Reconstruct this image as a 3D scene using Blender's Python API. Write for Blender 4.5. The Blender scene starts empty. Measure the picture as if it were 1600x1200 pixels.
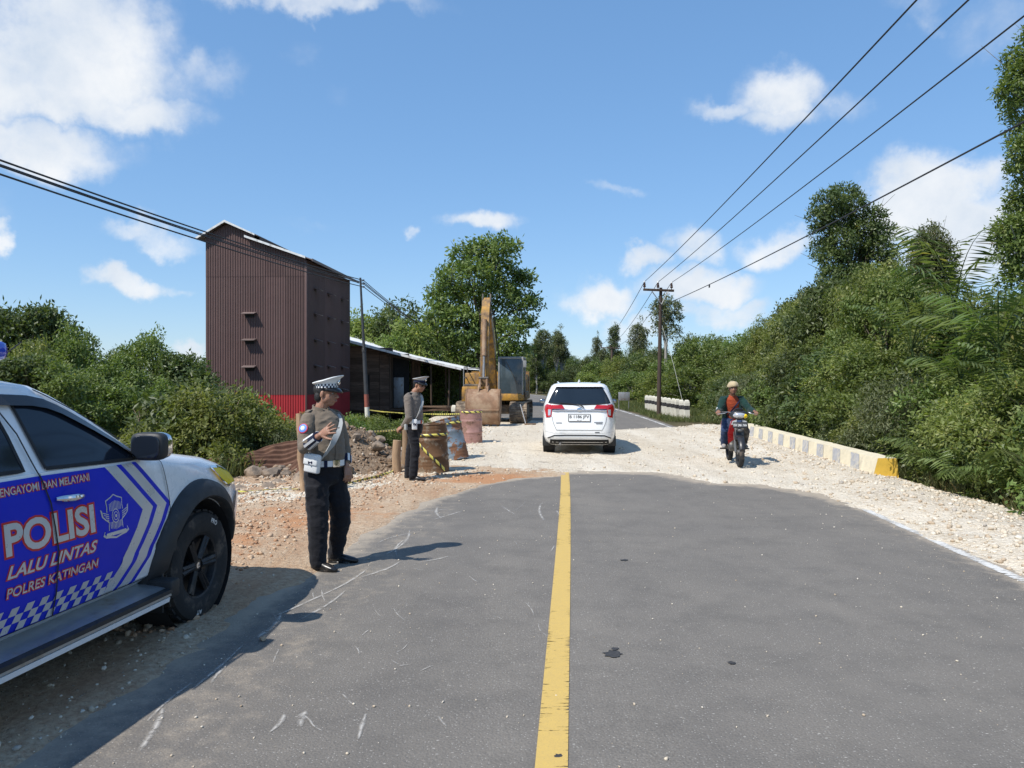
import bpy, bmesh, math, random
import numpy as np
from mathutils import Vector, Matrix, Euler, noise as mnoise

R = math.radians
scene = bpy.context.scene
col = scene.collection
# ------------------------------------------------------------------ camera, sky, sun, exposure
CAM_H = 1.72
cam_data = bpy.data.cameras.new('camera')
cam_data.sensor_width = 36.0
cam_data.lens = 27.0                     # hfov ~67 deg, a phone's main lens
cam_data.shift_y = -10.0 / 1600.0
cam_data.clip_start = 0.05
cam_data.clip_end = 5000.0
cam = bpy.data.objects.new('camera', cam_data)
col.objects.link(cam)
cam.location = (0, 0, CAM_H)
cam.rotation_euler = (R(90), 0, 0)
scene.camera = cam

SUN_AZ = Vector((-0.76, -0.65, 0)).normalized()
SUN_EL = R(52)
sun_data = bpy.data.lights.new('sun', 'SUN')
sun_data.energy = 4.2
sun_data.angle = R(0.53)
sun_data.color = (1.0, 0.955, 0.89)
sun = bpy.data.objects.new('sun', sun_data)
col.objects.link(sun)
sun_dir = Vector((SUN_AZ.x * math.cos(SUN_EL), SUN_AZ.y * math.cos(SUN_EL), math.sin(SUN_EL)))
sun.rotation_euler = sun_dir.to_track_quat('Z', 'Y').to_euler()
sun.location = sun_dir * 60

scene.view_settings.view_transform = 'Standard'
scene.view_settings.look = 'None'
scene.view_settings.exposure = 0.32
scene.view_settings.gamma = 1.0
scene.view_settings.use_curve_mapping = False
scene.cycles.use_denoising = True
scene.cycles.max_bounces = 7
scene.cycles.diffuse_bounces = 3
scene.cycles.glossy_bounces = 3
scene.cycles.transmission_bounces = 4
scene.cycles.transparent_max_bounces = 8
scene.cycles.use_adaptive_sampling = True


class NT:
    """Tiny node-tree writer."""
    def __init__(s, tree):
        s.t = tree

    def n(s, typ, inputs=None, **props):
        nd = s.t.nodes.new(typ)
        for k, v in props.items():
            setattr(nd, k, v)
        for k, v in (inputs or {}).items():
            sock = nd.inputs[k]
            if isinstance(v, bpy.types.NodeSocket):
                s.t.links.new(v, sock)
            else:
                sock.default_value = v
        return nd

    def math(s, op, a, b=None, clamp=False):
        nd = s.n('ShaderNodeMath', operation=op, use_clamp=clamp)
        for i, v in enumerate((a, b)):
            if v is None:
                continue
            if isinstance(v, bpy.types.NodeSocket):
                s.t.links.new(v, nd.inputs[i])
            else:
                nd.inputs[i].default_value = v
        return nd.outputs[0]

    def mix(s, fac, a, b, blend='MIX'):
        nd = s.n('ShaderNodeMix', data_type='RGBA', blend_type=blend)
        for i, v in ((0, fac), (6, a), (7, b)):
            if isinstance(v, bpy.types.NodeSocket):
                s.t.links.new(v, nd.inputs[i])
            else:
                nd.inputs[i].default_value = (*v, 1.0) if isinstance(v, tuple) and len(v) == 3 else v
        return nd.outputs[2]

    def ramp(s, fac, stops, interp='LINEAR'):
        nd = s.n('ShaderNodeValToRGB')
        nd.color_ramp.interpolation = interp
        el = nd.color_ramp.elements
        while len(el) < len(stops):
            el.new(0.5)
        for e, (p, c) in zip(el, stops):
            e.position = p
            e.color = (*c, 1.0) if isinstance(c, tuple) else (c, c, c, 1.0)
        s.t.links.new(fac, nd.inputs[0])
        return nd.outputs[0]

    def range(s, v, a, b, c, d, smooth=False):
        nd = s.n('ShaderNodeMapRange', {1: a, 2: b, 3: c, 4: d}, interpolation_type='SMOOTHSTEP' if smooth else 'LINEAR')
        s.t.links.new(v, nd.inputs[0])
        return nd.outputs[0]

    def noise(s, vec, scale, detail=4.0, rough=0.55, dist=0.0):
        nd = s.n('ShaderNodeTexNoise', {'Scale': scale, 'Detail': detail, 'Roughness': rough, 'Distortion': dist})
        if vec is not None:
            s.t.links.new(vec, nd.inputs['Vector'])
        return nd.outputs[0]

    def link(s, a, b):
        s.t.links.new(a, b)


def make_world():
    w = bpy.data.worlds.new('World')
    scene.world = w
    w.use_nodes = True
    w.cycles.sampling_method = 'MANUAL'
    w.cycles.sample_map_resolution = 256
    t = w.node_tree
    t.nodes.clear()
    N = NT(t)
    out = N.n('ShaderNodeOutputWorld')
    bg = N.n('ShaderNodeBackground', {'Strength': 0.118})
    sky = N.n('ShaderNodeTexSky', sky_type='NISHITA')
    sky.sun_disc = False
    sky.sun_elevation = SUN_EL
    sky.sun_rotation = math.atan2(SUN_AZ.x, SUN_AZ.y)
    sky.altitude = 30
    sky.air_density = 1.0
    sky.dust_density = 0.15
    sky.ozone_density = 2.5
    tc = N.n('ShaderNodeTexCoord')
    d = tc.outputs['Generated']
    # fluffy distortion of the direction, so that every cloud edge billows
    nz = N.n('ShaderNodeTexNoise', {'Vector': d, 'Scale': 9.0, 'Detail': 6.0, 'Roughness': 0.58})
    off = N.n('ShaderNodeVectorMath', {0: nz.outputs['Color'], 1: (0.5, 0.5, 0.5)}, operation='SUBTRACT')
    # clouds: direction, half width, half height (as tangents), strength
    cl = []

    def c(u, v, a, b, s):
        dv = Vector(((u - 800) / 1200.0, 1.0, (590 - v) / 1200.0)).normalized()
        cl.append((dv, a / 1200.0 * dv.y, b / 1200.0 * dv.y, s))
    c(95, 75, 190, 125, 1.0)
    c(150, 170, 150, 45, .95)
    c(20, 120, 120, 90, .9)
    c(60, 235, 125, 40, .85)
    c(330, 110, 60, 45, .42)
    c(490, 5, 190, 22, .55)
    c(465, 85, 40, 25, .22)
    c(530, 140, 30, 22, .2)
    c(245, 358, 62, 22, .5)
    c(205, 443, 46, 22, .9)
    c(265, 447, 28, 12, .45)
    c(760, 340, 56, 21, .85)
    c(658, 356, 18, 14, .6)
    c(-5, 345, 26, 20, .8)
    c(1220, 145, 80, 55, .85)
    c(1130, 183, 55, 22, .6)
    c(1220, 195, 70, 28, .7)
    c(1300, 170, 60, 30, .35)
    c(1440, 315, 95, 85, 1.1)
    c(1500, 370, 130, 80, 1.0)
    c(1390, 340, 75, 50, 1.0)
    c(960, 291, 45, 13, .35)
    c(945, 462, 66, 30, 1.0)
    c(1095, 450, 85, 32, .95)
    c(1080, 385, 50, 34, .75)
    c(1008, 411, 36, 20, .75)
    c(1215, 385, 68, 34, .85)
    c(1120, 492, 70, 22, .6)
    c(985, 510, 60, 25, .65)
    c(1440, 20, 50, 28, .35)
    c(1550, 45, 80, 40, .28)
    c(310, 550, 30, 14, .7)
    c(480, 362, 70, 12, .22)
    c(-260, 300, 200, 80, .9)
    c(1900, 250, 220, 110, .9)
    c(2300, 420, 160, 60, .9)
    c(-700, 150, 260, 90, .8)
    c(700, -420, 240, 120, .7)
    c(1500, -600, 260, 140, .7)
    rr = random.Random(5)
    for k in range(12):                     # the same fair-weather cumulus goes on behind the camera
        az = rr.uniform(1.0, 2 * math.pi - 1.0)
        el = rr.uniform(.06, .75)
        dv = Vector((math.sin(az) * math.cos(el), math.cos(az) * math.cos(el), math.sin(el)))
        s = rr.uniform(.6, 1.6)
        cl.append((dv, .11 * s, .06 * s, .85))
    acc = None
    warped = {}
    for dv, a, b, s in cl:
        kk = round(0.10 + 0.6 * b, 1 if b > .05 else 2)
        kk = .12 if b < .03 else (.14 if b < .06 else .17)
        if kk not in warped:
            warped[kk] = N.n('ShaderNodeVectorMath', {0: off.outputs[0], 1: (kk, kk, kk), 2: d}, operation='MULTIPLY_ADD').outputs[0]
        mul = N.n('ShaderNodeVectorMath', {0: warped[kk], 1: (1 / a, 1 / a, 1 / b), 2: (-dv.x / a, -dv.y / a, -dv.z / b)}, operation='MULTIPLY_ADD')
        ln = N.n('ShaderNodeVectorMath', {0: mul.outputs[0]}, operation='LENGTH')
        m = N.range(ln.outputs['Value'], 1.45, 0.30, 0.0, s, True)
        acc = m if acc is None else N.math('MAXIMUM', acc, m)
    fine = N.noise(d, 30.0, 4.0, 0.62)
    med = N.n('ShaderNodeSeparateColor', {'Color': nz.outputs['Color']}).outputs[1]
    nsum = N.math('ADD', N.range(fine, 0.25, 0.75, -.16, .16), N.range(med, 0.25, 0.75, -.24, .24))
    dens = N.math('ADD', acc, N.math('MULTIPLY', nsum, N.range(acc, 0.0, 0.4, 0.0, 1.0)))
    dens = N.range(dens, 0.06, 1.0, 0.0, 0.96, True)
    shade = N.ramp(N.range(N.n('ShaderNodeSeparateColor', {'Color': nz.outputs['Color']}).outputs[2], 0.32, 0.66, 0.0, 1.0), [(0.0, (4.5, 5.1, 5.9)), (1.0, (6.6, 6.7, 6.8))])
    gam = N.n('ShaderNodeGamma', {'Color': sky.outputs[0], 'Gamma': 0.50})
    tint = N.mix(1.0, gam.outputs[0], (0.86, 1.02, 1.24), 'MULTIPLY')
    blue = N.n('ShaderNodeHueSaturation', {'Color': tint, 'Saturation': 1.24, 'Value': 2.02})
    colr = N.mix(dens, blue.outputs[0], shade)
    N.link(colr, bg.inputs['Color'])
    N.link(bg.outputs[0], out.inputs[0])


make_world()


# ------------------------------------------------------------------ helpers
def px(u, v, d):
    """A spot read off the photograph, at distance d metres ahead (level camera at the origin)."""
    return Vector(((u - 800) / 1200.0 * d, d, CAM_H - (v - 590) / 1200.0 * d))


def gnd(u, v, z=0.0):
    d = 1200.0 * (CAM_H - z) / (v - 590.0)
    return Vector(((u - 800) / 1200.0 * d, d, z))


MATS = {}


def principled(name):
    m = bpy.data.materials.new(name)
    m.use_nodes = True
    t = m.node_tree
    t.nodes.clear()
    N = NT(t)
    out = N.n('ShaderNodeOutputMaterial')
    b = N.n('ShaderNodeBsdfPrincipled')
    N.link(b.outputs[0], out.inputs[0])
    MATS[name] = m
    return m, N, b, out


def simple(name, c, rough=0.5, metal=0.0, var=0.12, vscale=6.0, bump=0.0, bscale=60.0, coat=0.0, dirt=None, dirt_amt=0.0, dirt_scale=4.0, spec=None):
    """Principled with a little uneven colour, optional bump and optional dirt blotches."""
    m, N, b, out = principled(name)
    tc = N.n('ShaderNodeTexCoord')
    v = tc.outputs['Object']
    n1 = N.noise(v, vscale, 5.0, 0.6)
    f = N.range(n1, 0.25, 0.75, 1.0 - var, 1.0 + var)
    hsv = N.n('ShaderNodeHueSaturation', {'Color': (*c, 1.0), 'Value': f})
    cc = hsv.outputs[0]
    r = N.range(N.noise(v, vscale * 2.3, 3.0), 0.3, 0.7, max(0.02, rough - 0.08), min(1.0, rough + 0.08))
    if dirt is not None:
        dn = N.range(N.noise(v, dirt_scale, 7.0, 0.65), 0.62 - 0.3 * dirt_amt, 0.72 - 0.1 * dirt_amt, 0.0, 1.0, True)
        dn = N.math('MULTIPLY', dn, min(1.0, 0.35 + dirt_amt))
        cc = N.mix(dn, cc, dirt)
        r = N.math('MAXIMUM', r, N.math('MULTIPLY', dn, 0.85))
    N.link(cc, b.inputs['Base Color'])
    N.link(r, b.inputs['Roughness'])
    b.inputs['Metallic'].default_value = metal
    if coat:
        b.inputs['Coat Weight'].default_value = coat
        b.inputs['Coat Roughness'].default_value = 0.06
    if spec is not None:
        b.inputs['Specular IOR Level'].default_value = spec
    if bump:
        bn = N.n('ShaderNodeBump', {'Strength': bump, 'Distance': 0.01, 'Height': N.noise(v, bscale, 4.0, 0.6)})
        N.link(bn.outputs[0], b.inputs['Normal'])
    return m


def M(name):
    return MATS[name]


def tag(o, label=None, cat=None, group=None, kind=None):
    if label:
        o['label'] = label
    if cat:
        o['category'] = cat
    if group:
        o['group'] = group
    if kind:
        o['kind'] = kind
    return o


def empty(name, loc=(0, 0, 0), rz=0.0, label=None, cat=None, group=None):
    o = bpy.data.objects.new(name, None)
    o.empty_display_size = 0.2
    col.objects.link(o)
    o.location = loc
    o.rotation_euler = (0, 0, rz)
    return tag(o, label, cat, group)


def link_mesh(name, me, mat, parent=None, loc=None):
    o = bpy.data.objects.new(name, me)
    col.objects.link(o)
    if mat is not None and len(me.materials) == 0:
        for m_ in (mat if isinstance(mat, (list, tuple)) else [mat]):
            me.materials.append(m_ if not isinstance(m_, str) else MATS[m_])
    if parent is not None:
        o.parent = parent
    if loc is not None:
        o.location = loc
    return o


def copy_tree(o, parent=None):
    c = o.copy()
    col.objects.link(c)
    c.parent = parent
    for ch in o.children:
        copy_tree(ch, c)
    return c


class MB:
    """Collects shapes and links them as one mesh object."""
    def __init__(s):
        s.v, s.f, s.mi = [], [], []
        s.cur = 0

    def add(s, vs, fs):
        o = len(s.v)
        s.v.extend([tuple(p) for p in vs])
        s.f.extend([tuple(i + o for i in f) for f in fs])
        s.mi.extend([s.cur] * len(fs))
        return s

    def box(s, c, size, rot=None, bev=0.0):
        bm = bmesh.new()
        bmesh.ops.create_cube(bm, size=1.0)
        for v in bm.verts:
            v.co = Vector((v.co.x * size[0], v.co.y * size[1], v.co.z * size[2]))
        if bev > 0:
            bmesh.ops.bevel(bm, geom=list(bm.edges), offset=bev, segments=2, affect='EDGES', profile=0.5)
        mt = Matrix.Translation(Vector(c))
        if rot is not None:
            mt = mt @ (rot if isinstance(rot, Matrix) else Euler(rot).to_matrix().to_4x4())
        bm.verts.index_update()
        s.add([mt @ v.co for v in bm.verts], [[v.index for v in f.verts] for f in bm.faces])
        bm.free()
        return s

    def tube(s, pts, rad, n=8, caps=True, flat=None):
        """Tube along pts; rad one number or one per point; flat=(a,b) squeezes the ring."""
        pts = [Vector(p) for p in pts]
        k = len(pts)
        rad = [rad] * k if not isinstance(rad, (list, tuple)) else rad
        tans = []
        for i in range(k):
            a = pts[max(0, i - 1)]
            b = pts[min(k - 1, i + 1)]
            t = (b - a)
            tans.append(t.normalized() if t.length > 1e-9 else Vector((0, 0, 1)))
        ref = Vector((0, 0, 1)) if abs(tans[0].z) < 0.9 else Vector((1, 0, 0))
        x = tans[0].cross(ref).normalized()
        vs = []
        for i in range(k):
            x = (x - tans[i] * x.dot(tans[i])).normalized()
            y = tans[i].cross(x)
            r = rad[i]
            ra, rb = (r, r) if not isinstance(r, (list, tuple)) else r
            for j in range(n):
                a = 2 * math.pi * j / n
                vs.append(pts[i] + x * (ra * math.cos(a)) + y * (rb * math.sin(a)))
        fs = []
        for i in range(k - 1):
            for j in range(n):
                j2 = (j + 1) % n
                fs.append((i * n + j, i * n + j2, (i + 1) * n + j2, (i + 1) * n + j))
        if caps:
            fs.append(tuple(range(n - 1, -1, -1)))
            fs.append(tuple((k - 1) * n + j for j in range(n)))
        return s.add(vs, fs)

    def lathe(s, prof, n=24, mat=None, close=True):
        """prof: (r, h) pairs turned round the local Z axis, then moved by mat."""
        vs, fs = [], []
        k = len(prof)
        for r, h in prof:
            for j in range(n):
                a = 2 * math.pi * j / n
                p = Vector((r * math.cos(a), r * math.sin(a), h))
                vs.append(mat @ p if mat is not None else p)
        for i in range(k - 1):
            for j in range(n):
                j2 = (j + 1) % n
                fs.append((i * n + j, i * n + j2, (i + 1) * n + j2, (i + 1) * n + j))
        if close:
            fs.append(tuple(range(n - 1, -1, -1)))
            fs.append(tuple((k - 1) * n + j for j in range(n)))
        return s.add(vs, fs)

    def prism(s, poly, axis, a, b):
        """Polygon in the two other axes, extruded along axis ('X','Y','Z') from a to b."""
        k = len(poly)
        vs = []
        for h in (a, b):
            for p, q in poly:
                vs.append({'X': (h, p, q), 'Y': (p, h, q), 'Z': (p, q, h)}[axis])
        fs = [tuple(range(k - 1, -1, -1)), tuple(range(k, 2 * k))]
        for i in range(k):
            j = (i + 1) % k
            fs.append((i, j, k + j, k + i))
        return s.add(vs, fs)

    def ellipsoid(s, c, r, rot=None, nu=14, nv=10):
        vs, fs = [], []
        mt = Matrix.Translation(Vector(c))
        if rot is not None:
            mt = mt @ (rot if isinstance(rot, Matrix) else Euler(rot).to_matrix().to_4x4())
        for i in range(nv + 1):
            th = math.pi * i / nv
            for j in range(nu):
                ph = 2 * math.pi * j / nu
                vs.append(mt @ Vector((r[0] * math.sin(th) * math.cos(ph), r[1] * math.sin(th) * math.sin(ph), r[2] * math.cos(th))))
        for i in range(nv):
            for j in range(nu):
                j2 = (j + 1) % nu
                fs.append((i * nu + j, (i + 1) * nu + j, (i + 1) * nu + j2, i * nu + j2))
        return s.add(vs, fs)

    def superbox(s, c, size, p=3.2, rot=None, nu=28, nv=16):
        """Rounded block (superellipsoid)."""
        vs, fs = [], []
        mt = Matrix.Translation(Vector(c))
        if rot is not None:
            mt = mt @ (rot if isinstance(rot, Matrix) else Euler(rot).to_matrix().to_4x4())
        f = lambda t: math.copysign(abs(t)**(2.0 / p), t)
        for i in range(nv + 1):
            th = -math.pi / 2 + math.pi * i / nv
            for j in range(nu):
                ph = 2 * math.pi * j / nu
                vs.append(mt @ Vector((size[0] / 2 * f(math.cos(th)) * f(math.cos(ph)), size[1] / 2 * f(math.cos(th)) * f(math.sin(ph)), size[2] / 2 * f(math.sin(th)))))
        for i in range(nv):
            for j in range(nu):
                j2 = (j + 1) % nu
                fs.append((i * nu + j, i * nu + j2, (i + 1) * nu + j2, (i + 1) * nu + j))
        return s.add(vs, fs)

    def mesh(s, name):
        me = bpy.data.meshes.new(name)
        me.from_pydata(s.v, [], s.f)
        me.validate()
        return me

    def build(s, name, mat, parent=None, smooth=True, angle=35, loc=None, fix=True, weld=False):
        me = bpy.data.meshes.new(name)
        me.from_pydata(s.v, [], s.f)
        if isinstance(mat, (list, tuple)):
            me.polygons.foreach_set('material_index', s.mi)
        if fix or weld:
            bm = bmesh.new()
            bm.from_mesh(me)
            if weld:
                bmesh.ops.remove_doubles(bm, verts=bm.verts, dist=1e-5)
            bmesh.ops.recalc_face_normals(bm, faces=bm.faces)
            bm.to_mesh(me)
            bm.free()
        if smooth:
            me.shade_smooth()
            me.set_sharp_from_angle(angle=R(angle))
        return link_mesh(name, me, mat, parent, loc)


def rot_to(d, up=(0, 0, 1)):
    """4x4 rotation whose Z axis points along d."""
    return Vector(d).to_track_quat('Z', 'Y').to_matrix().to_4x4()


def voxel_mesh(mb, name, voxel, smooth_it=3):
    """One continuous surface out of overlapping closed shapes."""
    me = mb.mesh(name + '_raw')
    bm = bmesh.new()
    bm.from_mesh(me)
    bmesh.ops.recalc_face_normals(bm, faces=bm.faces)
    bm.to_mesh(me)
    bm.free()
    o = bpy.data.objects.new(name + '_raw', me)
    col.objects.link(o)
    md = o.modifiers.new('remesh', 'REMESH')
    md.mode = 'VOXEL'
    md.voxel_size = voxel
    if smooth_it:
        sm = o.modifiers.new('smooth', 'SMOOTH')
        sm.factor = 0.5
        sm.iterations = smooth_it
    dg = bpy.context.evaluated_depsgraph_get()
    ev = o.evaluated_get(dg)
    out = bpy.data.meshes.new_from_object(ev)
    bpy.data.objects.remove(o)
    bpy.data.meshes.remove(me)
    out.name = name
    out.materials.clear()
    out.shade_smooth()
    return out


def displace(me, fn):
    n = len(me.vertices)
    co = np.empty(n * 3, dtype=np.float32)
    no = np.empty(n * 3, dtype=np.float32)
    me.vertices.foreach_get('co', co)
    me.vertices.foreach_get('normal', no)
    co = co.reshape(-1, 3)
    no = no.reshape(-1, 3)
    h = np.array([fn(Vector(p)) for p in co], dtype=np.float32)
    co += no * h[:, None]
    me.vertices.foreach_set('co', co.ravel())
    me.update()


def np_mesh(name, verts, faces_flat, loop_total, attr=None, smooth=False):
    """Mesh straight from numpy arrays (all faces with loop_total corners)."""
    me = bpy.data.meshes.new(name)
    nv = len(verts)
    nf = len(faces_flat) // loop_total
    me.vertices.add(nv)
    me.vertices.foreach_set('co', verts.astype(np.float32).ravel())
    me.loops.add(nf * loop_total)
    me.loops.foreach_set('vertex_index', faces_flat.astype(np.int32))
    me.polygons.add(nf)
    me.polygons.foreach_set('loop_start', np.arange(0, nf * loop_total, loop_total, dtype=np.int32))
    me.polygons.foreach_set('loop_total', np.full(nf, loop_total, dtype=np.int32))
    me.update(calc_edges=True)
    if attr is not None:
        for an, arr in attr.items():
            a = me.attributes.new(an, 'FLOAT', 'POINT')
            a.data.foreach_set('value', arr.astype(np.float32))
    if smooth:
        me.shade_smooth()
    return me


def text_mesh(txt, size=1.0, bold=0.0, sx=1.0, shear=0.0, align='LEFT', spacing=1.0):
    cu = bpy.data.curves.new('t', 'FONT')
    cu.body = txt
    cu.size = size
    cu.offset = bold
    cu.shear = shear
    cu.align_x = align
    cu.space_character = spacing
    cu.resolution_u = 4
    o = bpy.data.objects.new('t', cu)
    col.objects.link(o)
    dg = bpy.context.evaluated_depsgraph_get()
    me = bpy.data.meshes.new_from_object(o.evaluated_get(dg))
    vs = [Vector((v.co.x * sx, v.co.y, 0)) for v in me.vertices]
    fs = [tuple(p.vertices) for p in me.polygons]
    bpy.data.objects.remove(o)
    bpy.data.curves.remove(cu)
    bpy.data.meshes.remove(me)
    return vs, fs


def fit_text(txt, x0, x1, y0, y1, bold=0.0, shear=0.0, grow=0.0):
    """Text mesh stretched to the box x0..x1, y0..y1 (grow only widens the strokes)."""
    vs0, _ = text_mesh(txt, 1.0, 0.02 * bold, 1.0, shear)
    vs, fs = text_mesh(txt, 1.0, 0.02 * bold + grow, 1.0, shear)
    ax, bx = min(v.x for v in vs0), max(v.x for v in vs0)
    ay, by = min(v.y for v in vs0), max(v.y for v in vs0)
    return [Vector((x0 + (v.x - ax) / (bx - ax) * (x1 - x0), y0 + (v.y - ay) / (by - ay) * (y1 - y0), 0)) for v in vs], fs
# ------------------------------------------------------------------ ground, road, gravel
CY = np.array([-60, 0, 13, 26, 43, 60, 79, 100, 130, 170, 220.])
CX = np.array([-4.6, -.09, .90, 1.62, 1.75, .70, -2.2, -8.5, -22, -48, -90.])


def cubic(y):
    """Smooth centre line of the road."""
    y = np.asarray(y, dtype=float)
    m = np.gradient(CX, CY)
    i = np.clip(np.searchsorted(CY, y) - 1, 0, len(CY) - 2)
    h = CY[i + 1] - CY[i]
    t = (y - CY[i]) / h
    return ((2 * t**3 - 3 * t**2 + 1) * CX[i] + (t**3 - 2 * t**2 + t) * h * m[i] + (-2 * t**3 + 3 * t**2) * CX[i + 1] + (t**3 - t**2) * h * m[i + 1])


def sstep(a, b, x):
    t = np.clip((x - a) / (b - a), 0, 1)
    return t * t * (3 - 2 * t)


_rngN = np.random.RandomState(11)
_G = _rngN.rand(64, 64)


def vnoise(x, y):
    """Tiling value noise, vectorised, -1..1."""
    xi = np.floor(x).astype(int)
    yi = np.floor(y).astype(int)
    fx, fy = x - xi, y - yi
    fx = fx * fx * (3 - 2 * fx)
    fy = fy * fy * (3 - 2 * fy)
    g = lambda a, b: _G[a % 64, b % 64]
    return (g(xi, yi) * (1 - fx) * (1 - fy) + g(xi + 1, yi) * fx * (1 - fy) + g(xi, yi + 1) * (1 - fx) * fy + g(xi + 1, yi + 1) * fx * fy) * 2 - 1


def fbm(x, y, s, o=4):
    r = np.zeros_like(x, dtype=float)
    a = 1.0
    for k in range(o):
        r += a * vnoise(x * s + 17.3 * k, y * s + 9.1 * k)
        a *= .5
        s *= 2.03
    return r


def terrain(x, y):
    """Natural ground: level near the road, dropping off on both sides."""
    x = np.asarray(x, dtype=float)
    y = np.asarray(y, dtype=float)
    c = cubic(np.clip(y, -60, 220))
    t = x - c
    le = np.interp(y, [-20, 9, 12.5, 16, 24, 30, 45, 70], [-6.2, -6.2, -4.9, -3.5, -3.6, -4.8, -5.5, -5.5])
    ld = sstep(0, 2.8, le - t)
    rd = sstep(5.9, 8.2, t) * np.interp(y, [-10, 24, 32, 50], [1, 1, .35, .2])
    z = -0.06 - 1.05 * ld - .75 * rd
    far = np.clip((np.abs(t) - 9) / 30, 0, 1)
    z = z + .10 * fbm(x, y, .35) * (0.25 + ld + rd) + .8 * far * fbm(x, y, .03, 2)
    # the spoil bank left of the oil drums
    z = z + .85 * np.exp(-(((x + 3.6) / 1.25)**2 + ((y - 15.2) / 1.4)**2)) * (1 + .2 * fbm(x, y, 1.6))
    z = z + .50 * np.exp(-(((x + 5.2) / .9)**2 + ((y - 13.6) / .9)**2))
    return z


def sd_poly(x, y, poly):
    """Signed distance to a polygon, positive inside."""
    d2 = np.full(x.shape, 1e9)
    ins = np.zeros(x.shape, dtype=bool)
    n = len(poly)
    for i in range(n):
        ax, ay = poly[i]
        bx, by = poly[(i + 1) % n]
        ex, ey = bx - ax, by - ay
        wx, wy = x - ax, y - ay
        tt = np.clip((wx * ex + wy * ey) / (ex * ex + ey * ey), 0, 1)
        d2 = np.minimum(d2, (wx - ex * tt)**2 + (wy - ey * tt)**2)
        cnd = (ay > y) != (by > y)
        with np.errstate(divide='ignore', invalid='ignore'):
            xx = (bx - ax) * (y - ay) / (by - ay if by != ay else 1e-9) + ax
        ins ^= cnd & (x < xx)
    return np.where(ins, 1, -1) * np.sqrt(d2)


def grid_mesh(name, xs, ys, zfn, attrs=None, keep=None):
    X, Y = np.meshgrid(xs, ys)
    Z = zfn(X, Y)
    V = np.stack([X, Y, Z], -1).reshape(-1, 3)
    nx, ny = len(xs), len(ys)
    I = np.arange(nx * ny).reshape(ny, nx)
    F = np.stack([I[:-1, :-1], I[:-1, 1:], I[1:, 1:], I[1:, :-1]], -1).reshape(-1, 4)
    if keep is not None:
        k = keep(X, Y, Z).reshape(-1)
        F = F[k[F].any(axis=1)]
        used = np.zeros(len(V), bool)
        used[F.ravel()] = True
        mp = np.cumsum(used) - 1
        F = mp[F]
        A = {a: fn(X, Y).reshape(-1)[used] for a, fn in (attrs or {}).items()}
        V = V[used]
    else:
        A = {a: fn(X, Y).reshape(-1) for a, fn in (attrs or {}).items()}
    return np_mesh(name, V, F.ravel(), 4, A, True)


def g2(*uv):
    return [tuple(gnd(u, v)[:2]) for u, v in uv]


GRAVEL = ([(-9.0, 9.0), (-5.2, 9.2)] + g2((400, 792), (470, 785), (540, 775), (620, 762), (690, 753), (740, 748), (800, 746), (880, 741), (960, 740), (1030, 742), (1075, 751),
          (1120, 757), (1180, 759), (1235, 766), (1295, 778), (1362, 797), (1436, 828), (1518, 863), (1628, 916)) +
          [(4.32, 3.0), (3.95, -4), (6.5, -4), (6.55, 9), (6.62, 13), (7.3, 23.4), (8.1, 29.0)] +
          g2((1120, 664), (1085, 664), (1046, 668), (1000, 670), (965, 672)) + [(2.2, 26.6), (1.2, 30.5), (-.6, 33.5), (-4.0, 34), (-3.4, 26), (-2.9, 20), (-3.0, 16), (-3.6, 13.6), (-5, 12.8), (-9, 12.6)])
DIRT = ([(-12, -6), (-2.35, -6), (-2.18, 2.0)] + g2((45, 1200), (225, 1070), (385, 962), (440, 925), (503, 888), (562, 848), (630, 806), (700, 776), (758, 758), (820, 749), (885, 744)) +
        [(1.0, 14.5), (-1.5, 15), (-3.5, 14), (-9, 13), (-12, 12)])


def gravel_z(x, y):
    sd = sd_poly(x, y, GRAVEL)
    e = sd + .08 + .13 * fbm(x, y, 1.3, 5)
    z = -0.045 + .07 * sstep(-.15, .45, e) + .012 * fbm(x, y, 3.2, 3) + .006 * fbm(x, y, 13.0, 2)
    t = x - cubic(y)
    berm = np.exp(-((t - 4.85) / .55)**2) * np.interp(y, [0, 6, 13, 22, 26], [.04, .07, .09, .07, .02])
    z = z + berm * (1 + .25 * fbm(x, y, 2.1, 2))
    z = z - .5 * sstep(-.1, -.8, sd)
    # left edge rolls down the bank
    le = np.interp(y, [0, 9, 12.5, 16, 24, 30, 45], [-6.2, -6.2, -4.9, -3.5, -3.6, -4.8, -5.5])
    z = z - .8 * sstep(.1, 1.6, le - t)
    return z


def dirt_z(x, y):
    sd = sd_poly(x, y, DIRT)
    e = sd + .10 * fbm(x, y, 1.7, 5)
    z = -0.030 + .058 * sstep(-.16, .20, e) + .010 * fbm(x, y, 2.2, 3) * sstep(0, .5, e) + (.004 + .006 * sstep(.3, 1.0, e)) * fbm(x, y, 14.0, 3)
    z = z - .4 * sstep(-.1, -.7, sd)
    return z


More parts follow.
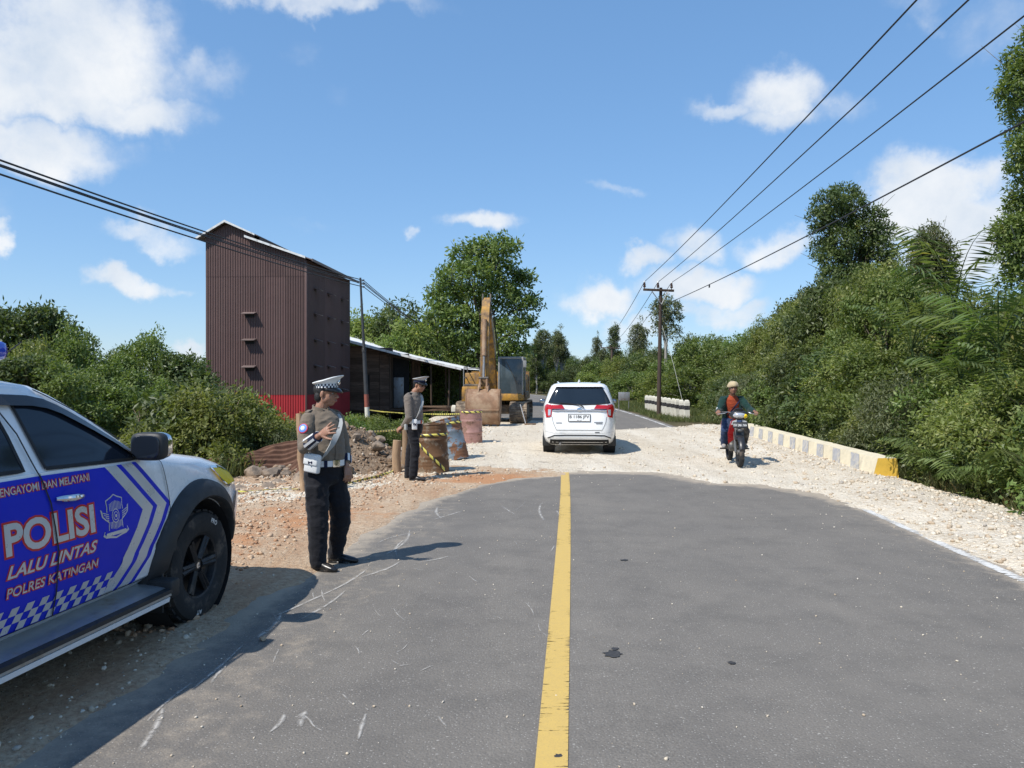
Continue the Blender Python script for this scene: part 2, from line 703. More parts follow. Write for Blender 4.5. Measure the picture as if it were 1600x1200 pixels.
def make_ground_mats():
    # --- asphalt
    m, N, b, out = principled('asphalt')
    g = N.n('ShaderNodeNewGeometry')
    p = g.outputs['Position']
    big = N.noise(p, .55, 5.0, .6)
    band = N.n('ShaderNodeMapping', {'Vector': p, 'Scale': (1.6, .07, 1), 'Rotation': (0, 0, R(4.3))})
    tyre = N.noise(band.outputs[0], 1.0, 4.0, .5)
    fine = N.noise(p, 95.0, 3.0, .7)
    spk = N.n('ShaderNodeTexVoronoi', {'Vector': p, 'Scale': 62.0})
    spk2 = N.n('ShaderNodeTexVoronoi', {'Vector': N.n('ShaderNodeMapping', {'Vector': p, 'Scale': (1, 1.9, 1), 'Rotation': (0, 0, .5)}).outputs[0], 'Scale': 17.0})
    base = N.ramp(fine, [(0.25, (.108, .098, .085)), (.5, (.170, .155, .135)), (.8, (.25, .23, .203))])
    base = N.mix(N.range(big, .35, .68, 0, .55), base, (.235, .212, .180), 'MIX')
    base = N.mix(N.range(N.noise(p, 2.3, 6.0, .68), .46, .70, 0, .38), base, (.085, .080, .073), 'MIX')
    base = N.mix(N.range(tyre, .38, .66, 0, .38), base, (.132, .122, .111), 'MIX')
    sp = N.math('MULTIPLY', N.range(spk.outputs['Distance'], .26, .12, 0, 1), N.math('GREATER_THAN', N.n('ShaderNodeSeparateColor', {'Color': spk.outputs['Color']}).outputs[0], .58))
    base = N.mix(N.math('MULTIPLY', sp, .62), base, (.46, .44, .40))
    sp2 = N.math('MULTIPLY', N.range(spk2.outputs['Distance'], .16, .07, 0, 1), N.math('GREATER_THAN', N.n('ShaderNodeSeparateColor', {'Color': spk2.outputs['Color']}).outputs[0], .80))
    base = N.mix(N.math('MULTIPLY', sp2, .75), base, (.50, .47, .42))
    du = N.n('ShaderNodeAttribute', attribute_name='dust').outputs['Fac']
    dn = N.math('ADD', du, N.range(N.noise(p, 5.5, 7.0, .7), .25, .75, -.38, .38))
    dn = N.range(dn, .25, 1.0, 0, .85, True)
    base = N.mix(dn, base, (.40, .335, .255))
    N.link(base, b.inputs['Base Color'])
    b.inputs['Roughness'].default_value = .88
    b.inputs['Specular IOR Level'].default_value = .22
    bn = N.n('ShaderNodeBump', {'Strength': .7, 'Distance': .006, 'Height': N.math('ADD', fine, N.math('MULTIPLY', spk.outputs['Distance'], .6))})
    N.link(bn.outputs[0], b.inputs['Normal'])
    # --- crushed stone
    m, N, b, out = principled('gravel')
    p = N.n('ShaderNodeNewGeometry').outputs['Position']
    vo = N.n('ShaderNodeTexVoronoi', {'Vector': p, 'Scale': 30.0, 'Randomness': 1.0})
    vo2 = N.n('ShaderNodeTexVoronoi', {'Vector': p, 'Scale': 75.0})
    tone = N.n('ShaderNodeSeparateColor', {'Color': vo.outputs['Color']}).outputs[0]
    base = N.ramp(tone, [(0, (.48, .40, .295)), (.35, (.60, .52, .40)), (.75, (.68, .605, .48)), (1, (.75, .69, .585))])
    base = N.mix(N.range(vo2.outputs['Distance'], .2, .6, 0, .35), base, (.42, .35, .26))
    base = N.mix(N.range(N.noise(p, .8, 6.0, .62), .40, .70, 0, .7), base, (.71, .625, .49))
    tb = N.n('ShaderNodeMapping', {'Vector': p, 'Scale': (1.3, .10, 1), 'Rotation': (0, 0, R(4.3))})
    base = N.mix(N.range(N.noise(tb.outputs[0], 1.0, 5.0, .6), .45, .66, 0, .75), base, (.74, .67, .55))
    base = N.mix(N.range(N.noise(p, 2.7, 6.0, .62), .52, .74, 0, .45), base, (.54, .44, .32))
    rd = N.n('ShaderNodeAttribute', attribute_name='red').outputs['Fac']
    rn = N.range(N.math('ADD', rd, N.range(N.noise(p, 3.0, 6.0, .65), .3, .7, -.35, .35)), .35, .8, 0, .85, True)
    base = N.mix(rn, base, (.46, .24, .125))
    N.link(base, b.inputs['Base Color'])
    b.inputs['Roughness'].default_value = .95
    b.inputs['Specular IOR Level'].default_value = .15
    hgt = N.math('ADD', N.math('MULTIPLY', vo.outputs['Distance'], -1.0), N.math('MULTIPLY', vo2.outputs['Distance'], -.5))
    bn = N.n('ShaderNodeBump', {'Strength': .9, 'Distance': .02, 'Height': hgt})
    N.link(bn.outputs[0], b.inputs['Normal'])
    # --- dirt shoulder
    m, N, b, out = principled('dirt')
    p = N.n('ShaderNodeNewGeometry').outputs['Position']
    mp = N.n('ShaderNodeMapping', {'Vector': p, 'Scale': (2.2, .55, 1), 'Rotation': (0, 0, R(12))})
    st = N.noise(mp.outputs[0], 1.0, 7.0, .6)
    base = N.ramp(st, [(.28, (.42, .24, .14)), (.44, (.52, .37, .24)), (.6, (.60, .48, .34)), (.75, (.68, .58, .44))])
    cl = N.noise(p, 26.0, 6.0, .7)
    base = N.mix(N.range(cl, .35, .60, .75, 0), base, (.33, .20, .12))
    rd = N.n('ShaderNodeAttribute', attribute_name='red').outputs['Fac']
    rn = N.range(N.math('ADD', rd, N.range(N.noise(p, 3.0, 6.0, .65), .3, .7, -.35, .35)), .35, .8, 0, .9, True)
    base = N.mix(rn, base, (.47, .235, .115))
    vo = N.n('ShaderNodeTexVoronoi', {'Vector': p, 'Scale': 34.0})
    peb = N.math('MULTIPLY', N.range(vo.outputs['Distance'], .30, .18, 0, 1), N.math('GREATER_THAN', N.n('ShaderNodeSeparateColor', {'Color': vo.outputs['Color']}).outputs[0], .80))
    base = N.mix(N.math('MULTIPLY', peb, .7), base, (.56, .48, .38))
    N.link(base, b.inputs['Base Color'])
    b.inputs['Roughness'].default_value = .95
    b.inputs['Specular IOR Level'].default_value = .12
    bn = N.n('ShaderNodeBump', {'Strength': 1.0, 'Distance': .03, 'Height': N.math('ADD', cl, N.math('MULTIPLY', peb, .5))})
    N.link(bn.outputs[0], b.inputs['Normal'])
    # --- natural soil and weeds
    m, N, b, out = principled('soil')
    p = N.n('ShaderNodeNewGeometry').outputs['Position']
    n1 = N.noise(p, .7, 7.0, .65)
    n2 = N.noise(p, 9.0, 7.0, .7)
    base = N.ramp(n1, [(.3, (.075, .085, .032)), (.5, (.13, .115, .06)), (.7, (.21, .155, .10))])
    base = N.mix(N.range(n2, .35, .65, .6, 0), base, (.07, .055, .038))
    bare = N.n('ShaderNodeAttribute', attribute_name='bare').outputs['Fac']
    soil = N.ramp(n2, [(.3, (.13, .09, .06)), (.5, (.25, .18, .12)), (.72, (.37, .29, .21))])
    base = N.mix(bare, base, soil)
    N.link(base, b.inputs['Base Color'])
    b.inputs['Roughness'].default_value = .97
    b.inputs['Specular IOR Level'].default_value = .1
    bn = N.n('ShaderNodeBump', {'Strength': 1.0, 'Distance': .06, 'Height': n2})
    N.link(bn.outputs[0], b.inputs['Normal'])
    # --- stones
    m, N, b, out = principled('stone')
    a = N.n('ShaderNodeAttribute', attribute_name='rnd').outputs['Fac']
    p = N.n('ShaderNodeNewGeometry').outputs['Position']
    base = N.ramp(a, [(0, (.42, .32, .22)), (.25, (.54, .45, .335)), (.6, (.65, .57, .445)), (.9, (.74, .68, .575)), (1, (.36, .33, .29))])
    base = N.mix(N.range(N.noise(p, 60, 4.0, .6), .35, .65, .4, 0), base, (.36, .28, .2))
    N.link(base, b.inputs['Base Color'])
    b.inputs['Roughness'].default_value = .93
    b.inputs['Specular IOR Level'].default_value = .15
    m, N, b, out = principled('clod')
    a = N.n('ShaderNodeAttribute', attribute_name='rnd').outputs['Fac']
    N.link(N.ramp(a, [(0, (.34, .18, .10)), (.5, (.46, .31, .20)), (1, (.58, .46, .33))]), b.inputs['Base Color'])
    b.inputs['Roughness'].default_value = .95
    b.inputs['Specular IOR Level'].default_value = .1
    # --- worn road paint (see-through where it has chipped off)
    for nm, c1, c2, thr in (('yellow_paint', (.62, .42, .105), (.50, .345, .11), .36), ('white_paint', (.72, .71, .67), (.58, .55, .5), .47)):
        m, N, b, out = principled(nm)
        p = N.n('ShaderNodeNewGeometry').outputs['Position']
        mp = N.n('ShaderNodeMapping', {'Vector': p, 'Scale': (7.0, 55.0, 1)})
        ck = N.noise(mp.outputs[0], 1.0, 6.0, .68)
        lump = N.noise(p, 1.1, 4.0, .6)
        vv = N.math('ADD', ck, N.range(lump, .3, .7, -.09, .15))
        ed = N.n('ShaderNodeAttribute', attribute_name='edge').outputs['Fac']
        vv = N.math('SUBTRACT', vv, N.math('MULTIPLY', ed, .09))
        al = N.range(vv, thr - .015, thr + .025, 0, 1)
        base = N.mix(N.noise(p, 30.0, 5.0, .6), c1, c2)
        base = N.mix(N.range(N.noise(p, 110, 3.0, .7), .55, .75, 0, .45), base, (.16, .14, .1))
        N.link(base, b.inputs['Base Color'])
        b.inputs['Roughness'].default_value = .7
        tr = N.n('ShaderNodeBsdfTransparent')
        mx = N.n('ShaderNodeMixShader', {0: al})
        N.link(tr.outputs[0], mx.inputs[1])
        N.link(b.outputs[0], mx.inputs[2])
        N.link(mx.outputs[0], out.inputs[0])
    # scrapes left by steel tracks: pale crushed aggregate, broken up
    m, N, b, out = principled('scrape')
    p = N.n('ShaderNodeNewGeometry').outputs['Position']
    al = N.range(N.noise(p, 16.0, 6.0, .75), .36, .56, 0.0, .9)
    ed = N.n('ShaderNodeAttribute', attribute_name='edge').outputs['Fac']
    al = N.math('MULTIPLY', al, N.math('SUBTRACT', 1.0, ed))
    b.inputs['Base Color'].default_value = (.52, .49, .44, 1)
    b.inputs['Roughness'].default_value = .9
    tr = N.n('ShaderNodeBsdfTransparent')
    mx = N.n('ShaderNodeMixShader', {0: al})
    N.link(tr.outputs[0], mx.inputs[1])
    N.link(b.outputs[0], mx.inputs[2])
    N.link(mx.outputs[0], out.inputs[0])


make_ground_mats()


def make_ground():
    def axis(lo, hi, fine_lo, fine_hi, fine, grow):
        a = list(np.arange(fine_lo, fine_hi, fine))
        s, x = fine, fine_hi
        while x < hi:
            a.append(x)
            s *= grow
            x += s
        a.append(hi)
        s, x = fine, fine_lo - fine
        b = []
        while x > lo:
            b.append(x)
            s *= grow
            x -= s
        b.append(lo)
        return np.array(b[::-1] + a)
    xs = axis(-900, 900, -14, 14, .16, 1.16)
    ys = axis(-60, 1500, 0, 34, .16, 1.10)

    def bare(x, y):
        t = x - cubic(np.clip(y, -60, 220))
        l = sstep(-8.2, -5.2, t) * sstep(21, 15, y) * sstep(-4, 0, y)
        return np.clip(l + .4 * fbm(x, y, .8) * (l > .05), 0, 1) * sstep(4, 3, t)
    o = link_mesh('ground', grid_mesh('ground', xs, ys, terrain, {'bare': bare}), M('soil'))
    tag(o, 'weedy natural ground falling away on both sides of the road', 'ground', kind='structure')

    # asphalt ribbon along the centre line
    ys = np.concatenate([np.arange(-12, 34, .25), np.arange(34, 220, 1.5)])
    ts = np.linspace(-4.05, 4.12, 42)
    T, Y = np.meshgrid(ts, ys)
    C = cubic(Y)
    slope = (cubic(Y + .1) - cubic(Y - .1)) / .2
    L = np.sqrt(1 + slope**2)
    X = C + T / L
    Yp = Y - T * slope / L
    Z = .028 * (1 - (T / 4.1)**2) - .014 + 0 * X
    Z = np.where(Y > 26, Z, Z)
    dust = np.maximum(sstep(.40, -.05, -sd_poly(X, Yp, GRAVEL)), sstep(.22, -.05, -sd_poly(X, Yp, DIRT)))
    dust = np.maximum(dust, .40 * np.exp(-((T + 1.8) / .6)**2) * (Y < 14))
    dust = np.maximum(dust, .30 * np.exp(-((T - 3.7) / .4)**2))
    nx, ny = len(ts), len(ys)
    I = np.arange(nx * ny).reshape(ny, nx)
    F = np.stack([I[:-1, :-1], I[:-1, 1:], I[1:, 1:], I[1:, :-1]], -1).reshape(-1, 4)
    me = np_mesh('road', np.stack([X, Yp, Z], -1).reshape(-1, 3), F.ravel(), 4, {'dust': dust.ravel()}, True)
    road = tag(link_mesh('road', me, M('asphalt')), 'two lane grey asphalt road curving away to the left', 'road', kind='structure')

    def ribbon(name, t0, t1, y0, y1, mat, dz=.005, step=.25, n=5, parent=road):
        ys_ = np.arange(y0, y1, step)
        tt = np.linspace(t0, t1, n)
        T, Y = np.meshgrid(tt, ys_)
        slope = (cubic(Y + .1) - cubic(Y - .1)) / .2
        L = np.sqrt(1 + slope**2)
        X = cubic(Y) + T / L
        Yp = Y - T * slope / L
        Z = .028 * (1 - (T / 4.1)**2) - .014 + dz
        e = np.abs((T - (t0 + t1) / 2) / ((t1 - t0) / 2))**3
        I = np.arange(len(tt) * len(ys_)).reshape(len(ys_), len(tt))
        F = np.stack([I[:-1, :-1], I[:-1, 1:], I[1:, 1:], I[1:, :-1]], -1).reshape(-1, 4)
        return link_mesh(name, np_mesh(name, np.stack([X, Yp, Z], -1).reshape(-1, 3), F.ravel(), 4, {'edge': e.ravel()}, True), M(mat), parent)
    ribbon('centre_line', -.072, .072, -8, 14.2, 'yellow_paint')
    ribbon('edge_line', 3.86, 3.98, -8, 14, 'white_paint')
    ribbon('edge_line', 3.80, 3.93, 24, 120, 'white_paint')
    ribbon('edge_line', -3.93, -3.80, 30, 120, 'white_paint')

    # scrapes on the left lane
    rr = random.Random(8)
    spots = [((640, 803), (700, 797)), ((672, 815), (722, 800)), ((430, 965), (545, 912)), ((560, 905), (625, 880)), ((620, 870), (632, 845)), ((690, 812), (684, 794)), ((785, 793), (805, 806)),
             ((845, 790), (850, 815)), ((870, 800), (885, 813)), ((440, 960), (400, 1000)), ((380, 1010), (300, 1080)), ((255, 1110), (215, 1180)), ((300, 1070), (230, 1130)), ((560, 1160), (572, 1120)),
             ((470, 1140), (478, 1115)), ((640, 830), (600, 870)), ((575, 890), (520, 925)), ((540, 925), (470, 970)), ((660, 880), (700, 872)), ((590, 850), (640, 835)), ((355, 1040), (330, 1070)), ((420, 1150), (445, 1120))]
    for k in range(34):
        u = rr.uniform(380, 860)
        v = rr.uniform(790, 1150)
        if u < 560 - (v - 850) * 1.3:
            continue
        spots.append(((u, v), (u + rr.uniform(-22, 22), v - rr.uniform(2, 22))))
    for k, (a, b_) in enumerate(spots):
        A, B = gnd(*a), gnd(*b_)
        big = k < 22
        w = rr.uniform(.014, .030) if big else rr.uniform(.004, .010)
        n = 9
        side = Vector((-(B - A).y, (B - A).x, 0)).normalized()
        bow = rr.uniform(-.07, .07) * (B - A).length
        pts = [A.lerp(B, i / (n - 1)) + side * bow * math.sin(math.pi * i / (n - 1)) for i in range(n)]
        vs, fs, ed = [], [], []
        for i, p in enumerate(pts):
            ww = w * (.35 + .65 * math.sin(math.pi * (i + .4) / n)) * rr.uniform(.6, 1.2)
            zz = .028 * (1 - ((p.x - float(cubic(p.y))) / 4.1)**2) - .014 + .0045
            vs += [(*(p - side * ww)[:2], zz), (*p[:2], zz), (*(p + side * ww)[:2], zz)]
            e_ = .85 if i in (0, n - 1) else 0
            ed += [1, e_ * .8, 1]
            if i:
                o3 = 3 * i
                fs += [(o3 - 3, o3 - 2, o3 + 1, o3), (o3 - 2, o3 - 1, o3 + 2, o3 + 1)]
        me = np_mesh('scrape', np.array(vs), np.array(fs).ravel(), 4, {'edge': np.array(ed)})
        link_mesh('scrape', me, M('scrape'), road)
    # dark stains
    simple('oil_stain', (.045, .04, .035), .6, var=.4, vscale=40)
    for (u, v, s) in ((957, 1026, .055), (960, 1018, .022), (975, 878, .03), (1143, 1040, .02), (872, 1187, .016)):
        c = gnd(u, v)
        vs = [(c.x, c.y, .0195)]
        n = 18
        for i in range(n):
            a = 2 * math.pi * i / n
            r = s * (.6 + .55 * rr.random())
            vs.append((c.x + 1.25 * r * math.cos(a), c.y + 1.1 * r * math.sin(a), .0195))
        mb = MB().add(vs, [(0, 1 + i, 1 + (i + 1) % n) for i in range(n)])
        mb.build('oil_stain', M('oil_stain'), road, fix=False)

    def redg(x, y):
        a = np.exp(-((x - .2) / 1.3)**2 - ((y - 13.35) / .40)**2)
        return np.clip(a * 1.1, 0, 1)

    def redd(x, y):
        a = 1.15 * np.exp(-((x + .35) / 1.15)**2 - ((y - 12.9) / .65)**2)
        b_ = .62 * np.exp(-((x + 2.4) / 1.3)**2 - ((y - 9.6) / 1.1)**2) + .5 * np.exp(-((x + 2.9) / .7)**2 - ((y - 7.6) / 1.4)**2)
        return np.clip(np.maximum(a, b_), 0, 1)
    near = lambda z0: (lambda X, Y, Z: Z > z0)
    o = link_mesh('gravel', grid_mesh('gravel', np.arange(-9, 8.4, .045), np.concatenate([np.arange(2.2, 18, .045), np.arange(18, 35, .09)]), gravel_z, {'red': redg}, lambda X, Y, Z: sd_poly(X, Y, GRAVEL) > -.45), M('gravel'))
    tag(o, 'pale crushed stone patch laid across the broken road', 'gravel', kind='structure')
    o = link_mesh('dirt_shoulder', grid_mesh('dirt_shoulder', np.arange(-9.5, 1.3, .045), np.arange(-1.0, 15, .045), dirt_z, {'red': redd}, lambda X, Y, Z: sd_poly(X, Y, DIRT) > -.4), M('dirt'))
    tag(o, 'reddish dirt shoulder beside the left lane', 'dirt', kind='structure')

    # loose stones
    bm = bmesh.new()
    bmesh.ops.create_icosphere(bm, subdivisions=1, radius=1.0)
    IV = np.array([v.co[:] for v in bm.verts])
    IF = np.array([[v.index for v in f.verts] for f in bm.faces])
    bm.free()

    def stones(name, P, S, seed, label):
        rs = np.random.RandomState(seed)
        n = len(P)
        ax = rs.normal(size=(n, 4))
        ax /= np.linalg.norm(ax, axis=1, keepdims=True)
        w, x, y, z = ax.T
        Rm = np.stack([np.stack([1 - 2 * (y * y + z * z), 2 * (x * y - z * w), 2 * (x * z + y * w)], -1),
                       np.stack([2 * (x * y + z * w), 1 - 2 * (x * x + z * z), 2 * (y * z - x * w)], -1),
                       np.stack([2 * (x * z - y * w), 2 * (y * z + x * w), 1 - 2 * (x * x + y * y)], -1)], -2)
        loc = IV[None] * (1 + .32 * rs.uniform(-1, 1, size=(n, len(IV), 1))) * rs.uniform(.6, 1.15, size=(n, 1, 3))
        V = np.einsum('nij,nkj->nki', Rm, loc) * S[:, None, None]
        V[:, :, 2] *= .75
        V += P[:, None, :]
        F = IF[None] + (np.arange(n) * len(IV))[:, None, None]
        me = np_mesh(name, V.reshape(-1, 3), F.ravel(), 3, {'rnd': np.repeat(rs.rand(n), len(IV))})
        return tag(link_mesh(name, me, M('stone')), label, 'gravel', kind='stuff')
    rs = np.random.RandomState(3)

    def scatter(n, x0, x1, y0, y1, fz, poly, smin, smax, dens=None, margin=0.0):
        x = rs.uniform(x0, x1, n)
        y = y0 * (y1 / y0)**rs.rand(n)
        s = smin * (smax / smin)**(rs.rand(n)**1.6)
        k = sd_poly(x, y, poly) > margin
        if dens is not None:
            k &= rs.rand(n) < dens(x, y)
        x, y, s = x[k], y[k], s[k]
        return np.stack([x, y, fz(x, y) + s * .25], -1), s

    def gd(x, y):
        t = x - cubic(y)
        return np.clip(.17 - .14 * (np.exp(-((t - 1.0) / .3)**2) + np.exp(-((t - 2.6) / .3)**2) + np.exp(-((t + .9) / .35)**2)) + .9 * np.exp(-((t - 4.9) / .9)**2) + .75 * (t < -2.2) + .12 * fbm(x, y, .9, 3) + .25 * sstep(.5, 0, sd_poly(x, y, GRAVEL)), 0, 1)
    P, S = scatter(42000, -8, 8.2, 3.2, 33, gravel_z, GRAVEL, .010, .042, gd)
    stones('gravel_stones', P, S, 1, 'loose pale crushed stones strewn over the gravel patch')
    P2, S2 = scatter(9000, -6.5, 1.0, 3, 14, dirt_z, DIRT, .005, .024, lambda x, y: np.clip(.25 + .4 * fbm(x, y, .9, 3), 0, 1))
    stones('dirt_pebbles', P2, S2, 2, 'small pebbles and clods on the dirt shoulder')
    P4, S4 = scatter(16000, -6.5, 1.0, 5, 14, dirt_z, DIRT, .006, .034, lambda x, y: np.clip(-.1 + .9 * sstep(.25, .9, sd_poly(x, y, DIRT)) + .5 * fbm(x, y, .8, 3), 0, 1), .2)
    o4 = stones('dirt_clods', P4, S4, 5, 'reddish crumbs of earth strewn over the dirt shoulder')
    o4.data.materials.clear()
    o4.data.materials.append(M('clod'))

    def road_z(x, y):
        return .028 * (1 - ((x - cubic(y)) / 4.1)**2) - .014
    x = rs.uniform(-2.2, 5, 2600)
    y = 3 * (14 / 3)**rs.rand(2600)
    s = .0025 * 4.5**(rs.rand(2600)**2.2)
    dd = np.maximum(sd_poly(x, y, GRAVEL), sd_poly(x, y, DIRT))
    k = (dd < .05) & (rs.rand(2600) < np.exp(dd * 1.1) + .16)
    x, y, s = x[k], y[k], s[k]
    P3 = np.stack([x, y, road_z(x, y) + s * .4], -1)
    stones('road_grit', P3, s, 3, 'tiny loose grit scattered over the asphalt')


make_ground()
# ------------------------------------------------------------------ buildings, poles, road furniture
def metal_sheet_mat(name, c, streak=(.10, .07, .06), amt=.5, rough=.55):
    m, N, b, out = principled(name)
    v = N.n('ShaderNodeTexCoord').outputs['Object']
    mp = N.n('ShaderNodeMapping', {'Vector': v, 'Scale': (5.0, 5.0, .35)})
    st = N.noise(mp.outputs[0], 1.0, 6.0, .65)
    base = N.mix(N.range(st, .42, .72, 0, amt), c, streak)
    base = N.mix(N.range(N.noise(v, 1.2, 5.0, .6), .3, .7, 0, .35), base, tuple(min(1, x * 1.35) for x in c))
    base = N.n('ShaderNodeHueSaturation', {'Color': base, 'Value': N.range(N.n('ShaderNodeObjectInfo').outputs['Random'], 0, 1, .82, 1.18)}).outputs[0]
    bn = N.n('ShaderNodeBump', {'Strength': .35, 'Distance': .03, 'Height': N.noise(v, 2.2, 4.0, .6)})
    N.link(bn.outputs[0], b.inputs['Normal'])
    N.link(base, b.inputs['Base Color'])
    b.inputs['Roughness'].default_value = rough
    b.inputs['Specular IOR Level'].default_value = .3
    return m


metal_sheet_mat('brown_sheet', (.118, .070, .063))
metal_sheet_mat('red_sheet', (.36, .03, .035), (.16, .03, .03), .5)
metal_sheet_mat('roof_sheet', (.74, .74, .73), (.5, .47, .44), .35, .5)
metal_sheet_mat('roof_brown', (.17, .125, .112), (.10, .08, .07), .5, .5)
metal_sheet_mat('rust_sheet', (.10, .05, .032), (.24, .13, .08), .7, .8)
simple('fascia', (.72, .72, .70), .6, var=.15, dirt=(.25, .22, .2), dirt_amt=.4)
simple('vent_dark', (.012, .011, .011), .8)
simple('cable_black', (.018, .018, .02), .55)
simple('rope_pale', (.55, .55, .5), .8)
simple('insulator', (.055, .03, .022), .25, var=.2)
simple('insulator_white', (.75, .74, .72), .25)
simple('steel_grey', (.30, .30, .30), .5, metal=.6, dirt=(.2, .13, .08), dirt_amt=.4)
simple('concrete_cream', (.68, .60, .43), .85, var=.12, bump=.4, bscale=40, dirt=(.45, .39, .30), dirt_amt=.3, dirt_scale=5)
simple('concrete_white', (.70, .67, .56), .85, var=.12, bump=.3, bscale=40, dirt=(.4, .36, .28), dirt_amt=.45, dirt_scale=6)
simple('paint_grey', (.36, .36, .37), .8, var=.2, dirt=(.55, .50, .40), dirt_amt=.6, dirt_scale=9)
simple('paint_black', (.028, .028, .03), .7, var=.2, dirt=(.3, .27, .22), dirt_amt=.35, dirt_scale=12)
simple('paint_yellow', (.68, .43, .06), .75, var=.15, dirt=(.5, .38, .2), dirt_amt=.2, dirt_scale=8)
simple('rock', (.20, .155, .115), .93, var=.3, vscale=9, bump=.9, bscale=22, dirt=(.33, .25, .175), dirt_amt=.6, dirt_scale=6)


def wood_mat(name, c1, c2, ax=(1.5, 14, 14)):
    m, N, b, out = principled(name)
    v = N.n('ShaderNodeTexCoord').outputs['Object']
    oi = N.n('ShaderNodeObjectInfo').outputs['Random']
    sh = N.n('ShaderNodeVectorMath', {0: v, 1: N.n('ShaderNodeCombineXYZ', {0: N.math('MULTIPLY', oi, 37.0), 1: N.math('MULTIPLY', oi, 11.0), 2: 0.0}).outputs[0]}, operation='ADD')
    mp = N.n('ShaderNodeMapping', {'Vector': sh.outputs[0], 'Scale': ax})
    gr = N.noise(mp.outputs[0], 2.0, 7.0, .65, .6)
    base = N.mix(N.range(gr, .32, .68, 0, 1), c1, c2)
    base = N.n('ShaderNodeHueSaturation', {'Color': base, 'Value': N.range(oi, 0, 1, .7, 1.3)}).outputs[0]
    N.link(base, b.inputs['Base Color'])
    b.inputs['Roughness'].default_value = .85
    b.inputs['Specular IOR Level'].default_value = .2
    bn = N.n('ShaderNodeBump', {'Strength': .5, 'Distance': .01, 'Height': gr})
    N.link(bn.outputs[0], b.inputs['Normal'])


wood_mat('old_board', (.095, .06, .042), (.19, .125, .088))
wood_mat('raw_wood', (.36, .25, .155), (.20, .125, .075), (10, 10, 1.2))
wood_mat('dark_timber', (.06, .042, .032), (.12, .085, .06), (10, 10, 1.2))
wood_mat('pole_wood', (.105, .075, .058), (.06, .045, .038), (12, 12, .8))


def corrugated(name, mat, parent, axis, a0, a1, zb, ztop, face, pitch=.1, depth=.022, out=1):
    """Ribbed sheet: runs along axis ('X' or 'Y') from a0 to a1 on the plane `face`, ribs upright."""
    n = max(1, int(round((a1 - a0) / pitch)))
    prof = []
    for i in range(n):
        x = a0 + (a1 - a0) * i / n
        p = (a1 - a0) / n
        prof += [(x, 0), (x + p * .42, 0), (x + p * .55, depth), (x + p * .87, depth)]
    prof.append((a1, 0))
    vs, fs = [], []
    for i, (x, h) in enumerate(prof):
        for z in (zb, ztop(x)):
            vs.append((x, face - out * h, z) if axis == 'X' else (face + out * h, x, z))
        if i:
            k = 2 * i
            fs.append((k - 2, k, k + 1, k - 1))
    o = MB().add(vs, fs).build(name, mat, parent, smooth=False, fix=False)
    return o


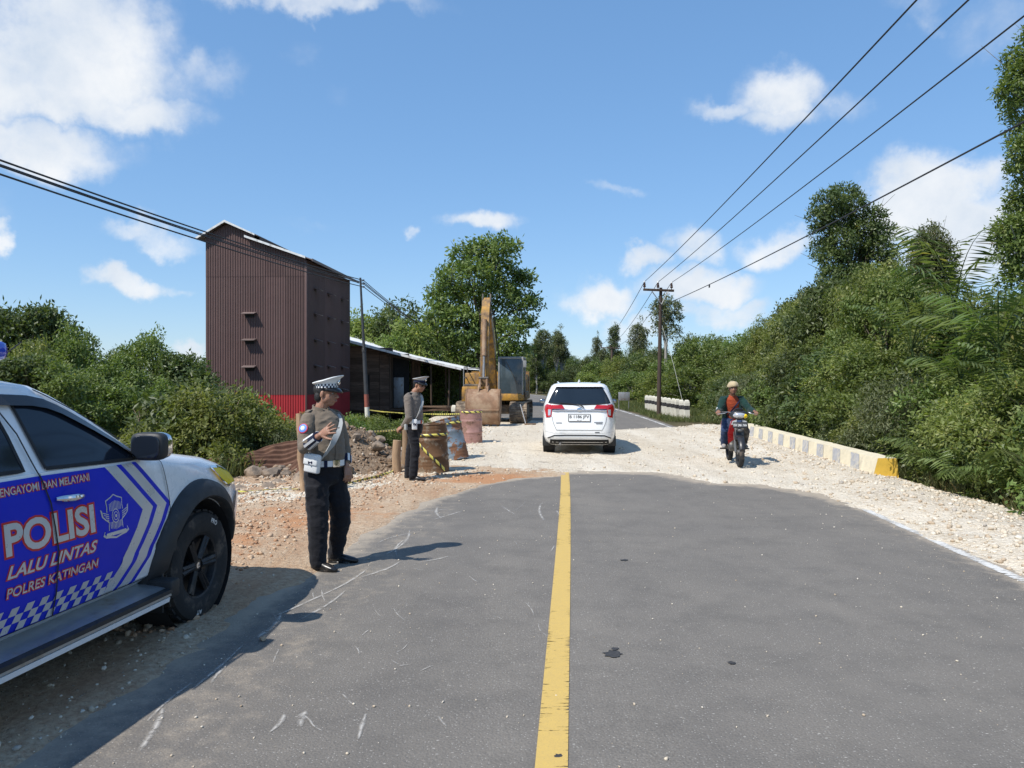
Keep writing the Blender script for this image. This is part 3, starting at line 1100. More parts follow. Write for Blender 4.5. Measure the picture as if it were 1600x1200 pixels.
def tower():
    T = empty('tower_building', (-8.05, 30.0, 0), R(-3.1), 'tall windowless maroon corrugated tower with red base and small hooded vents', 'building')
    zb = -1.3

    def top_front(x):      # x from -4 (left) to 0 (near right corner)
        if x < -3.15:
            return 7.80 - (-3.15 - x) * .58
        if x < -2.05:
            return 7.80 - (x + 3.15) * .44
        return 7.12 - (x + 2.05) * .355
    core = MB()
    core.prism([(-3.97, zb), (-.03, zb), (-.03, 6.2), (-2.05, 6.95), (-3.15, 7.6), (-3.97, 7.1)], 'Y', .03, 6.4)
    core.build('wall', M('brown_sheet'), T, smooth=False)
    for i in range(5):
        a, b = -4 + i * .8, -4 + (i + 1) * .8
        corrugated('wall_sheet', M('red_sheet'), T, 'X', a, b, zb, lambda x: 1.06, -.004)
        corrugated('wall_sheet', M('brown_sheet'), T, 'X', a, b, 1.045, lambda x: 5.7, -.010)
        corrugated('wall_sheet', M('brown_sheet'), T, 'X', a, b, 5.68, lambda x: top_front(x) - .04, -.016)
    for i in range(8):
        a, b = i * .8, (i + 1) * .8
        corrugated('wall_sheet', M('red_sheet'), T, 'Y', a, b, zb, lambda x: 1.06, .004)
        corrugated('wall_sheet', M('brown_sheet'), T, 'Y', a, b, 1.045, lambda x: 6.32, .010)
    MB().box((0.012, -.012, 2.48), (.07, .07, 7.6), bev=.01).build('corner_trim', M('brown_sheet'), T)

    def vent(p, side):
        v = MB()
        if side == 'front':
            v.box((p[0], -.15, p[2]), (.52, .30, .035), (R(14), 0, 0), .006)
            o = v.build('vent_hood', M('roof_brown'), T)
            MB().box((p[0], -.035, p[2] - .10), (.36, .03, .12)).build('vent_opening', M('vent_dark'), o)
        else:
            v.box((.17, p[1], p[2]), (.30, .34, .035), (0, R(16), 0), .006)
            o = v.build('vent_hood', M('roof_brown'), T)
            MB().box((.034, p[1], p[2] - .05), (.02, .18, .05)).build('vent_opening', M('vent_dark'), o)
    for z in (4.24, 3.20, 2.15):
        vent((-2.22, 0, z), 'front')
    for y in (1.05, 2.9, 5.0):
        for z in (5.28, 4.27, 3.23, 2.19, 1.18):
            vent((0, y, z), 'side')
    # upper gable, then the long lower slope
    up = MB()
    up.prism([(-4.28, 7.14), (-3.15, 7.80), (-1.85, 7.23), (-1.85, 7.27), (-3.15, 7.85), (-4.28, 7.185)], 'Y', -.22, 5.0)
    r1 = up.build('upper_roof', M('roof_brown'), T, smooth=False)
    fa = MB()
    fa.prism([(-4.30, 7.12), (-3.15, 7.78), (-1.95, 7.255), (-1.95, 7.315), (-3.15, 7.87), (-4.30, 7.20)], 'Y', -.26, -.224)
    fa.build('fascia', M('fascia'), r1, smooth=False)
    MB().prism([(-1.9, 6.6), (-1.87, 6.6), (-1.87, 7.24), (-1.9, 7.24)], 'Y', .1, 4.9).build('clerestory_wall', M('brown_sheet'), T, smooth=False)
    lo = MB()
    lo.prism([(-2.35, 7.205), (.30, 6.28), (.30, 6.32), (-2.35, 7.25)], 'Y', -.20, 6.9)
    r2 = lo.build('lower_roof', M('roof_brown'), T, smooth=False)
    fa = MB()
    fa.prism([(-2.37, 7.19), (.05, 6.345), (.05, 6.43), (-2.37, 7.275)], 'Y', -.245, -.204)
    fa.build('fascia', M('fascia'), r2, smooth=False)
    MB().box((.31, 3.35, 6.29), (.03, 7.1, .10)).build('eave_board', M('roof_brown'), r2)


tower()


def shed():
    S = empty('timber_shed', (0, 37.5, 0), R(-3.1), 'weathered plank shed on stilts with white tin roof and open porch', 'shed')
    fl = .16
    rz = lambda x: 3.52 - (x + 7.9) * .272 + .013 * max(0, (x + 7.9))**2 * .35
    rs = random.Random(4)
    # plank wall facing the road, board by board
    z = fl
    while z < 3.35:
        h = rs.uniform(.15, .19)
        for a, b in ((-10.2, -7.3), (-7.28, -6.55), (-6.53, -5.98)):
            top = min(z + h - .008, rz(b) - .08)
            if top - z < .03:
                continue
            if a == -7.28 and z > .75 and z < 1.75 and False:
                continue
            MB().box(((a + b) / 2, rs.uniform(-.008, .008), (z + top) / 2), (b - a, .022, top - z), (R(rs.uniform(-2, 2)), 0, 0)).build('plank', M('old_board'), S, smooth=False)
        z += h
    MB().box((-8.0, .12, 1.7), (4.2, .03, 3.0)).build('inner_wall', M('dark_timber'), S)
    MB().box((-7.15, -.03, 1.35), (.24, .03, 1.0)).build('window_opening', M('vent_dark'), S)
    # doorway and the recessed wall of upright slats
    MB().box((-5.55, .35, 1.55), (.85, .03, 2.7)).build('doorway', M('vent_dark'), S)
    MB().box((-5.62, .20, .98), (.50, .03, 1.5), bev=.004).build('door', M('steel_grey'), S)
    for i in range(3):
        MB().box((-5.08 + i * .155, 1.2 + rs.uniform(-.01, .01), 1.45), (.11, .025, 2.55)).build('slat', M('old_board'), S, smooth=False)
    MB().box((-4.98, 1.26, 1.45), (.5, .03, 2.55)).build('inner_wall', M('dark_timber'), S)
    # porch deck on stilts
    for i in range(24):
        MB().box((-9.9 + i * .36, 1.9, fl - .03), (.34, 4.4, .04)).build('deck_board', M('old_board'), S, smooth=False)
    for y in (-.15, 2.0, 4.0):
        MB().box((-6.1, y, fl - .12), (8.4, .10, .12)).build('floor_beam', M('dark_timber'), S)
    for x in (-9.8, -7.9, -6.0, -4.2, -2.3):
        for y in (-.1, 2.0, 4.0):
            MB().tube([(x, y, -1.7), (x, y, fl - .1)], .06, 7).build('stilt', M('dark_timber'), S)
    for x, y in ((-3.95, -.1), (-3.75, 3.6), (-3.1, -.05), (-2.95, 3.4), (-5.98, -.03)):
        MB().tube([(x, y, fl), (x + rs.uniform(-.03, .03), y, rz(x) - .05)], .05, 7).build('porch_post', M('dark_timber'), S)
    MB().box((-4.3, -.05, rz(-4.3) - .14), (3.8, .08, .10), (0, R(11), 0)).build('porch_beam', M('dark_timber'), S)
    MB().box((-4.3, 3.5, rz(-4.3) - .14), (3.8, .08, .10), (0, R(11), 0)).build('porch_beam', M('dark_timber'), S)
    # tin roof: five sheets, each slightly bent
    for k in range(13):
        y0, y1 = -.75 + k * 1.05, -.75 + (k + 1) * 1.05 + .06
        vs, fs = [], []
        xs = [-13.4 + .35 * i for i in range(33)]
        n = 14
        for i, x in enumerate(xs):
            for j in range(n + 1):
                y = y0 + (y1 - y0) * j / n
                vs.append((x, y, rz(x) + .012 * math.sin(j * math.pi) + (.012 if j % 2 else 0) + .004 * k))
        for i in range(len(xs) - 1):
            for j in range(n):
                a = i * (n + 1) + j
                fs.append((a, a + n + 1, a + n + 2, a + 1))
        MB().add(vs, fs).build('roof_sheet', M('roof_sheet'), S, smooth=False)
    pts = [(x, -.78, rz(x) - .03) for x in [-10.4 + .5 * i for i in range(17)]]
    for a, b in zip(pts[:-1], pts[1:]):
        pass
    fb = MB()
    vs, fs = [], []
    for i, p in enumerate(pts):
        vs += [(p[0], -.80, p[2] - .055), (p[0], -.80, p[2] + .06), (p[0], -.765, p[2] + .06), (p[0], -.765, p[2] - .055)]
        if i:
            k = 4 * i
            for q in range(4):
                fs.append((k - 4 + q, k - 4 + (q + 1) % 4, k + (q + 1) % 4, k + q))
    fb.add(vs, fs)
    fb.build('barge_board', M('fascia'), S, smooth=False)


shed()


# ---- stack of boards left on the deck
def board_stack():
    S = empty('board_stack', (-3.6, 34.6, 0), R(8), 'loose stack of brown sawn boards beside the shed porch', 'wood stack')
    rs = random.Random(7)
    z0 = -.86
    MB().box((0, -.3, z0 + .55), (.12, .12, 1.1)).build('support', M('dark_timber'), S)
    MB().box((-.9, .2, z0 + .55), (.12, .12, 1.1)).build('support', M('dark_timber'), S)
    MB().box((.8, .2, z0 + .55), (.12, .12, 1.1)).build('support', M('dark_timber'), S)
    for i in range(14):
        MB().box((rs.uniform(-.2, .2), rs.uniform(-.4, .4), z0 + 1.1 + .03 * (i // 2) + .01), (rs.uniform(1.6, 2.4), .16, .028), (0, R(rs.uniform(-3, 3)), R(rs.uniform(-9, 9)))).build('board', M('raw_wood' if i % 3 == 0 else 'old_board'), S, smooth=False)


board_stack()


def sag_pts(a, b, sag, n=24):
    a, b = Vector(a), Vector(b)
    return [a.lerp(b, i / n) - Vector((0, 0, 4 * sag * (i / n) * (1 - i / n))) for i in range(n + 1)]


def cable(name, pts, r, mat, label, cat='cable', group=None):
    o = MB().tube(pts, r, 5).build(name, mat, None)
    return tag(o, label, cat, group)


def left_pole():
    base = px(577, 690, 30.0)
    base.z = float(terrain(base.x, base.y)) - .15
    top = px(563, 434, 30.0)
    P = empty('utility_pole', base, 0, 'slim black utility pole with red and white painted bands near the shed', 'pole')

    def at(z):
        k = (z - base.z) / (top.z - base.z)
        return (top - base) * k

    def seg(nm, z0, z1, m, extra=0.0):
        r = lambda z: .100 - .007 * (z - base.z) + extra
        MB().tube([at(z0), at(z1)], [r(z0), r(z1)], 14).build(nm, m, P)
    seg('pole_shaft', base.z, 0.020, M('paint_black'))
    seg('white_band', 0.020, 0.570, M('concrete_white'), .004)
    seg('red_band', 0.570, 1.070, simple('faded_red', (.30, .09, .06), .8, var=.2), .004)
    seg('pole_shaft', 1.070, 2.72, simple('pole_grey', (.045, .047, .05), .6, var=.25))
    seg('joint_collar', 2.72, 2.88, M('paint_black'), .014)
    seg('pole_shaft', 2.88, top.z, M('pole_grey'), -.014)
    for k, z in enumerate((5.52, 5.38, 5.26)):
        p = at(z)
        MB().box((p.x + .05, p.y, p.z), (.16, .05, .035), bev=.006).build('bracket', M('steel_grey'), P)
        MB().lathe([(.02, -.03), (.035, -.03), (.035, .03), (.02, .03)], 10, Matrix.Translation(p + Vector((.12, 0, 0)))).build('insulator', M('insulator'), P)
    # cables: a run towards the camera's left and one on to the next pole behind the trees
    for k, (z, v0) in enumerate(((5.52, 250), (5.44, 257), (5.38, 259), (5.26, 272))):
        A = base + at(z) + Vector((.12, 0, 0))
        near = px(0, v0, 11.4)
        d = near - A
        pts = [A.lerp(near, i / 14.0) - Vector((0, 0, 4 * .10 * (i / 14.0) * (1 - i / 14.0))) for i in range(15)]
        dd = (pts[-1] - pts[-2])
        for q in range(1, 14):
            pts.append(pts[14] + dd * q * 1.6 + Vector((0, 0, .006 * q * q)))
        cable('overhead_cable', pts, .017 if k != 1 else .013, M('cable_black'), 'black overhead cable strung past the tower to the banded pole', group='cables to the banded pole')
        far = Vector((-4.6, 75, 5.4 + .06 * k))
        cable('overhead_cable', sag_pts(A, far, .7), .016, M('cable_black'), 'black overhead cable sagging from the banded pole towards the big tree', group='cables beyond the banded pole')


left_pole()


def cross_pole(base, h, label, arm=1.35, r=.10, parts=True, lean=(0, 0)):
    P = empty('power_pole', base, 0, label, 'pole')
    top = Vector((lean[0], lean[1], h))
    MB().tube([(0, 0, -.3), tuple(top * .5), tuple(top)], [r, r * .85, r * .68], 12).build('pole_shaft', M('pole_wood'), P)
    az = h - .12
    MB().box((top.x - .12, top.y - .12, az), (arm, .09, .10), (0, R(2.2), 0), .012).build('cross_arm', M('dark_timber'), P)
    if parts:
        MB().tube([(top.x, top.y - .14, h - .75), (top.x - .42, top.y - .15, h - .17)], .022, 6).build('brace', M('steel_grey'), P)
        MB().tube([(top.x, top.y - .14, h - .75), (top.x + .30, top.y - .15, h - .17)], .022, 6).build('brace', M('steel_grey'), P)
    ins = []
    for k, dx in enumerate((-.46, -.02, .42)):
        x = top.x - .12 + dx * arm / .98 * .98
        z = az + .05 - dx * .04
        i = MB().lathe([(.018, 0), (.018, .05), (.055, .06), (.065, .11), (.045, .13), (.06, .17), (.04, .20), (.05, .24), (.02, .27)], 12, Matrix.Translation((x, top.y - .12, z))).build('insulator', M('insulator'), P)
        MB().lathe([(.03, .27), (.045, .285), (.03, .32), (.01, .335)], 10, Matrix.Translation((x, top.y - .12, z))).build('insulator_cap', M('insulator_white'), i)
        ins.append(Vector(base) + Vector((x, top.y - .12, z + .30)))
    return P, ins


RP = gnd(1029, 651)
RP.z = float(terrain(RP.x, RP.y))
P1, ins1 = cross_pole(RP, 5.68 - RP.z, 'tall brown power pole with cross arm standing before the guard posts', lean=(.10, 0))
FP = px(956, 612, 82)
FP.z = float(terrain(FP.x, FP.y))
P2, ins2 = cross_pole(FP, 5.0 - FP.z, 'distant power pole with cross arm beyond the small grey sign', parts=False, arm=2.2, r=.16)
ends = [px(1432, 0, 8.0), px(1513, 0, 8.15), px(1600, 25, 8.3)]
for a, e in zip(ins1, ends):
    pts = [a.lerp(e, i / 16.0) - Vector((0, 0, 4 * .10 * (i / 16.0) * (1 - i / 16.0))) for i in range(17)]
    dd = pts[-1] - pts[-2]
    pts += [pts[16] + dd * q * 1.5 + Vector((0, 0, .012 * q * q)) for q in range(1, 14)]
    cable('overhead_wire', pts, .011, M('cable_black'), 'thin power line running overhead from the brown cross arm pole', 'wire', 'power lines over the right verge')
for a, b in zip(ins1, ins2):
    cable('overhead_wire', sag_pts(a, b, .45), .014, M('cable_black'), 'thin power line running on from the brown pole to the distant pole', 'wire', 'power lines between the two poles')
a = RP + Vector((.07, -.1, 4.85 - RP.z))
e = px(1595, 193, 8.8)
pts = [a.lerp(e, i / 16.0) - Vector((0, 0, 4 * .10 * (i / 16.0) * (1 - i / 16.0))) for i in range(17)]
dd = pts[-1] - pts[-2]
pts += [pts[16] + dd * q * 1.5 + Vector((0, 0, .012 * q * q)) for q in range(1, 14)]
lw = cable('low_cable', pts, .013, M('cable_black'), 'lowest overhead cable hung halfway up the brown power pole', 'cable')
MB().box(pts[6] - Vector((0, 0, .05)), (.04, .06, .10), bev=.01).build('cable_clamp', M('cable_black'), lw)
gp = px(1071, 628, 33.5)
cable('guy_wire', [RP + Vector((.09, 0, 4.3)), RP.lerp(gp, .55) + Vector((0, 0, 2.0)), gp - Vector((0, 0, .5))], .010, M('rope_pale'), 'slanting pale guy wire bracing the brown power pole', 'wire')
# two plain posts far up the road
for (u, v0, v1, d) in ((899, 562, 600, 95), (1037, 520, 560, 60)):
    pass


def barrier():
    A, B = Vector((6.34, 13.1, 0)), Vector((6.98, 23.4, 0))
    d = (B - A).normalized()
    rz = math.atan2(d.y, d.x)
    Bt = empty('concrete_barrier', A, rz, 'low cream concrete kerb barrier with grey stripes and yellow end', 'barrier')
    L = (B - A).length
    # local X along, local Y to the left (towards the road)
    sec = [(-.26, -.35), (.25, -.35), (.17, .02), (.09, .345), (-.22, .345), (-.25, .02)]
    nst = 26
    vs, fs = [], []
    k = len(sec)
    rs = random.Random(2)
    for i in range(nst + 1):
        x = .012 + (L - .012) * i / nst
        for (y, z) in sec:
            vs.append((x, y + rs.uniform(-.004, .004), z + rs.uniform(-.005, .005) + (.0 if i < nst else -.05)))
        if i:
            for q in range(k):
                fs.append(((i - 1) * k + q, (i - 1) * k + (q + 1) % k, i * k + (q + 1) % k, i * k + q))
    fs.append(tuple(nst * k + q for q in range(k)))
    MB().add(vs, fs).build('body', M('concrete_cream'), Bt, angle=25)
    MB().prism(sec, 'X', 0, .012).build('yellow_end', M('paint_yellow'), Bt, smooth=False)
    # grey stripes painted slanting on the road side
    n = 10
    for i in range(n):
        x0 = .62 + i * (L - .9) / n
        w = .40
        vs = []
        for (dx, (y, z)) in ((.20, (.095, .335)), (.0, (.177, .012)), (-.08, (.253, -.33))):
            vs += [(x0 + dx, y + .004, z), (x0 + dx + w, y + .004, z)]
        MB().add(vs, [(0, 1, 3, 2), (2, 3, 5, 4)]).build('painted_stripe', M('paint_grey'), Bt, smooth=False)


barrier()


def guard_post(name, loc, rz, label, group):
    P = empty(name, loc, rz, label, 'guard post', group)
    sec = lambda w, dd, z: [(-w, -dd, z), (w, -dd, z), (w, dd, z), (-w, dd, z)]

    def blk(nm, zs, m, grow=0.0):
        vs, fs = [], []
        for i, (z, w, d_) in enumerate(zs):
            vs += sec(w + grow, d_ + grow, z)
            if i:
                for q in range(4):
                    fs.append((4 * i - 4 + q, 4 * i - 4 + (q + 1) % 4, 4 * i + (q + 1) % 4, 4 * i + q))
        fs += [(3, 2, 1, 0), tuple(len(vs) - 4 + q for q in range(4))]
        return MB().add(vs, fs).build(nm, m, P, smooth=False)
    blk('post', [(-.3, .105, .09), (.62, .10, .085), (.70, .085, .07), (.745, .05, .04)], M('concrete_white'))
    blk('black_band', [(.33, .104, .089), (.50, .103, .088)], M('paint_black'), .003)
    return P


g0 = None
for i in range(11):
    p = Vector((7.42 - .02 * i, 32.6 + .84 * i, 0))
    p.z = float(terrain(p.x, p.y)) + .08
    rz_ = R(random.Random(i).uniform(-6, 6))
    lab = 'cream concrete guard post with black band in the row past the pole'
    if g0 is None:
        g0 = guard_post('guard_post', p, rz_, lab, 'guard posts by the power pole')
    else:
        q = copy_tree(g0)
        q.location = p
        q.rotation_euler = (R(random.Random(i + 50).uniform(-2.5, 2.5)), R(random.Random(i + 90).uniform(-2.5, 2.5)), rz_)
for i, (u, d) in enumerate(((709, 29.6), (717.5, 30.3), (725.5, 31.0), (733, 31.8))):
    q = copy_tree(g0)
    p = px(u, 633, d)
    q.location = (p.x, p.y, p.z - .745)
    tag(q, 'cream concrete guard post in the row left of the digger bucket', 'guard post', 'guard posts beside the excavator')


def road_sign():
    p = gnd(967, 641)
    p.z = float(terrain(p.x, p.y))
    S = empty('road_sign', p, R(-4), 'small blank grey sign board on a thin post at the road bend', 'sign')
    MB().box((.27, 0, .80), (.56, .02, .40), bev=.006).build('board', simple('sign_grey', (.17, .18, .19), .5, var=.2), S)
    MB().box((.27, -.004, .80), (.60, .014, .44), bev=.004).build('frame', M('steel_grey'), S)
    MB().tube([(0.0, .02, -.3), (0, .02, 1.0)], .022, 8).build('post', M('steel_grey'), S)
    MB().tube([(.52, .02, -.3), (.52, .02, 1.0)], .018, 8).build('post', M('steel_grey'), S)


road_sign()


# ---- oil drums
def drum_mat(name, paint, rust, amt, scale=3.5):
    m, N, b, out = principled(name)
    v = N.n('ShaderNodeTexCoord').outputs['Object']
    n1 = N.noise(v, scale, 8.0, .68)
    n2 = N.noise(v, scale * 6, 6.0, .7)
    rc = N.mix(n2, rust, tuple(x * .45 for x in rust))
    pc = N.mix(N.range(n2, .4, .7, 0, .5), paint, tuple(x * .6 for x in paint))
    f = N.range(n1, .62 - .34 * amt, .66 - .30 * amt, 0, 1, True)
    N.link(N.mix(f, pc, rc), b.inputs['Base Color'])
    N.link(N.range(f, 0, 1, .45, .9), b.inputs['Roughness'])
    N.link(N.range(f, 0, 1, .25, .0), b.inputs['Metallic'])
    bn = N.n('ShaderNodeBump', {'Strength': .35, 'Distance': .01, 'Height': N.noise(v, 9.0, 5.0, .6)})
    N.link(bn.outputs[0], b.inputs['Normal'])


drum_mat('drum_brown', (.26, .20, .14), (.20, .105, .05), .62, 5.0)
drum_mat('drum_blue', (.20, .25, .29), (.26, .12, .06), .42)
drum_mat('drum_pink', (.40, .22, .185), (.30, .17, .12), .25)
m_, N_, b_, out_ = principled('caution_tape')
uvx = N_.n('ShaderNodeAttribute', attribute_name='along').outputs['Fac']
uvy = N_.n('ShaderNodeAttribute', attribute_name='edge').outputs['Fac']
sw = N_.math('FRACT', N_.math('ADD', N_.math('MULTIPLY', uvx, 6.5), N_.math('MULTIPLY', uvy, .35)))
N_.link(N_.mix(N_.math('GREATER_THAN', sw, .62), (.66, .58, .12), (.05, .05, .045)), b_.inputs['Base Color'])
b_.inputs['Roughness'].default_value = .4


def tape_obj(pts, name='caution_tape', parent=None, w=.03, twist=0.0, up=(0, 0, 1), seed=0):
    """Thin printed ribbon along pts."""
    rs = random.Random(seed)
    pts = [Vector(p) for p in pts]
    fine = []
    for a, b in zip(pts[:-1], pts[1:]):
        n = max(2, int((b - a).length / .06))
        fine += [a.lerp(b, i / n) for i in range(n)]
    fine.append(pts[-1])
    vs, fs, al, ed = [], [], [], []
    s = 0
    ph = rs.uniform(0, 6)
    for i, p in enumerate(fine):
        if i:
            s += (p - fine[i - 1]).length
        t = (fine[min(i + 1, len(fine) - 1)] - fine[max(i - 1, 0)]).normalized()
        side = Vector(up)
        side = (side - t * side.dot(t)).normalized()
        ang = twist * math.sin(s * 2.1 + ph) + .25 * twist * math.sin(s * 5.7 + ph)
        side = Matrix.Rotation(ang, 3, t) @ side
        nn = side.cross(t) * .002
        vs += [p - side * w - nn, p + side * w - nn, p + side * w + nn, p - side * w + nn]
        al += [s] * 4
        ed += [0, 1, 1, 0]
        if i:
            k = 4 * i
            for q in range(4):
                fs.append((k - 4 + q, k - 4 + (q + 1) % 4, k + (q + 1) % 4, k + q))
    me = np_mesh(name, np.array([v[:] for v in vs]), np.array(fs).ravel(), 4, {'along': np.array(al), 'edge': np.array(ed)})
    return link_mesh(name, me, M('caution_tape'), parent)


def drum(loc, tilt, mat, label, wraps=(), sc=1.0):
    D = empty('oil_drum', loc, 0, label, 'oil drum', 'oil drums along the gravel edge')
    D.rotation_euler = tilt
    r = .29 * sc
    h = .88 * sc
    prof = [(r * .93, 0), (r, .0), (r * 1.02, .012), (r, .03)]
    for z0 in (.30, .60):
        prof += [(r, z0 - .035), (r * 1.045, z0 - .012), (r * 1.045, z0 + .012), (r, z0 + .035)]
    for z0 in (.10, .16, .22, .70, .76, .82):
        prof += [(r, z0 - .02), (r * 1.018, z0), (r, z0 + .02)]
    prof = sorted([(a, b * h / .88) for a, b in prof], key=lambda q: q[1])
    prof += [(r, h - .02), (r * 1.03, h - .01), (r * 1.03, h), (r * .96, h), (r * .96, h - .10), (0.01, h - .10)]
    me = MB().lathe([(.01, 0)] + prof, 30, close=False).mesh('shell')
    o = link_mesh('shell', me, mat, D)
    me.shade_smooth()
    me.set_sharp_from_angle(angle=R(40))
    rs = random.Random(int(loc[1] * 10))
    displace(me, lambda p: .014 * mnoise.noise(p * 5.0 + Vector((loc[1], 0, 0))))
    fill = MB()
    for k in range(40):
        a = rs.uniform(0, 6.28)
        q = r * .85 * math.sqrt(rs.random())
        s = rs.uniform(.03, .06)
        fill.ellipsoid((q * math.cos(a), q * math.sin(a), h - .07 + rs.uniform(0, .04)), (s, s * .8, s * .7), (rs.random(), rs.random(), rs.random()), 6, 4)
    f = fill.build('stone_fill', M('rock'), D, smooth=False)
    f['kind'] = 'stuff'
    for (z0, z1, a0, a1) in wraps:
        pts = []
        for i in range(20):
            a = R(a0 + (a1 - a0) * i / 19.0)
            pts.append((r * 1.055 * math.cos(a), r * 1.055 * math.sin(a), z0 + (z1 - z0) * i / 19.0))
        tape_obj(pts, 'caution_tape', D, .022)
    return D


def zgrav(x, y):
    return float(gravel_z(np.array([x]), np.array([y]))[0])


d1 = gnd(677, 739)
drum((d1.x, d1.y, zgrav(d1.x, d1.y) - .02), (R(-2), R(-3), R(20)), M('drum_brown'), 'rusty brown oil drum with yellow tape dangling beside the standing officer', [(.70, .68, 180, 350), (.66, .05, 190, 300)])
d2 = gnd(712, 719)
drum((d2.x, d2.y, zgrav(d2.x, d2.y) - .02), (R(-4), R(-14), R(0)), M('drum_blue'), 'leaning blue grey oil drum with rust patches, between two others', [(.80, .74, 180, 360)])
d3 = gnd(737, 693)
drum((d3.x, d3.y, zgrav(d3.x, d3.y) - .02), (0, R(-2), R(40)), M('drum_pink'), 'faded pink oil drum with tape around its rim before the digger bucket', [(.83, .80, 180, 360)], .97)
pat = MB()     # faint letters painted on the leaning drum
simple('old_white', (.45, .46, .45), .7, var=.3)
DRL = [fit_text('I', -.055, -.035, .43, .55, 1), fit_text('L', -.01, .05, .43, .55, 1)]
DR2 = [o for o in bpy.data.objects if o.name.startswith('oil_drum') and o.get('label', '').startswith('leaning')][0]
for vs, fs in DRL:
    vs2 = [Vector((.305 * math.cos(R(-100) + v.x / .29), .305 * math.sin(R(-100) + v.x / .29), v.y)) for v in vs]
    MB().add([v for v in vs2], fs).build('letter', M('paint_black'), DR2, smooth=False, fix=False)


def strip_thing(pts, label, twist=.8, seed=1, up=(0, 0, 1), w=.024):
    o = tape_obj(pts, 'caution_tape', None, w, twist, up, seed)
    return tag(o, label, 'tape')


lp = px(577, 641, 29.8)
strip_thing(sag_pts(lp, px(722, 647, 21.6), .06, 10), 'yellow and black caution tape stretched from the banded pole past the officer', .35, 3)
strip_thing(sag_pts(px(536, 673, 15.5), px(640, 668, 19.0), .05, 10), 'lower yellow caution tape stretched in front of the banded pole', .5, 5)
zt = [(358, 776), (400, 773), (440, 770), (480, 771), (520, 768), (560, 758), (590, 750), (612, 742), (628, 733)]
pts = []
for (u, v) in zt:
    q = gnd(u, v)
    q.z = max(zgrav(q.x, q.y), float(terrain(q.x, q.y))) + .035
    pts.append(q)
strip_thing(pts, 'fallen yellow caution tape lying along the edge of the crushed stone', 1.2, 9, (0, 1, .6), .022)


def stake(pts, rad, label, group=None, seed=0):
    mb = MB().tube(pts, rad, 9)
    me = mb.mesh('wooden_stake')
    rs = random.Random(seed)
    me.shade_smooth()
    o = link_mesh('wooden_stake', me, M('raw_wood'))
    me.set_sharp_from_angle(angle=R(50))
    displace(me, lambda p: .012 * mnoise.noise(p * 7 + Vector((seed, 0, 0))))
    return tag(o, label, 'stake', group)


def path(a, b, n, wob, seed):
    rs = random.Random(seed)
    return [Vector(a).lerp(Vector(b), i / (n - 1)) + Vector((rs.uniform(-wob, wob), rs.uniform(-wob, wob), 0)) for i in range(n)]


b0 = gnd(478, 772)
stake(path((b0.x, b0.y, -.3), tuple(px(467, 646, b0.y)), 8, .016, 1), [.055, .056, .06, .055, .058, .055, .055, .05], 'tall crooked bare wooden stake behind the gesturing officer', seed=1)
b1 = px(484, 760, 12.0)
stake(path((b1.x, b1.y, -.3), tuple(px(476, 690, 12.0)), 6, .012, 2), [.04] * 6, 'thin short stake leaning against the tall crooked stake', seed=2)
for k, (u, vb, vt, d, r, lab) in enumerate(((619, 738, 688, 13.7, .085, 'stout short wooden stump left of the officer with hands behind back'), (633, 738, 671, 14.3, .075, 'taller rough stump beside the legs of the officer with hands behind back'))):
    p0, p1 = px(u, vb, d), px(u + 1, vt, d)
    stake(path((p0.x, p0.y, p0.z - .5), tuple(p1), 5, .012, 5 + k), [r * 1.1, r, r, r * .95, r * .9], lab, seed=5 + k)


# ---- rubble, rocks and the crumpled roofing sheets
def rock(loc, s, seed, label, group, mat='rock', nm='rock', sub=2, flat=.75):
    bm = bmesh.new()
    bmesh.ops.create_icosphere(bm, subdivisions=sub, radius=1.0)
    rs = random.Random(seed)
    off = Vector((rs.uniform(0, 90), rs.uniform(0, 90), rs.uniform(0, 90)))
    sc = Vector((rs.uniform(.8, 1.25), rs.uniform(.7, 1.0), rs.uniform(.55, .9) * flat / .75)) * s
    for v in bm.verts:
        k = 1 + .42 * mnoise.noise(v.co * 1.1 + off) + .18 * mnoise.noise(v.co * 2.6 + off)
        q = v.co * k
        v.co = Vector((q.x * sc.x, q.y * sc.y, q.z * sc.z))
    me = bpy.data.meshes.new(nm)
    bm.to_mesh(me)
    bm.free()
    me.shade_smooth()
    me.set_sharp_from_angle(angle=R(28))
    o = link_mesh(nm, me, M(mat))
    o.location = loc
    o.rotation_euler = (0, 0, rs.uniform(0, 6.28))
    return tag(o, label, 'rock', group)


rr = random.Random(21)
for k in range(34):
    u = rr.uniform(372, 515)
    d = rr.uniform(11.6, 14.0)
    x = (u - 800) / 1200 * d
    s = rr.choice([.06, .08, .10, .12, .15, .20])
    rock((x, d, float(terrain(x, d)) + s * .15), s, k, 'grey brown lump of rubble heaped below the crumpled roofing sheets', 'rubble at the edge of the bank')
for k in range(16):
    u = rr.uniform(520, 640)
    d = rr.uniform(13.2, 16.0)
    x = (u - 800) / 1200 * d
    s = rr.choice([.06, .08, .10, .14, .2])
    rock((x, d, float(terrain(x, d)) + s * .3), s, 60 + k, 'brown stone lying on the spoil bank behind the officers', 'stones on the spoil bank')
big = gnd(620, 712)
rock((-2.55, 14.6, float(terrain(-2.55, 14.6)) + .12), .15, 200, 'pale grey boulder beside the rough wooden stumps', None)
st = gnd(411, 1003)
rock((st.x, st.y, .022), .022, 300, 'single small pale stone lying on the asphalt near the parked pickup', None, 'stone')


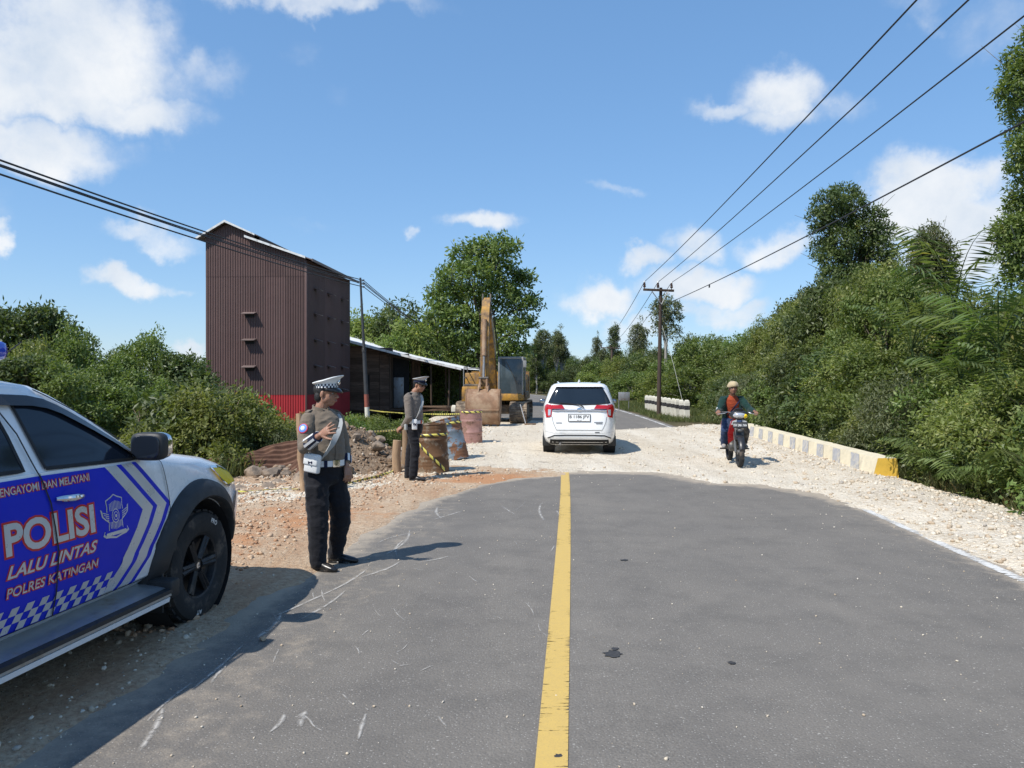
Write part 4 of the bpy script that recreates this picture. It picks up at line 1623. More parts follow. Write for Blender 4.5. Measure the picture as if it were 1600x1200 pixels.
def crumpled(loc, size, rz, rx, seed, label):
    L, W = size
    nx, ny = 60, 110
    X, Y = np.meshgrid(np.linspace(-L / 2, L / 2, nx), np.linspace(-W / 2, W / 2, ny))
    Z = .022 * np.sin(Y * 2 * math.pi / .10) + .45 * np.clip(X / L, 0, 1)**2 * 2.2 + .2 * (X / L)**2 + .14 * fbm(X + seed * 3.1, Y + seed, 1.3, 3) + .16 * np.sin(X * 2.2 + seed)
    I = np.arange(nx * ny).reshape(ny, nx)
    F = np.stack([I[:-1, :-1], I[:-1, 1:], I[1:, 1:], I[1:, :-1]], -1).reshape(-1, 4)
    me = np_mesh('roofing_sheet', np.stack([X, Y, Z], -1).reshape(-1, 3), F.ravel(), 4, None, True)
    o = link_mesh('roofing_sheet', me, M('rust_sheet'))
    md = o.modifiers.new('thickness', 'SOLIDIFY')
    md.thickness = .006
    o.location = loc
    o.rotation_euler = (rx, R(-6), rz)
    return tag(o, label, 'metal sheet')


crumpled((-4.75, 13.7, .05), (2.0, .8), R(12), R(38), 1, 'crumpled rusty corrugated roofing sheet with its end curled up on the rubble')
crumpled((-4.35, 13.0, -.12), (1.6, .7), R(28), R(24), 4, 'second bent rusty roofing sheet lying lower on the rubble')


def bank_debris():
    rs = np.random.RandomState(4)
    bm = bmesh.new()
    bmesh.ops.create_icosphere(bm, subdivisions=1, radius=1.0)
    IV = np.array([v.co[:] for v in bm.verts])
    IF = np.array([[v.index for v in f.verts] for f in bm.faces])
    bm.free()
    n = 9000
    x = rs.uniform(-6.6, -1.9, n)
    y = rs.uniform(12.4, 17.5, n)
    s = .007 * 8**(rs.rand(n)**3.2)
    k = x < float(-1.0) - (y - 12) * .16
    x, y, s = x[k], y[k], s[k]
    n = len(x)
    z = terrain(x, y)
    V = IV[None] * (1 + .35 * rs.uniform(-1, 1, (n, len(IV), 1))) * rs.uniform(.5, 1.4, (n, 1, 3)) * s[:, None, None]
    V = V + np.stack([x, y, z + s * .3], -1)[:, None, :]
    F = IF[None] + (np.arange(n) * len(IV))[:, None, None]
    me = np_mesh('bank_debris', V.reshape(-1, 3), F.ravel(), 3, {'rnd': np.repeat(rs.rand(n), len(IV))})
    tag(link_mesh('bank_debris', me, M('bank_clod')), 'brown clods and broken stone covering the spoil bank', 'soil', kind='stuff')


m_, N_, b_, o_ = principled('bank_clod')
N_.link(N_.ramp(N_.n('ShaderNodeAttribute', attribute_name='rnd').outputs['Fac'], [(0, (.13, .085, .055)), (.5, (.23, .16, .105)), (.85, (.36, .27, .19)), (1, (.52, .45, .36))]), b_.inputs['Base Color'])
b_.inputs['Roughness'].default_value = .95
b_.inputs['Specular IOR Level'].default_value = .1
bank_debris()


def dead_stick(a, b, r, label, seed):
    pts = path(a, b, 7, .05, seed)
    o = MB().tube(pts, [r, r, r * .9, r * .8, r * .7, r * .55, r * .35], 6).build('dead_branch', M('bark_stick'), None)
    tw = random.Random(seed)
    for q in range(3):
        p0 = Vector(pts[2 + q])
        e = p0 + Vector((tw.uniform(-.35, .35), tw.uniform(-.2, .2), tw.uniform(.1, .45)))
        MB().tube([p0, p0.lerp(e, .5) + Vector((0, 0, .03)), e], [r * .5, r * .35, r * .15], 5).build('twig', M('bark_stick'), o)
    return tag(o, label, 'branch')


simple('bark_stick', (.25, .19, .13), .9, var=.3)
for k, (u0, v0, u1, v1, d, lab) in enumerate(((285, 720, 345, 640, 15.2, 'bare pale branch slanting out of the hedge beside the pickup mirror'), (330, 710, 372, 625, 14.6, 'bare forked branch rising before the tower shrubs'), (215, 690, 222, 640, 15.4, 'thin upright dead stick in the hedge above the pickup bonnet'))):
    dead_stick(tuple(px(u0, v0, d)), tuple(px(u1, v1, d - .2)), .022, lab, 40 + k)
for k in range(9):
    u, v, d = random.Random(k).uniform(470, 630), random.Random(k + 9).uniform(705, 748), 14.2
    p = px(u, v, d)
    p.z = float(terrain(p.x, p.y)) + .04
    a = random.Random(k + 20).uniform(0, 3.1)
    o = MB().box(p, (random.Random(k + 30).uniform(.15, .4), .05, .02), (.1, .15, a), .003).build('wood_scrap', M('raw_wood'), None)
    tag(o, 'pale splinter of wood lying on the spoil bank', 'wood scrap', 'wood scraps on the spoil bank')
# ------------------------------------------------------------------ vehicles
simple('car_white', (.80, .81, .81), .28, var=.03, coat=.6)
simple('car_white_mpv', (.80, .80, .78), .25, var=.03, coat=.6, dirt=(.5, .45, .38), dirt_amt=.10, dirt_scale=2.5)
simple('decal_blue', (.008, .022, .50), .38, var=.05, spec=.25)
simple('decal_silver', (.60, .61, .62), .32, metal=.35, var=.04)
simple('decal_red', (.55, .02, .02), .35, var=.04)
simple('rubber', (.018, .018, .018), .85, var=.25, bump=.3, bscale=90, dirt=(.14, .11, .085), dirt_amt=.35, dirt_scale=6)
simple('black_plastic', (.020, .021, .022), .55, var=.2, dirt=(.12, .10, .08), dirt_amt=.2, dirt_scale=5)
simple('wheel_black', (.028, .028, .03), .4, metal=.5, var=.2, dirt=(.16, .13, .1), dirt_amt=.3, dirt_scale=8)
simple('chrome', (.72, .73, .75), .09, metal=1.0, var=.02)
simple('alu_step', (.36, .39, .41), .42, metal=.75, var=.12, dirt=(.3, .26, .2), dirt_amt=.35, dirt_scale=5)
simple('amber_lens', (.85, .60, .012), .4, var=.1, spec=.2)
simple('red_lens', (.45, .008, .012), .12, var=.08, coat=.8)
simple('clear_lens', (.55, .56, .58), .10, metal=.4, var=.05, coat=.8)
simple('blue_lens', (.01, .06, .55), .12, var=.08, coat=.8)
simple('underbody', (.012, .012, .012), .9)
simple('gap_black', (.008, .008, .009), .7)
simple('plate_white', (.72, .72, .70), .5, var=.05)
simple('plate_black', (.018, .018, .02), .5)
simple('mirror_glass', (.30, .33, .36), .05, metal=.9, var=.02)
simple('red_paint', (.52, .015, .018), .28, var=.06, coat=.6)
for nm_, c_, r_ in (('dark_glass', (.010, .014, .022), .06), ('rear_glass', (.012, .018, .026), .05), ('visor_smoke', (.012, .012, .014), .25)):
    m_, N_, b_, o_ = principled(nm_)
    v_ = N_.n('ShaderNodeTexCoord').outputs['Object']
    N_.link(N_.mix(N_.noise(v_, 3.0, 3.0), c_, tuple(x * 1.4 for x in c_)), b_.inputs['Base Color'])
    b_.inputs['Roughness'].default_value = r_
    b_.inputs['Specular IOR Level'].default_value = .5


class Shell:
    """Car body described level by level: z, front, rear, half width, squareness. Local X forward, Y left."""
    def __init__(s, levels):
        s.L = levels
        s.zs = [l[0] for l in levels]

    def at(s, z):
        return [float(np.interp(z, s.zs, [l[k] for l in s.L])) for k in range(1, 5)]

    def side(s, x, z, off=0.0, sgn=-1):
        F, Rr, w, p = s.at(z)
        mid, half = (F + Rr) / 2, (F - Rr) / 2
        q = min(1.0, abs((x - mid) / half))
        y = w * (1 - q**p)**(1 / p)
        return Vector((x, sgn * (y + off + (.004 if off > .0035 else 0)), z))

    def rear(s, y, z, off=0.0):
        F, Rr, w, p = s.at(z)
        mid, half = (F + Rr) / 2, (F - Rr) / 2
        q = min(1.0, abs(y / w))
        return Vector((mid - half * (1 - q**p)**(1 / p) - off, y, z))

    def front(s, y, z, off=0.0):
        F, Rr, w, p = s.at(z)
        mid, half = (F + Rr) / 2, (F - Rr) / 2
        q = min(1.0, abs(y / w))
        return Vector((mid + half * (1 - q**p)**(1 / p) + off, y, z))

    def ring(s, z, n=72):
        F, Rr, w, p = s.at(z)
        mid, half = (F + Rr) / 2, (F - Rr) / 2
        out = []
        for j in range(n):
            a = 2 * math.pi * (j + .5) / n
            c, sn = math.cos(a), math.sin(a)
            # spread the samples evenly along sides and ends
            m = max(abs(c), abs(sn))
            c, sn = c / m, sn / m
            k = (abs(c)**p + abs(sn)**p)**(-1 / p)
            out.append(Vector((mid + half * c * k, w * sn * k, z)))
        return out

    def mesh(s, name, n=72, sub=3):
        zs = []
        for a, b in zip(s.zs[:-1], s.zs[1:]):
            zs += [a + (b - a) * i / sub for i in range(sub)]
        zs.append(s.zs[-1])
        vs, fs = [], []
        for i, z in enumerate(zs):
            vs += s.ring(z, n)
            if i:
                for j in range(n):
                    j2 = (j + 1) % n
                    fs.append(((i - 1) * n + j, (i - 1) * n + j2, i * n + j2, i * n + j))
        fs.append(tuple(range(n - 1, -1, -1)))
        fs.append(tuple((len(zs) - 1) * n + j for j in range(n)))
        return MB().add(vs, fs).mesh(name)


def cut(me, cutters, name):
    """Boolean-cut closed meshes (wheel arches) out of a body mesh."""
    o = bpy.data.objects.new(name + '_b', me)
    col.objects.link(o)
    cs = []
    for k, c in enumerate(cutters):
        co = bpy.data.objects.new('c', c)
        col.objects.link(co)
        cs.append(co)
        md = o.modifiers.new('b%d' % k, 'BOOLEAN')
        md.object = co
        md.operation = 'DIFFERENCE'
        md.solver = 'EXACT'
    dg = bpy.context.evaluated_depsgraph_get()
    out = bpy.data.meshes.new_from_object(o.evaluated_get(dg))
    for c in cs:
        bpy.data.objects.remove(c)
    bpy.data.objects.remove(o)
    out.materials.clear()
    out.shade_smooth()
    out.set_sharp_from_angle(angle=R(32))
    return out


def patch(poly, fn, off, step=.05):
    """Flat polygon in the (a, b) plane, cut into small pieces and laid on the surface fn(a, b, off)."""
    bm = bmesh.new()
    vs = [bm.verts.new((a, b, 0)) for a, b in poly]
    bm.faces.new(vs)
    xs = [p[0] for p in poly]
    ys = [p[1] for p in poly]
    for ax, lo, hi in ((0, min(xs), max(xs)), (1, min(ys), max(ys))):
        t = math.floor(lo / step) * step + step
        while t < hi:
            co = Vector((t, 0, 0)) if ax == 0 else Vector((0, t, 0))
            no = Vector((1, 0, 0)) if ax == 0 else Vector((0, 1, 0))
            bmesh.ops.bisect_plane(bm, geom=list(bm.verts) + list(bm.edges) + list(bm.faces), plane_co=co, plane_no=no)
            t += step
    bmesh.ops.triangulate(bm, faces=list(bm.faces))
    bm.verts.index_update()
    V = [fn(v.co.x, v.co.y, off) for v in bm.verts]
    Fs = [tuple(v.index for v in f.verts) for f in bm.faces]
    bm.free()
    return V, Fs


def add_patch(name, polys, fn, off, mat, parent, step=.05, smooth=True):
    mb = MB()
    for p in polys:
        mb.add(*patch(p, fn, off, step))
    o = mb.build(name, mat, parent, smooth=smooth, fix=False, angle=60)
    return o


def seam(name, pts, fn, off, w, mat, parent):
    """Thin dark line (panel gap) along pts in surface coordinates."""
    vs, fs = [], []
    fine = []
    for a, b in zip(pts[:-1], pts[1:]):
        n = max(1, int(math.hypot(b[0] - a[0], b[1] - a[1]) / .04))
        fine += [(a[0] + (b[0] - a[0]) * i / n, a[1] + (b[1] - a[1]) * i / n) for i in range(n)]
    fine.append(pts[-1])
    for i, p in enumerate(fine):
        q0, q1 = fine[max(0, i - 1)], fine[min(len(fine) - 1, i + 1)]
        tx, ty = q1[0] - q0[0], q1[1] - q0[1]
        l = math.hypot(tx, ty) or 1
        nx, ny = -ty / l * w, tx / l * w
        vs += [fn(p[0] - nx, p[1] - ny, off), fn(p[0] + nx, p[1] + ny, off)]
        if i:
            fs.append((2 * i - 2, 2 * i - 1, 2 * i + 1, 2 * i))
    return MB().add(vs, fs).build(name, mat, parent, smooth=False, fix=False)


def tyre_wheel(parent, loc, r, w, rim_r, outer_sgn, spokes=6, rim_mat='wheel_black', tread=28, text=None, hub='chrome'):
    """Wheel with tyre, rim dish, spokes; axle along local Y, outer side at outer_sgn."""
    W = bpy.data.objects.new('wheel', None)
    col.objects.link(W)
    W.parent = parent
    W.location = loc
    mt = Matrix.Rotation(R(-90 * outer_sgn), 4, 'X')   # lathe Z -> outward Y
    h = w / 2
    prof = [(rim_r * .98, -h * .8), (rim_r * 1.04, -h * .95), (r * .86, -h), (r * .955, -h * .9), (r * .99, -h * .62), (r, -h * .25), (r, h * .25), (r * .99, h * .62), (r * .955, h * .9), (r * .86, h), (rim_r * 1.10, h * .97), (rim_r * 1.02, h * .86), (rim_r * .98, h * .8)]
    ty = MB().lathe(prof, 48, mt, close=False)
    ty.build('tyre', M('rubber'), W, angle=40)
    tb = MB()
    for k in range(tread):
        for q, ph in ((-.55, 0), (0, .5), (.55, 0)):
            a = 2 * math.pi * (k + ph) / tread
            c = mt @ Vector((r * 1.003 * math.cos(a), r * 1.003 * math.sin(a), q * h))
            ro = mt @ Matrix.Rotation(a, 4, 'Z')
            tb.box(c, (.014, r * 4.2 / tread, h * .42), ro)
    t_ = tb.build('tread_block', M('rubber'), W, smooth=False)
    t_['kind'] = 'stuff'
    rm = MB().lathe([(rim_r * 1.02, h * .86), (rim_r * .96, h * .80), (rim_r * .90, h * .45), (rim_r * .5, h * .25), (.01, h * .22)], 32, mt, close=False)
    rm.lathe([(rim_r * .98, -h * .8), (.01, -h * .5)], 24, mt, close=False)
    rm.build('rim', M(rim_mat), W)
    for k in range(spokes):
        a = 2 * math.pi * k / spokes
        sp = MB()
        for da in (-.085, .085):
            c0 = Vector((rim_r * .22 * math.cos(a + da * 1.4), rim_r * .22 * math.sin(a + da * 1.4), h * .62))
            c1 = Vector((rim_r * .95 * math.cos(a + da), rim_r * .95 * math.sin(a + da), h * .74))
            sp.tube([mt @ c0, mt @ c1], [rim_r * .11, rim_r * .085], 6)
        sp.build('spoke', M(rim_mat), W)
    MB().lathe([(rim_r * .30, h * .3), (rim_r * .28, h * .66), (rim_r * .16, h * .74), (.01, h * .75)], 16, mt, close=False).build('hub_cap', M(rim_mat), W)
    MB().lathe([(rim_r * .10, h * .755), (.005, h * .77)], 12, mt, close=False).build('hub_badge', M(hub), W)
    if text:
        mbt = MB()
        for txt, a0, sz in text:
            vs, fs = text_mesh(txt, sz, .02 * sz, 1.0, 0, 'CENTER')
            V = []
            for v in vs:
                rad = r * .80 + v.y
                a = R(a0) - v.x / (r * .84)
                V.append(Vector((math.cos(a) * rad, 0, math.sin(a) * rad)))
            # seen from the outer side, so mirror for the right-hand side
            V = [Vector((v.x, outer_sgn * (h * (1.0 if False else 1.004) + .001), v.z)) for v in V]
            mbt.add(V, fs)
        mbt.build('tyre_lettering', M('plate_white'), W, smooth=False, fix=False)
    return W


def police_truck():
    rz = R(90 - 8.5)
    T = empty('pickup_truck', (-3.105, 5.595, 0.0), rz, 'white double cab police pickup with blue POLISI door livery and black flares', 'pickup truck')
    S = Shell([(.40, .62, -4.30, .80, 9), (.46, .76, -4.40, .875, 8), (.62, .86, -4.42, .907, 7), (.645, .862, -4.42, .899, 7), (.69, .866, -4.42, .908, 7), (.80, .87, -4.42, .915, 7), (.92, .84, -4.42, .905, 7), (1.00, .76, -4.42, .895, 6.5),
               (1.06, .62, -4.42, .888, 6.5), (1.12, .40, -4.42, .880, 7), (1.18, .02, -4.42, .872, 8), (1.222, -.36, -4.42, .862, 9), (1.224, -.42, -2.42, .858, 9),
               (1.26, -.51, -2.41, .842, 9), (1.37, -.68, -2.38, .800, 9), (1.54, -.94, -2.32, .735, 8), (1.62, -1.08, -2.28, .700, 7), (1.675, -1.20, -2.24, .665, 6.5), (1.72, -1.42, -2.16, .58, 6), (1.745, -1.68, -2.0, .42, 5), (1.752, -1.8, -1.9, .2, 4)])
    cyl = []
    for x in (0, -3.08):
        for sg in (-1, 1):
            mb = MB().lathe([(.46, -.18), (.46, .3)], 40, Matrix.Translation((x, sg * .82, .40)) @ Matrix.Rotation(R(-90 * sg), 4, 'X'))
            m_ = mb.mesh('cut')
            bm = bmesh.new()
            bm.from_mesh(m_)
            bmesh.ops.recalc_face_normals(bm, faces=bm.faces)
            bm.to_mesh(m_)
            bm.free()
            cyl.append(m_)
    me = S.mesh('body')
    bm = bmesh.new()
    bm.from_mesh(me)
    bmesh.ops.recalc_face_normals(bm, faces=bm.faces)
    bm.to_mesh(me)
    bm.free()
    link_mesh('body', cut(me, cyl, 'body'), M('car_white'), T)
    side = lambda x, z, off: S.side(x, z, off, -1)
    sideL = lambda x, z, off: S.side(x, z, off, 1)
    MB().box((-1.8, 0, .36), (4.4, 1.2, .22)).build('chassis', M('underbody'), T)
    for x in (0, -3.08):
        MB().tube([(x, -.7, .39), (x, .7, .39)], .05, 8).build('axle', M('underbody'), T)
        for sg in (-1, 1):
            # liner
            mb = MB().lathe([(.455, -.17), (.455, .09)], 36, Matrix.Translation((x, sg * .80, .40)) @ Matrix.Rotation(R(-90 * sg), 4, 'X'), close=False)
            mb.lathe([(.456, -.17), (.02, -.17)], 36, Matrix.Translation((x, sg * .80, .40)) @ Matrix.Rotation(R(-90 * sg), 4, 'X'), close=False)
            mb.build('wheel_well', M('underbody'), T, fix=False)
            # flare
            vs, fs = [], []
            n = 36
            for i in range(n + 1):
                a = R(-14 + 208 * i / n)
                ro = .60 if x == 0 else .56
                ring = [(.462, .80), (.462, .955), (.480, .975), (ro - .06, .962), (ro - .01, .930), (ro, .895), (ro - .01, .86)]
                for (rr_, yy) in ring:
                    X = x + rr_ * math.cos(a) * (1.0 if math.cos(a) > 0 else .97)
                    Z = .40 + rr_ * math.sin(a)
                    base = abs(S.side(min(X, .80), max(.42, min(Z, 1.2)), 0, 1).y)
                    yv = base + (yy - .905)
                    if x == 0 and X > .38:
                        yv = base + (yy - .905) * .9
                    vs.append(Vector((X, sg * yv, Z)))
                if i:
                    k = len(ring)
                    for q in range(k - 1):
                        fs.append(((i - 1) * k + q, (i - 1) * k + q + 1, i * k + q + 1, i * k + q))
            MB().add(vs, fs).build('wheel_arch_flare', M('black_plastic'), T, angle=50)
            MB().box((x - .475, sg * .80, .36), (.018, .24, .34), bev=.004).build('mud_flap', M('black_plastic'), T)
            tyre_wheel(T, (x, sg * .785, .385), .385, .262, .222, sg, 6, text=[('PRO', 62, .045), ('A/T', 262, .04)] if (x == 0 and sg < 0) else None)
    # running board
    for sg in (-1, 1):
        st = MB().prism([(sg * .80, .405), (sg * .98, .385), (sg * 1.03, .372), (sg * 1.035, .335), (sg * .98, .325), (sg * .80, .34)], 'X', -2.55, -.55)
        st.build('running_board', M('alu_step'), T, angle=20)
        MB().prism([(sg * 1.0, .3815), (sg * 1.037, .374), (sg * 1.040, .352), (sg * 1.0, .352)], 'X', -2.56, -.54).build('step_edge', M('black_plastic'), T)
        MB().prism([(sg * .80, .33), (sg * 1.036, .330), (sg * 1.03, .300), (sg * .80, .295)], 'X', -2.52, -.58).build('step_side', M('car_white'), T)
        MB().box((-.52, sg * .92, .37), (.10, .24, .12), bev=.02).build('step_end_cap', M('black_plastic'), T)
        MB().box((-2.58, sg * .92, .37), (.10, .24, .12), bev=.02).build('step_end_cap', M('black_plastic'), T)
    # ---- livery, glass and trim on both sides (writing on the side the photograph shows)
    for sg, fn in ((-1, side), (1, sideL)):
        pnl = add_patch('door', [[(-1.415, .46), (-.56, .45), (-.47, .56), (-.40, .80), (-.42, 1.0), (-.50, 1.200), (-1.47, 1.222), (-1.42, 1.05), (-1.40, .8)]], fn, .003, M('car_white'), T)
        rear_ = add_patch('door', [[(-2.36, .62), (-2.30, .48), (-1.425, .46), (-1.41, .8), (-1.43, 1.05), (-1.485, 1.222), (-2.40, 1.222)]], fn, .003, M('car_white'), T)
        for d_, hx in ((pnl, -1.30), (rear_, -2.22)):
            hz = 1.075
            pts = [fn(hx - .105 + .21 * i / 8, hz - .012 * (i / 8), .012 + .026 * math.sin(math.pi * min(1, max(0, (i + .3) / 8.6)))) for i in range(9)]
            MB().tube(pts, [.010, .016, .018, .018, .018, .018, .018, .016, .010], 10).build('handle', M('chrome'), d_)
            cup = MB().lathe([(.040, .005), (.03, .006), (.0, .0065)], 18, Matrix.Translation(fn(hx + .0, hz, .003)) @ Matrix.Rotation(R(-90 * sg), 4, 'X') @ Matrix.Scale(1.5, 4, (1, 0, 0)), close=False)
            cup.build('handle_recess', M('decal_blue'), d_, fix=False)
        # blue livery
        blue = [(-4.3, .80), (-4.3, 1.17), (-3.3, 1.19), (-2.4, 1.21), (-1.5, 1.208), (-.985, 1.196), (-.78, 1.05), (-.68, .905), (-.80, .70), (-.90, .585), (-.97, .50), (-1.02, .455), (-2.36, .455), (-2.5, .6), (-2.62, .80)]
        lv = add_patch('livery_panel', [blue], fn, .006, M('decal_blue'), T)

        def chev(t0, t1):
            # arrow band between offsets t0 and t1 ahead of the blue field
            e = [(-.985, 1.196), (-.685, .900), (-.90, .585), (-1.03, .450)]
            return [(x + t0, z) for x, z in e] + [(x + t1, z) for x, z in reversed(e)]
        for t0, t1, mt_ in ((0, .105, 'decal_silver'), (.105, .150, 'decal_blue'), (.150, .250, 'decal_silver'), (.250, .295, 'decal_blue')):
            add_patch('chevron', [chev(t0, t1)], fn, .007, M(mt_), lv, .04)
        # chequered band
        nc = 28
        sq = []
        for i in range(nc):
            for j in range(3):
                if (i + j) % 2 == 0:
                    x0 = -2.36 + i * .050
                    z0 = .462 + j * .040
                    sh = .018
                    sq.append([(x0 + sh * j, z0), (x0 + .050 + sh * j, z0), (x0 + .050 + sh * (j + 1), z0 + .040), (x0 + sh * (j + 1), z0 + .040)])
        add_patch('chequer_band', sq, fn, .0075, M('decal_silver'), lv, .2)
        if sg < 0:
            for txt, x0, x1, z0, z1, bold, shr, gr in (('POLISI', -1.755, -1.122, .845, 1.006, 1.5, 0, .05), ('LALU LINTAS', -1.75, -1.112, .735, .800, 1.1, .25, .065), ('POLRES KATINGAN', -1.742, -1.095, .640, .690, .6, .0, .07),
                                                       ('MELINDUNGI, MENGAYOMI DAN MELAYANI', -2.12, -1.128, 1.132, 1.178, .3, .0, .075)):
                for mt_, g_, of in (('decal_red', gr, .0078), ('decal_silver', 0.0, .0092)):
                    vs, fs = fit_text(txt, x0, x1, z0, z1, bold, shr, g_)
                    # readable from the right side: local X already runs left to right there
                    # one piece per word, cut at the widest gaps
                    xs_ = sorted(set(round(v.x - shr * .3 * (v.y - z0), 4) for v in vs))
                    gaps = sorted(((b_ - a_, (a_ + b_) / 2) for a_, b_ in zip(xs_[:-1], xs_[1:])), reverse=True)[:txt.count(' ')]
                    cuts = sorted(g for _, g in gaps)
                    words = {}
                    for f_ in fs:
                        cxm = sum(vs[i].x - shr * .3 * (vs[i].y - z0) for i in f_) / len(f_)
                        words.setdefault(sum(cxm > c_ for c_ in cuts), []).append(f_)
                    for wf in words.values():
                        ids = sorted(set(i for f_ in wf for i in f_))
                        mpi = {i: k for k, i in enumerate(ids)}
                        MB().add([fn(vs[i].x, vs[i].y, of) for i in ids], [tuple(mpi[i] for i in f_) for f_ in wf]).build('lettering', M(mt_), lv, smooth=False, fix=False)
            # traffic police emblem: shield, wings, ring and ribbon, drawn in silver lines
            E = [(0, .13), (.03, .115), (.075, .10), (.07, .06), (.075, .03), (.125, .055), (.115, .01), (.09, -.01), (.06, -.03), (.065, -.085), (.10, -.075), (.115, -.10), (.09, -.115), (.05, -.12), (0, -.13)]
            full = E + [(-x, z) for x, z in reversed(E[1:-1])]
            inn = [(x * .90, z * .93 + .002) for x, z in full]
            cx, cz = -.945, .905
            k_ = 1.0
            mp = lambda pts: [(cx + x * k_, cz + z * k_) for x, z in pts]
            add_patch('emblem', [mp(full)], fn, .0078, M('decal_silver'), lv, .03)
            add_patch('emblem_field', [mp(inn)], fn, .0088, M('decal_blue'), lv, .03)
            stripes = []
            for i in range(9):
                x = -.048 + i * .012
                stripes.append(mp([(x, .035), (x + .005, .035), (x + .005, .092 - abs(x) * .3), (x, .092 - abs(x) * .3)]))
                stripes.append(mp([(x, -.075 + abs(x) * .2), (x + .005, -.075 + abs(x) * .2), (x + .005, -.028), (x, -.028)]))
            for sx in (-1, 1):
                for q in range(4):
                    a0 = [(sx * .058, .02 - q * .012), (sx * (.112 - q * .012), .038 - q * .015), (sx * (.110 - q * .012), .032 - q * .015), (sx * .058, .015 - q * .012)]
                    stripes.append(mp(a0 if sx > 0 else a0[::-1]))
            stripes.append(mp([(-.095, -.108), (.095, -.108), (.085, -.088), (-.085, -.088)]))
            add_patch('emblem_lines', stripes, fn, .0098, M('decal_silver'), lv, .1)
            for rad, mt_, of in ((.042, 'decal_silver', .0105), (.036, 'decal_blue', .0112), (.026, 'decal_silver', .0119), (.021, 'decal_blue', .0126), (.010, 'decal_silver', .0133)):
                add_patch('emblem_ring', [mp([(rad * .8 * math.cos(R(18 * i)), rad * math.sin(R(18 * i)) + .002) for i in range(20)])], fn, of, M(mt_), lv, .1)
        # glass
        fw = [(-1.425, 1.240), (-.66, 1.214), (-.70, 1.26), (-.80, 1.335), (-.95, 1.425), (-1.08, 1.50), (-1.18, 1.55), (-1.27, 1.585), (-1.38, 1.605), (-1.515, 1.615), (-1.475, 1.45)]
        rw = [(-2.22, 1.25), (-1.57, 1.245), (-1.60, 1.42), (-1.65, 1.605), (-2.10, 1.595), (-2.20, 1.45)]
        add_patch('window', [fw], fn, .004, M('dark_glass'), T)
        add_patch('window', [rw], fn, .004, M('dark_glass'), T)
        seam('window_seal', fw + [fw[0]], fn, .006, .010, M('gap_black'), T)
        seam('window_seal', rw + [rw[0]], fn, .006, .010, M('gap_black'), T)
        vis = MB()
        top = [(-.665, 1.235), (-.79, 1.342), (-.95, 1.44), (-1.08, 1.515), (-1.18, 1.566), (-1.27, 1.603), (-1.38, 1.625), (-1.60, 1.638), (-2.1, 1.63)]
        bot = [(-.70, 1.235), (-.83, 1.322), (-.98, 1.408), (-1.11, 1.475), (-1.20, 1.520), (-1.29, 1.552), (-1.39, 1.570), (-1.60, 1.58), (-2.1, 1.575)]
        vs, fs = [], []
        for i, (a, b) in enumerate(zip(top, bot)):
            vs += [fn(a[0], a[1], .008), fn(b[0], b[1], .028)]
            if i:
                fs.append((2 * i - 2, 2 * i - 1, 2 * i + 1, 2 * i))
        vis.add(vs, fs).build('window_visor', M('visor_smoke'), T, fix=False)
        # panel gaps
        seam('panel_gap', [(-1.66, 1.64), (-1.545, 1.43), (-1.50, 1.24), (-1.44, 1.06), (-1.417, .80), (-1.417, .46)], fn, .0135, .005, M('gap_black'), T)
        seam('panel_gap', [(-.43, 1.205), (-.405, 1.0), (-.40, .86), (-.455, .62), (-.54, .45), (-2.33, .455), (-2.38, .7), (-2.42, 1.22)], fn, .0085, .004, M('gap_black'), T)
        seam('panel_gap', [(-1.30, 1.655), (-1.05, 1.53), (-.73, 1.345), (-.57, 1.24)], fn, .008, .006, M('gap_black'), T)
        # mirror
        base = fn(-.62, 1.250, .0)
        Mr = MB()
        Mr.box(base + Vector((.02, sg * .06, .01)), (.09, .14, .04), bev=.012)
        arm = Mr.build('mirror_arm', M('black_plastic'), T)
        mc = base + Vector((.0, sg * .125, .040))
        hs = MB().superbox(mc, (.15, .225, .172), 3.4).build('mirror_shell', M('chrome'), T, angle=60)
        MB().superbox(mc + Vector((-.035, 0, 0)), (.095, .229, .176), 4.0).build('mirror_frame', M('black_plastic'), hs)
        MB().superbox(mc + Vector((-.080, 0, 0)), (.012, .190, .140), 4.0).build('mirror_glass', M('dark_glass'), hs)
        # corner lamp and bumper corner
        hl = [(.22, 1.062), (.38, 1.045), (.56, .985), (.60, .90), (.42, .895), (.33, .95)]
        add_patch('headlight', [hl], fn, .010, M('amber_lens'), T, .03)
        seam('headlight_trim', hl + [hl[0]], fn, .012, .008, M('chrome'), T)
        add_patch('bumper_corner', [[(.52, .46), (.70, .48), (.78, .62), (.78, .80), (.70, .84), (.60, .80)]], fn, .012, M('car_white'), T, .04)
    # windscreen, grille, bumper, bonnet line, bed cover, tail lamps
    fr = lambda y, z, off: S.front(y, z, off)
    add_patch('windscreen', [[(-.70, 1.29), (.70, 1.29), (.60, 1.60), (-.60, 1.60)]], fr, .006, M('dark_glass'), T)
    add_patch('grille', [[(-.42, .80), (.42, .80), (.46, .96), (-.46, .96)]], fr, .012, M('chrome'), T)
    for k in range(3):
        add_patch('grille_slot', [[(-.40, .82 + k * .047), (.40, .82 + k * .047), (.41, .85 + k * .047), (-.41, .85 + k * .047)]], fr, .016, M('gap_black'), T)
    add_patch('bumper_opening', [[(-.5, .50), (.5, .50), (.46, .62), (-.46, .62)]], fr, .012, M('gap_black'), T)
    add_patch('number_plate', [[(-.2, .64), (.2, .64), (.2, .74), (-.2, .74)]], fr, .02, M('plate_black'), T)
    for sg in (-1, 1):
        add_patch('headlight', [[(sg * .50, .84), (sg * .80, .88), (sg * .78, 1.0), (sg * .52, .97)]], fr, .012, M('clear_lens'), T)
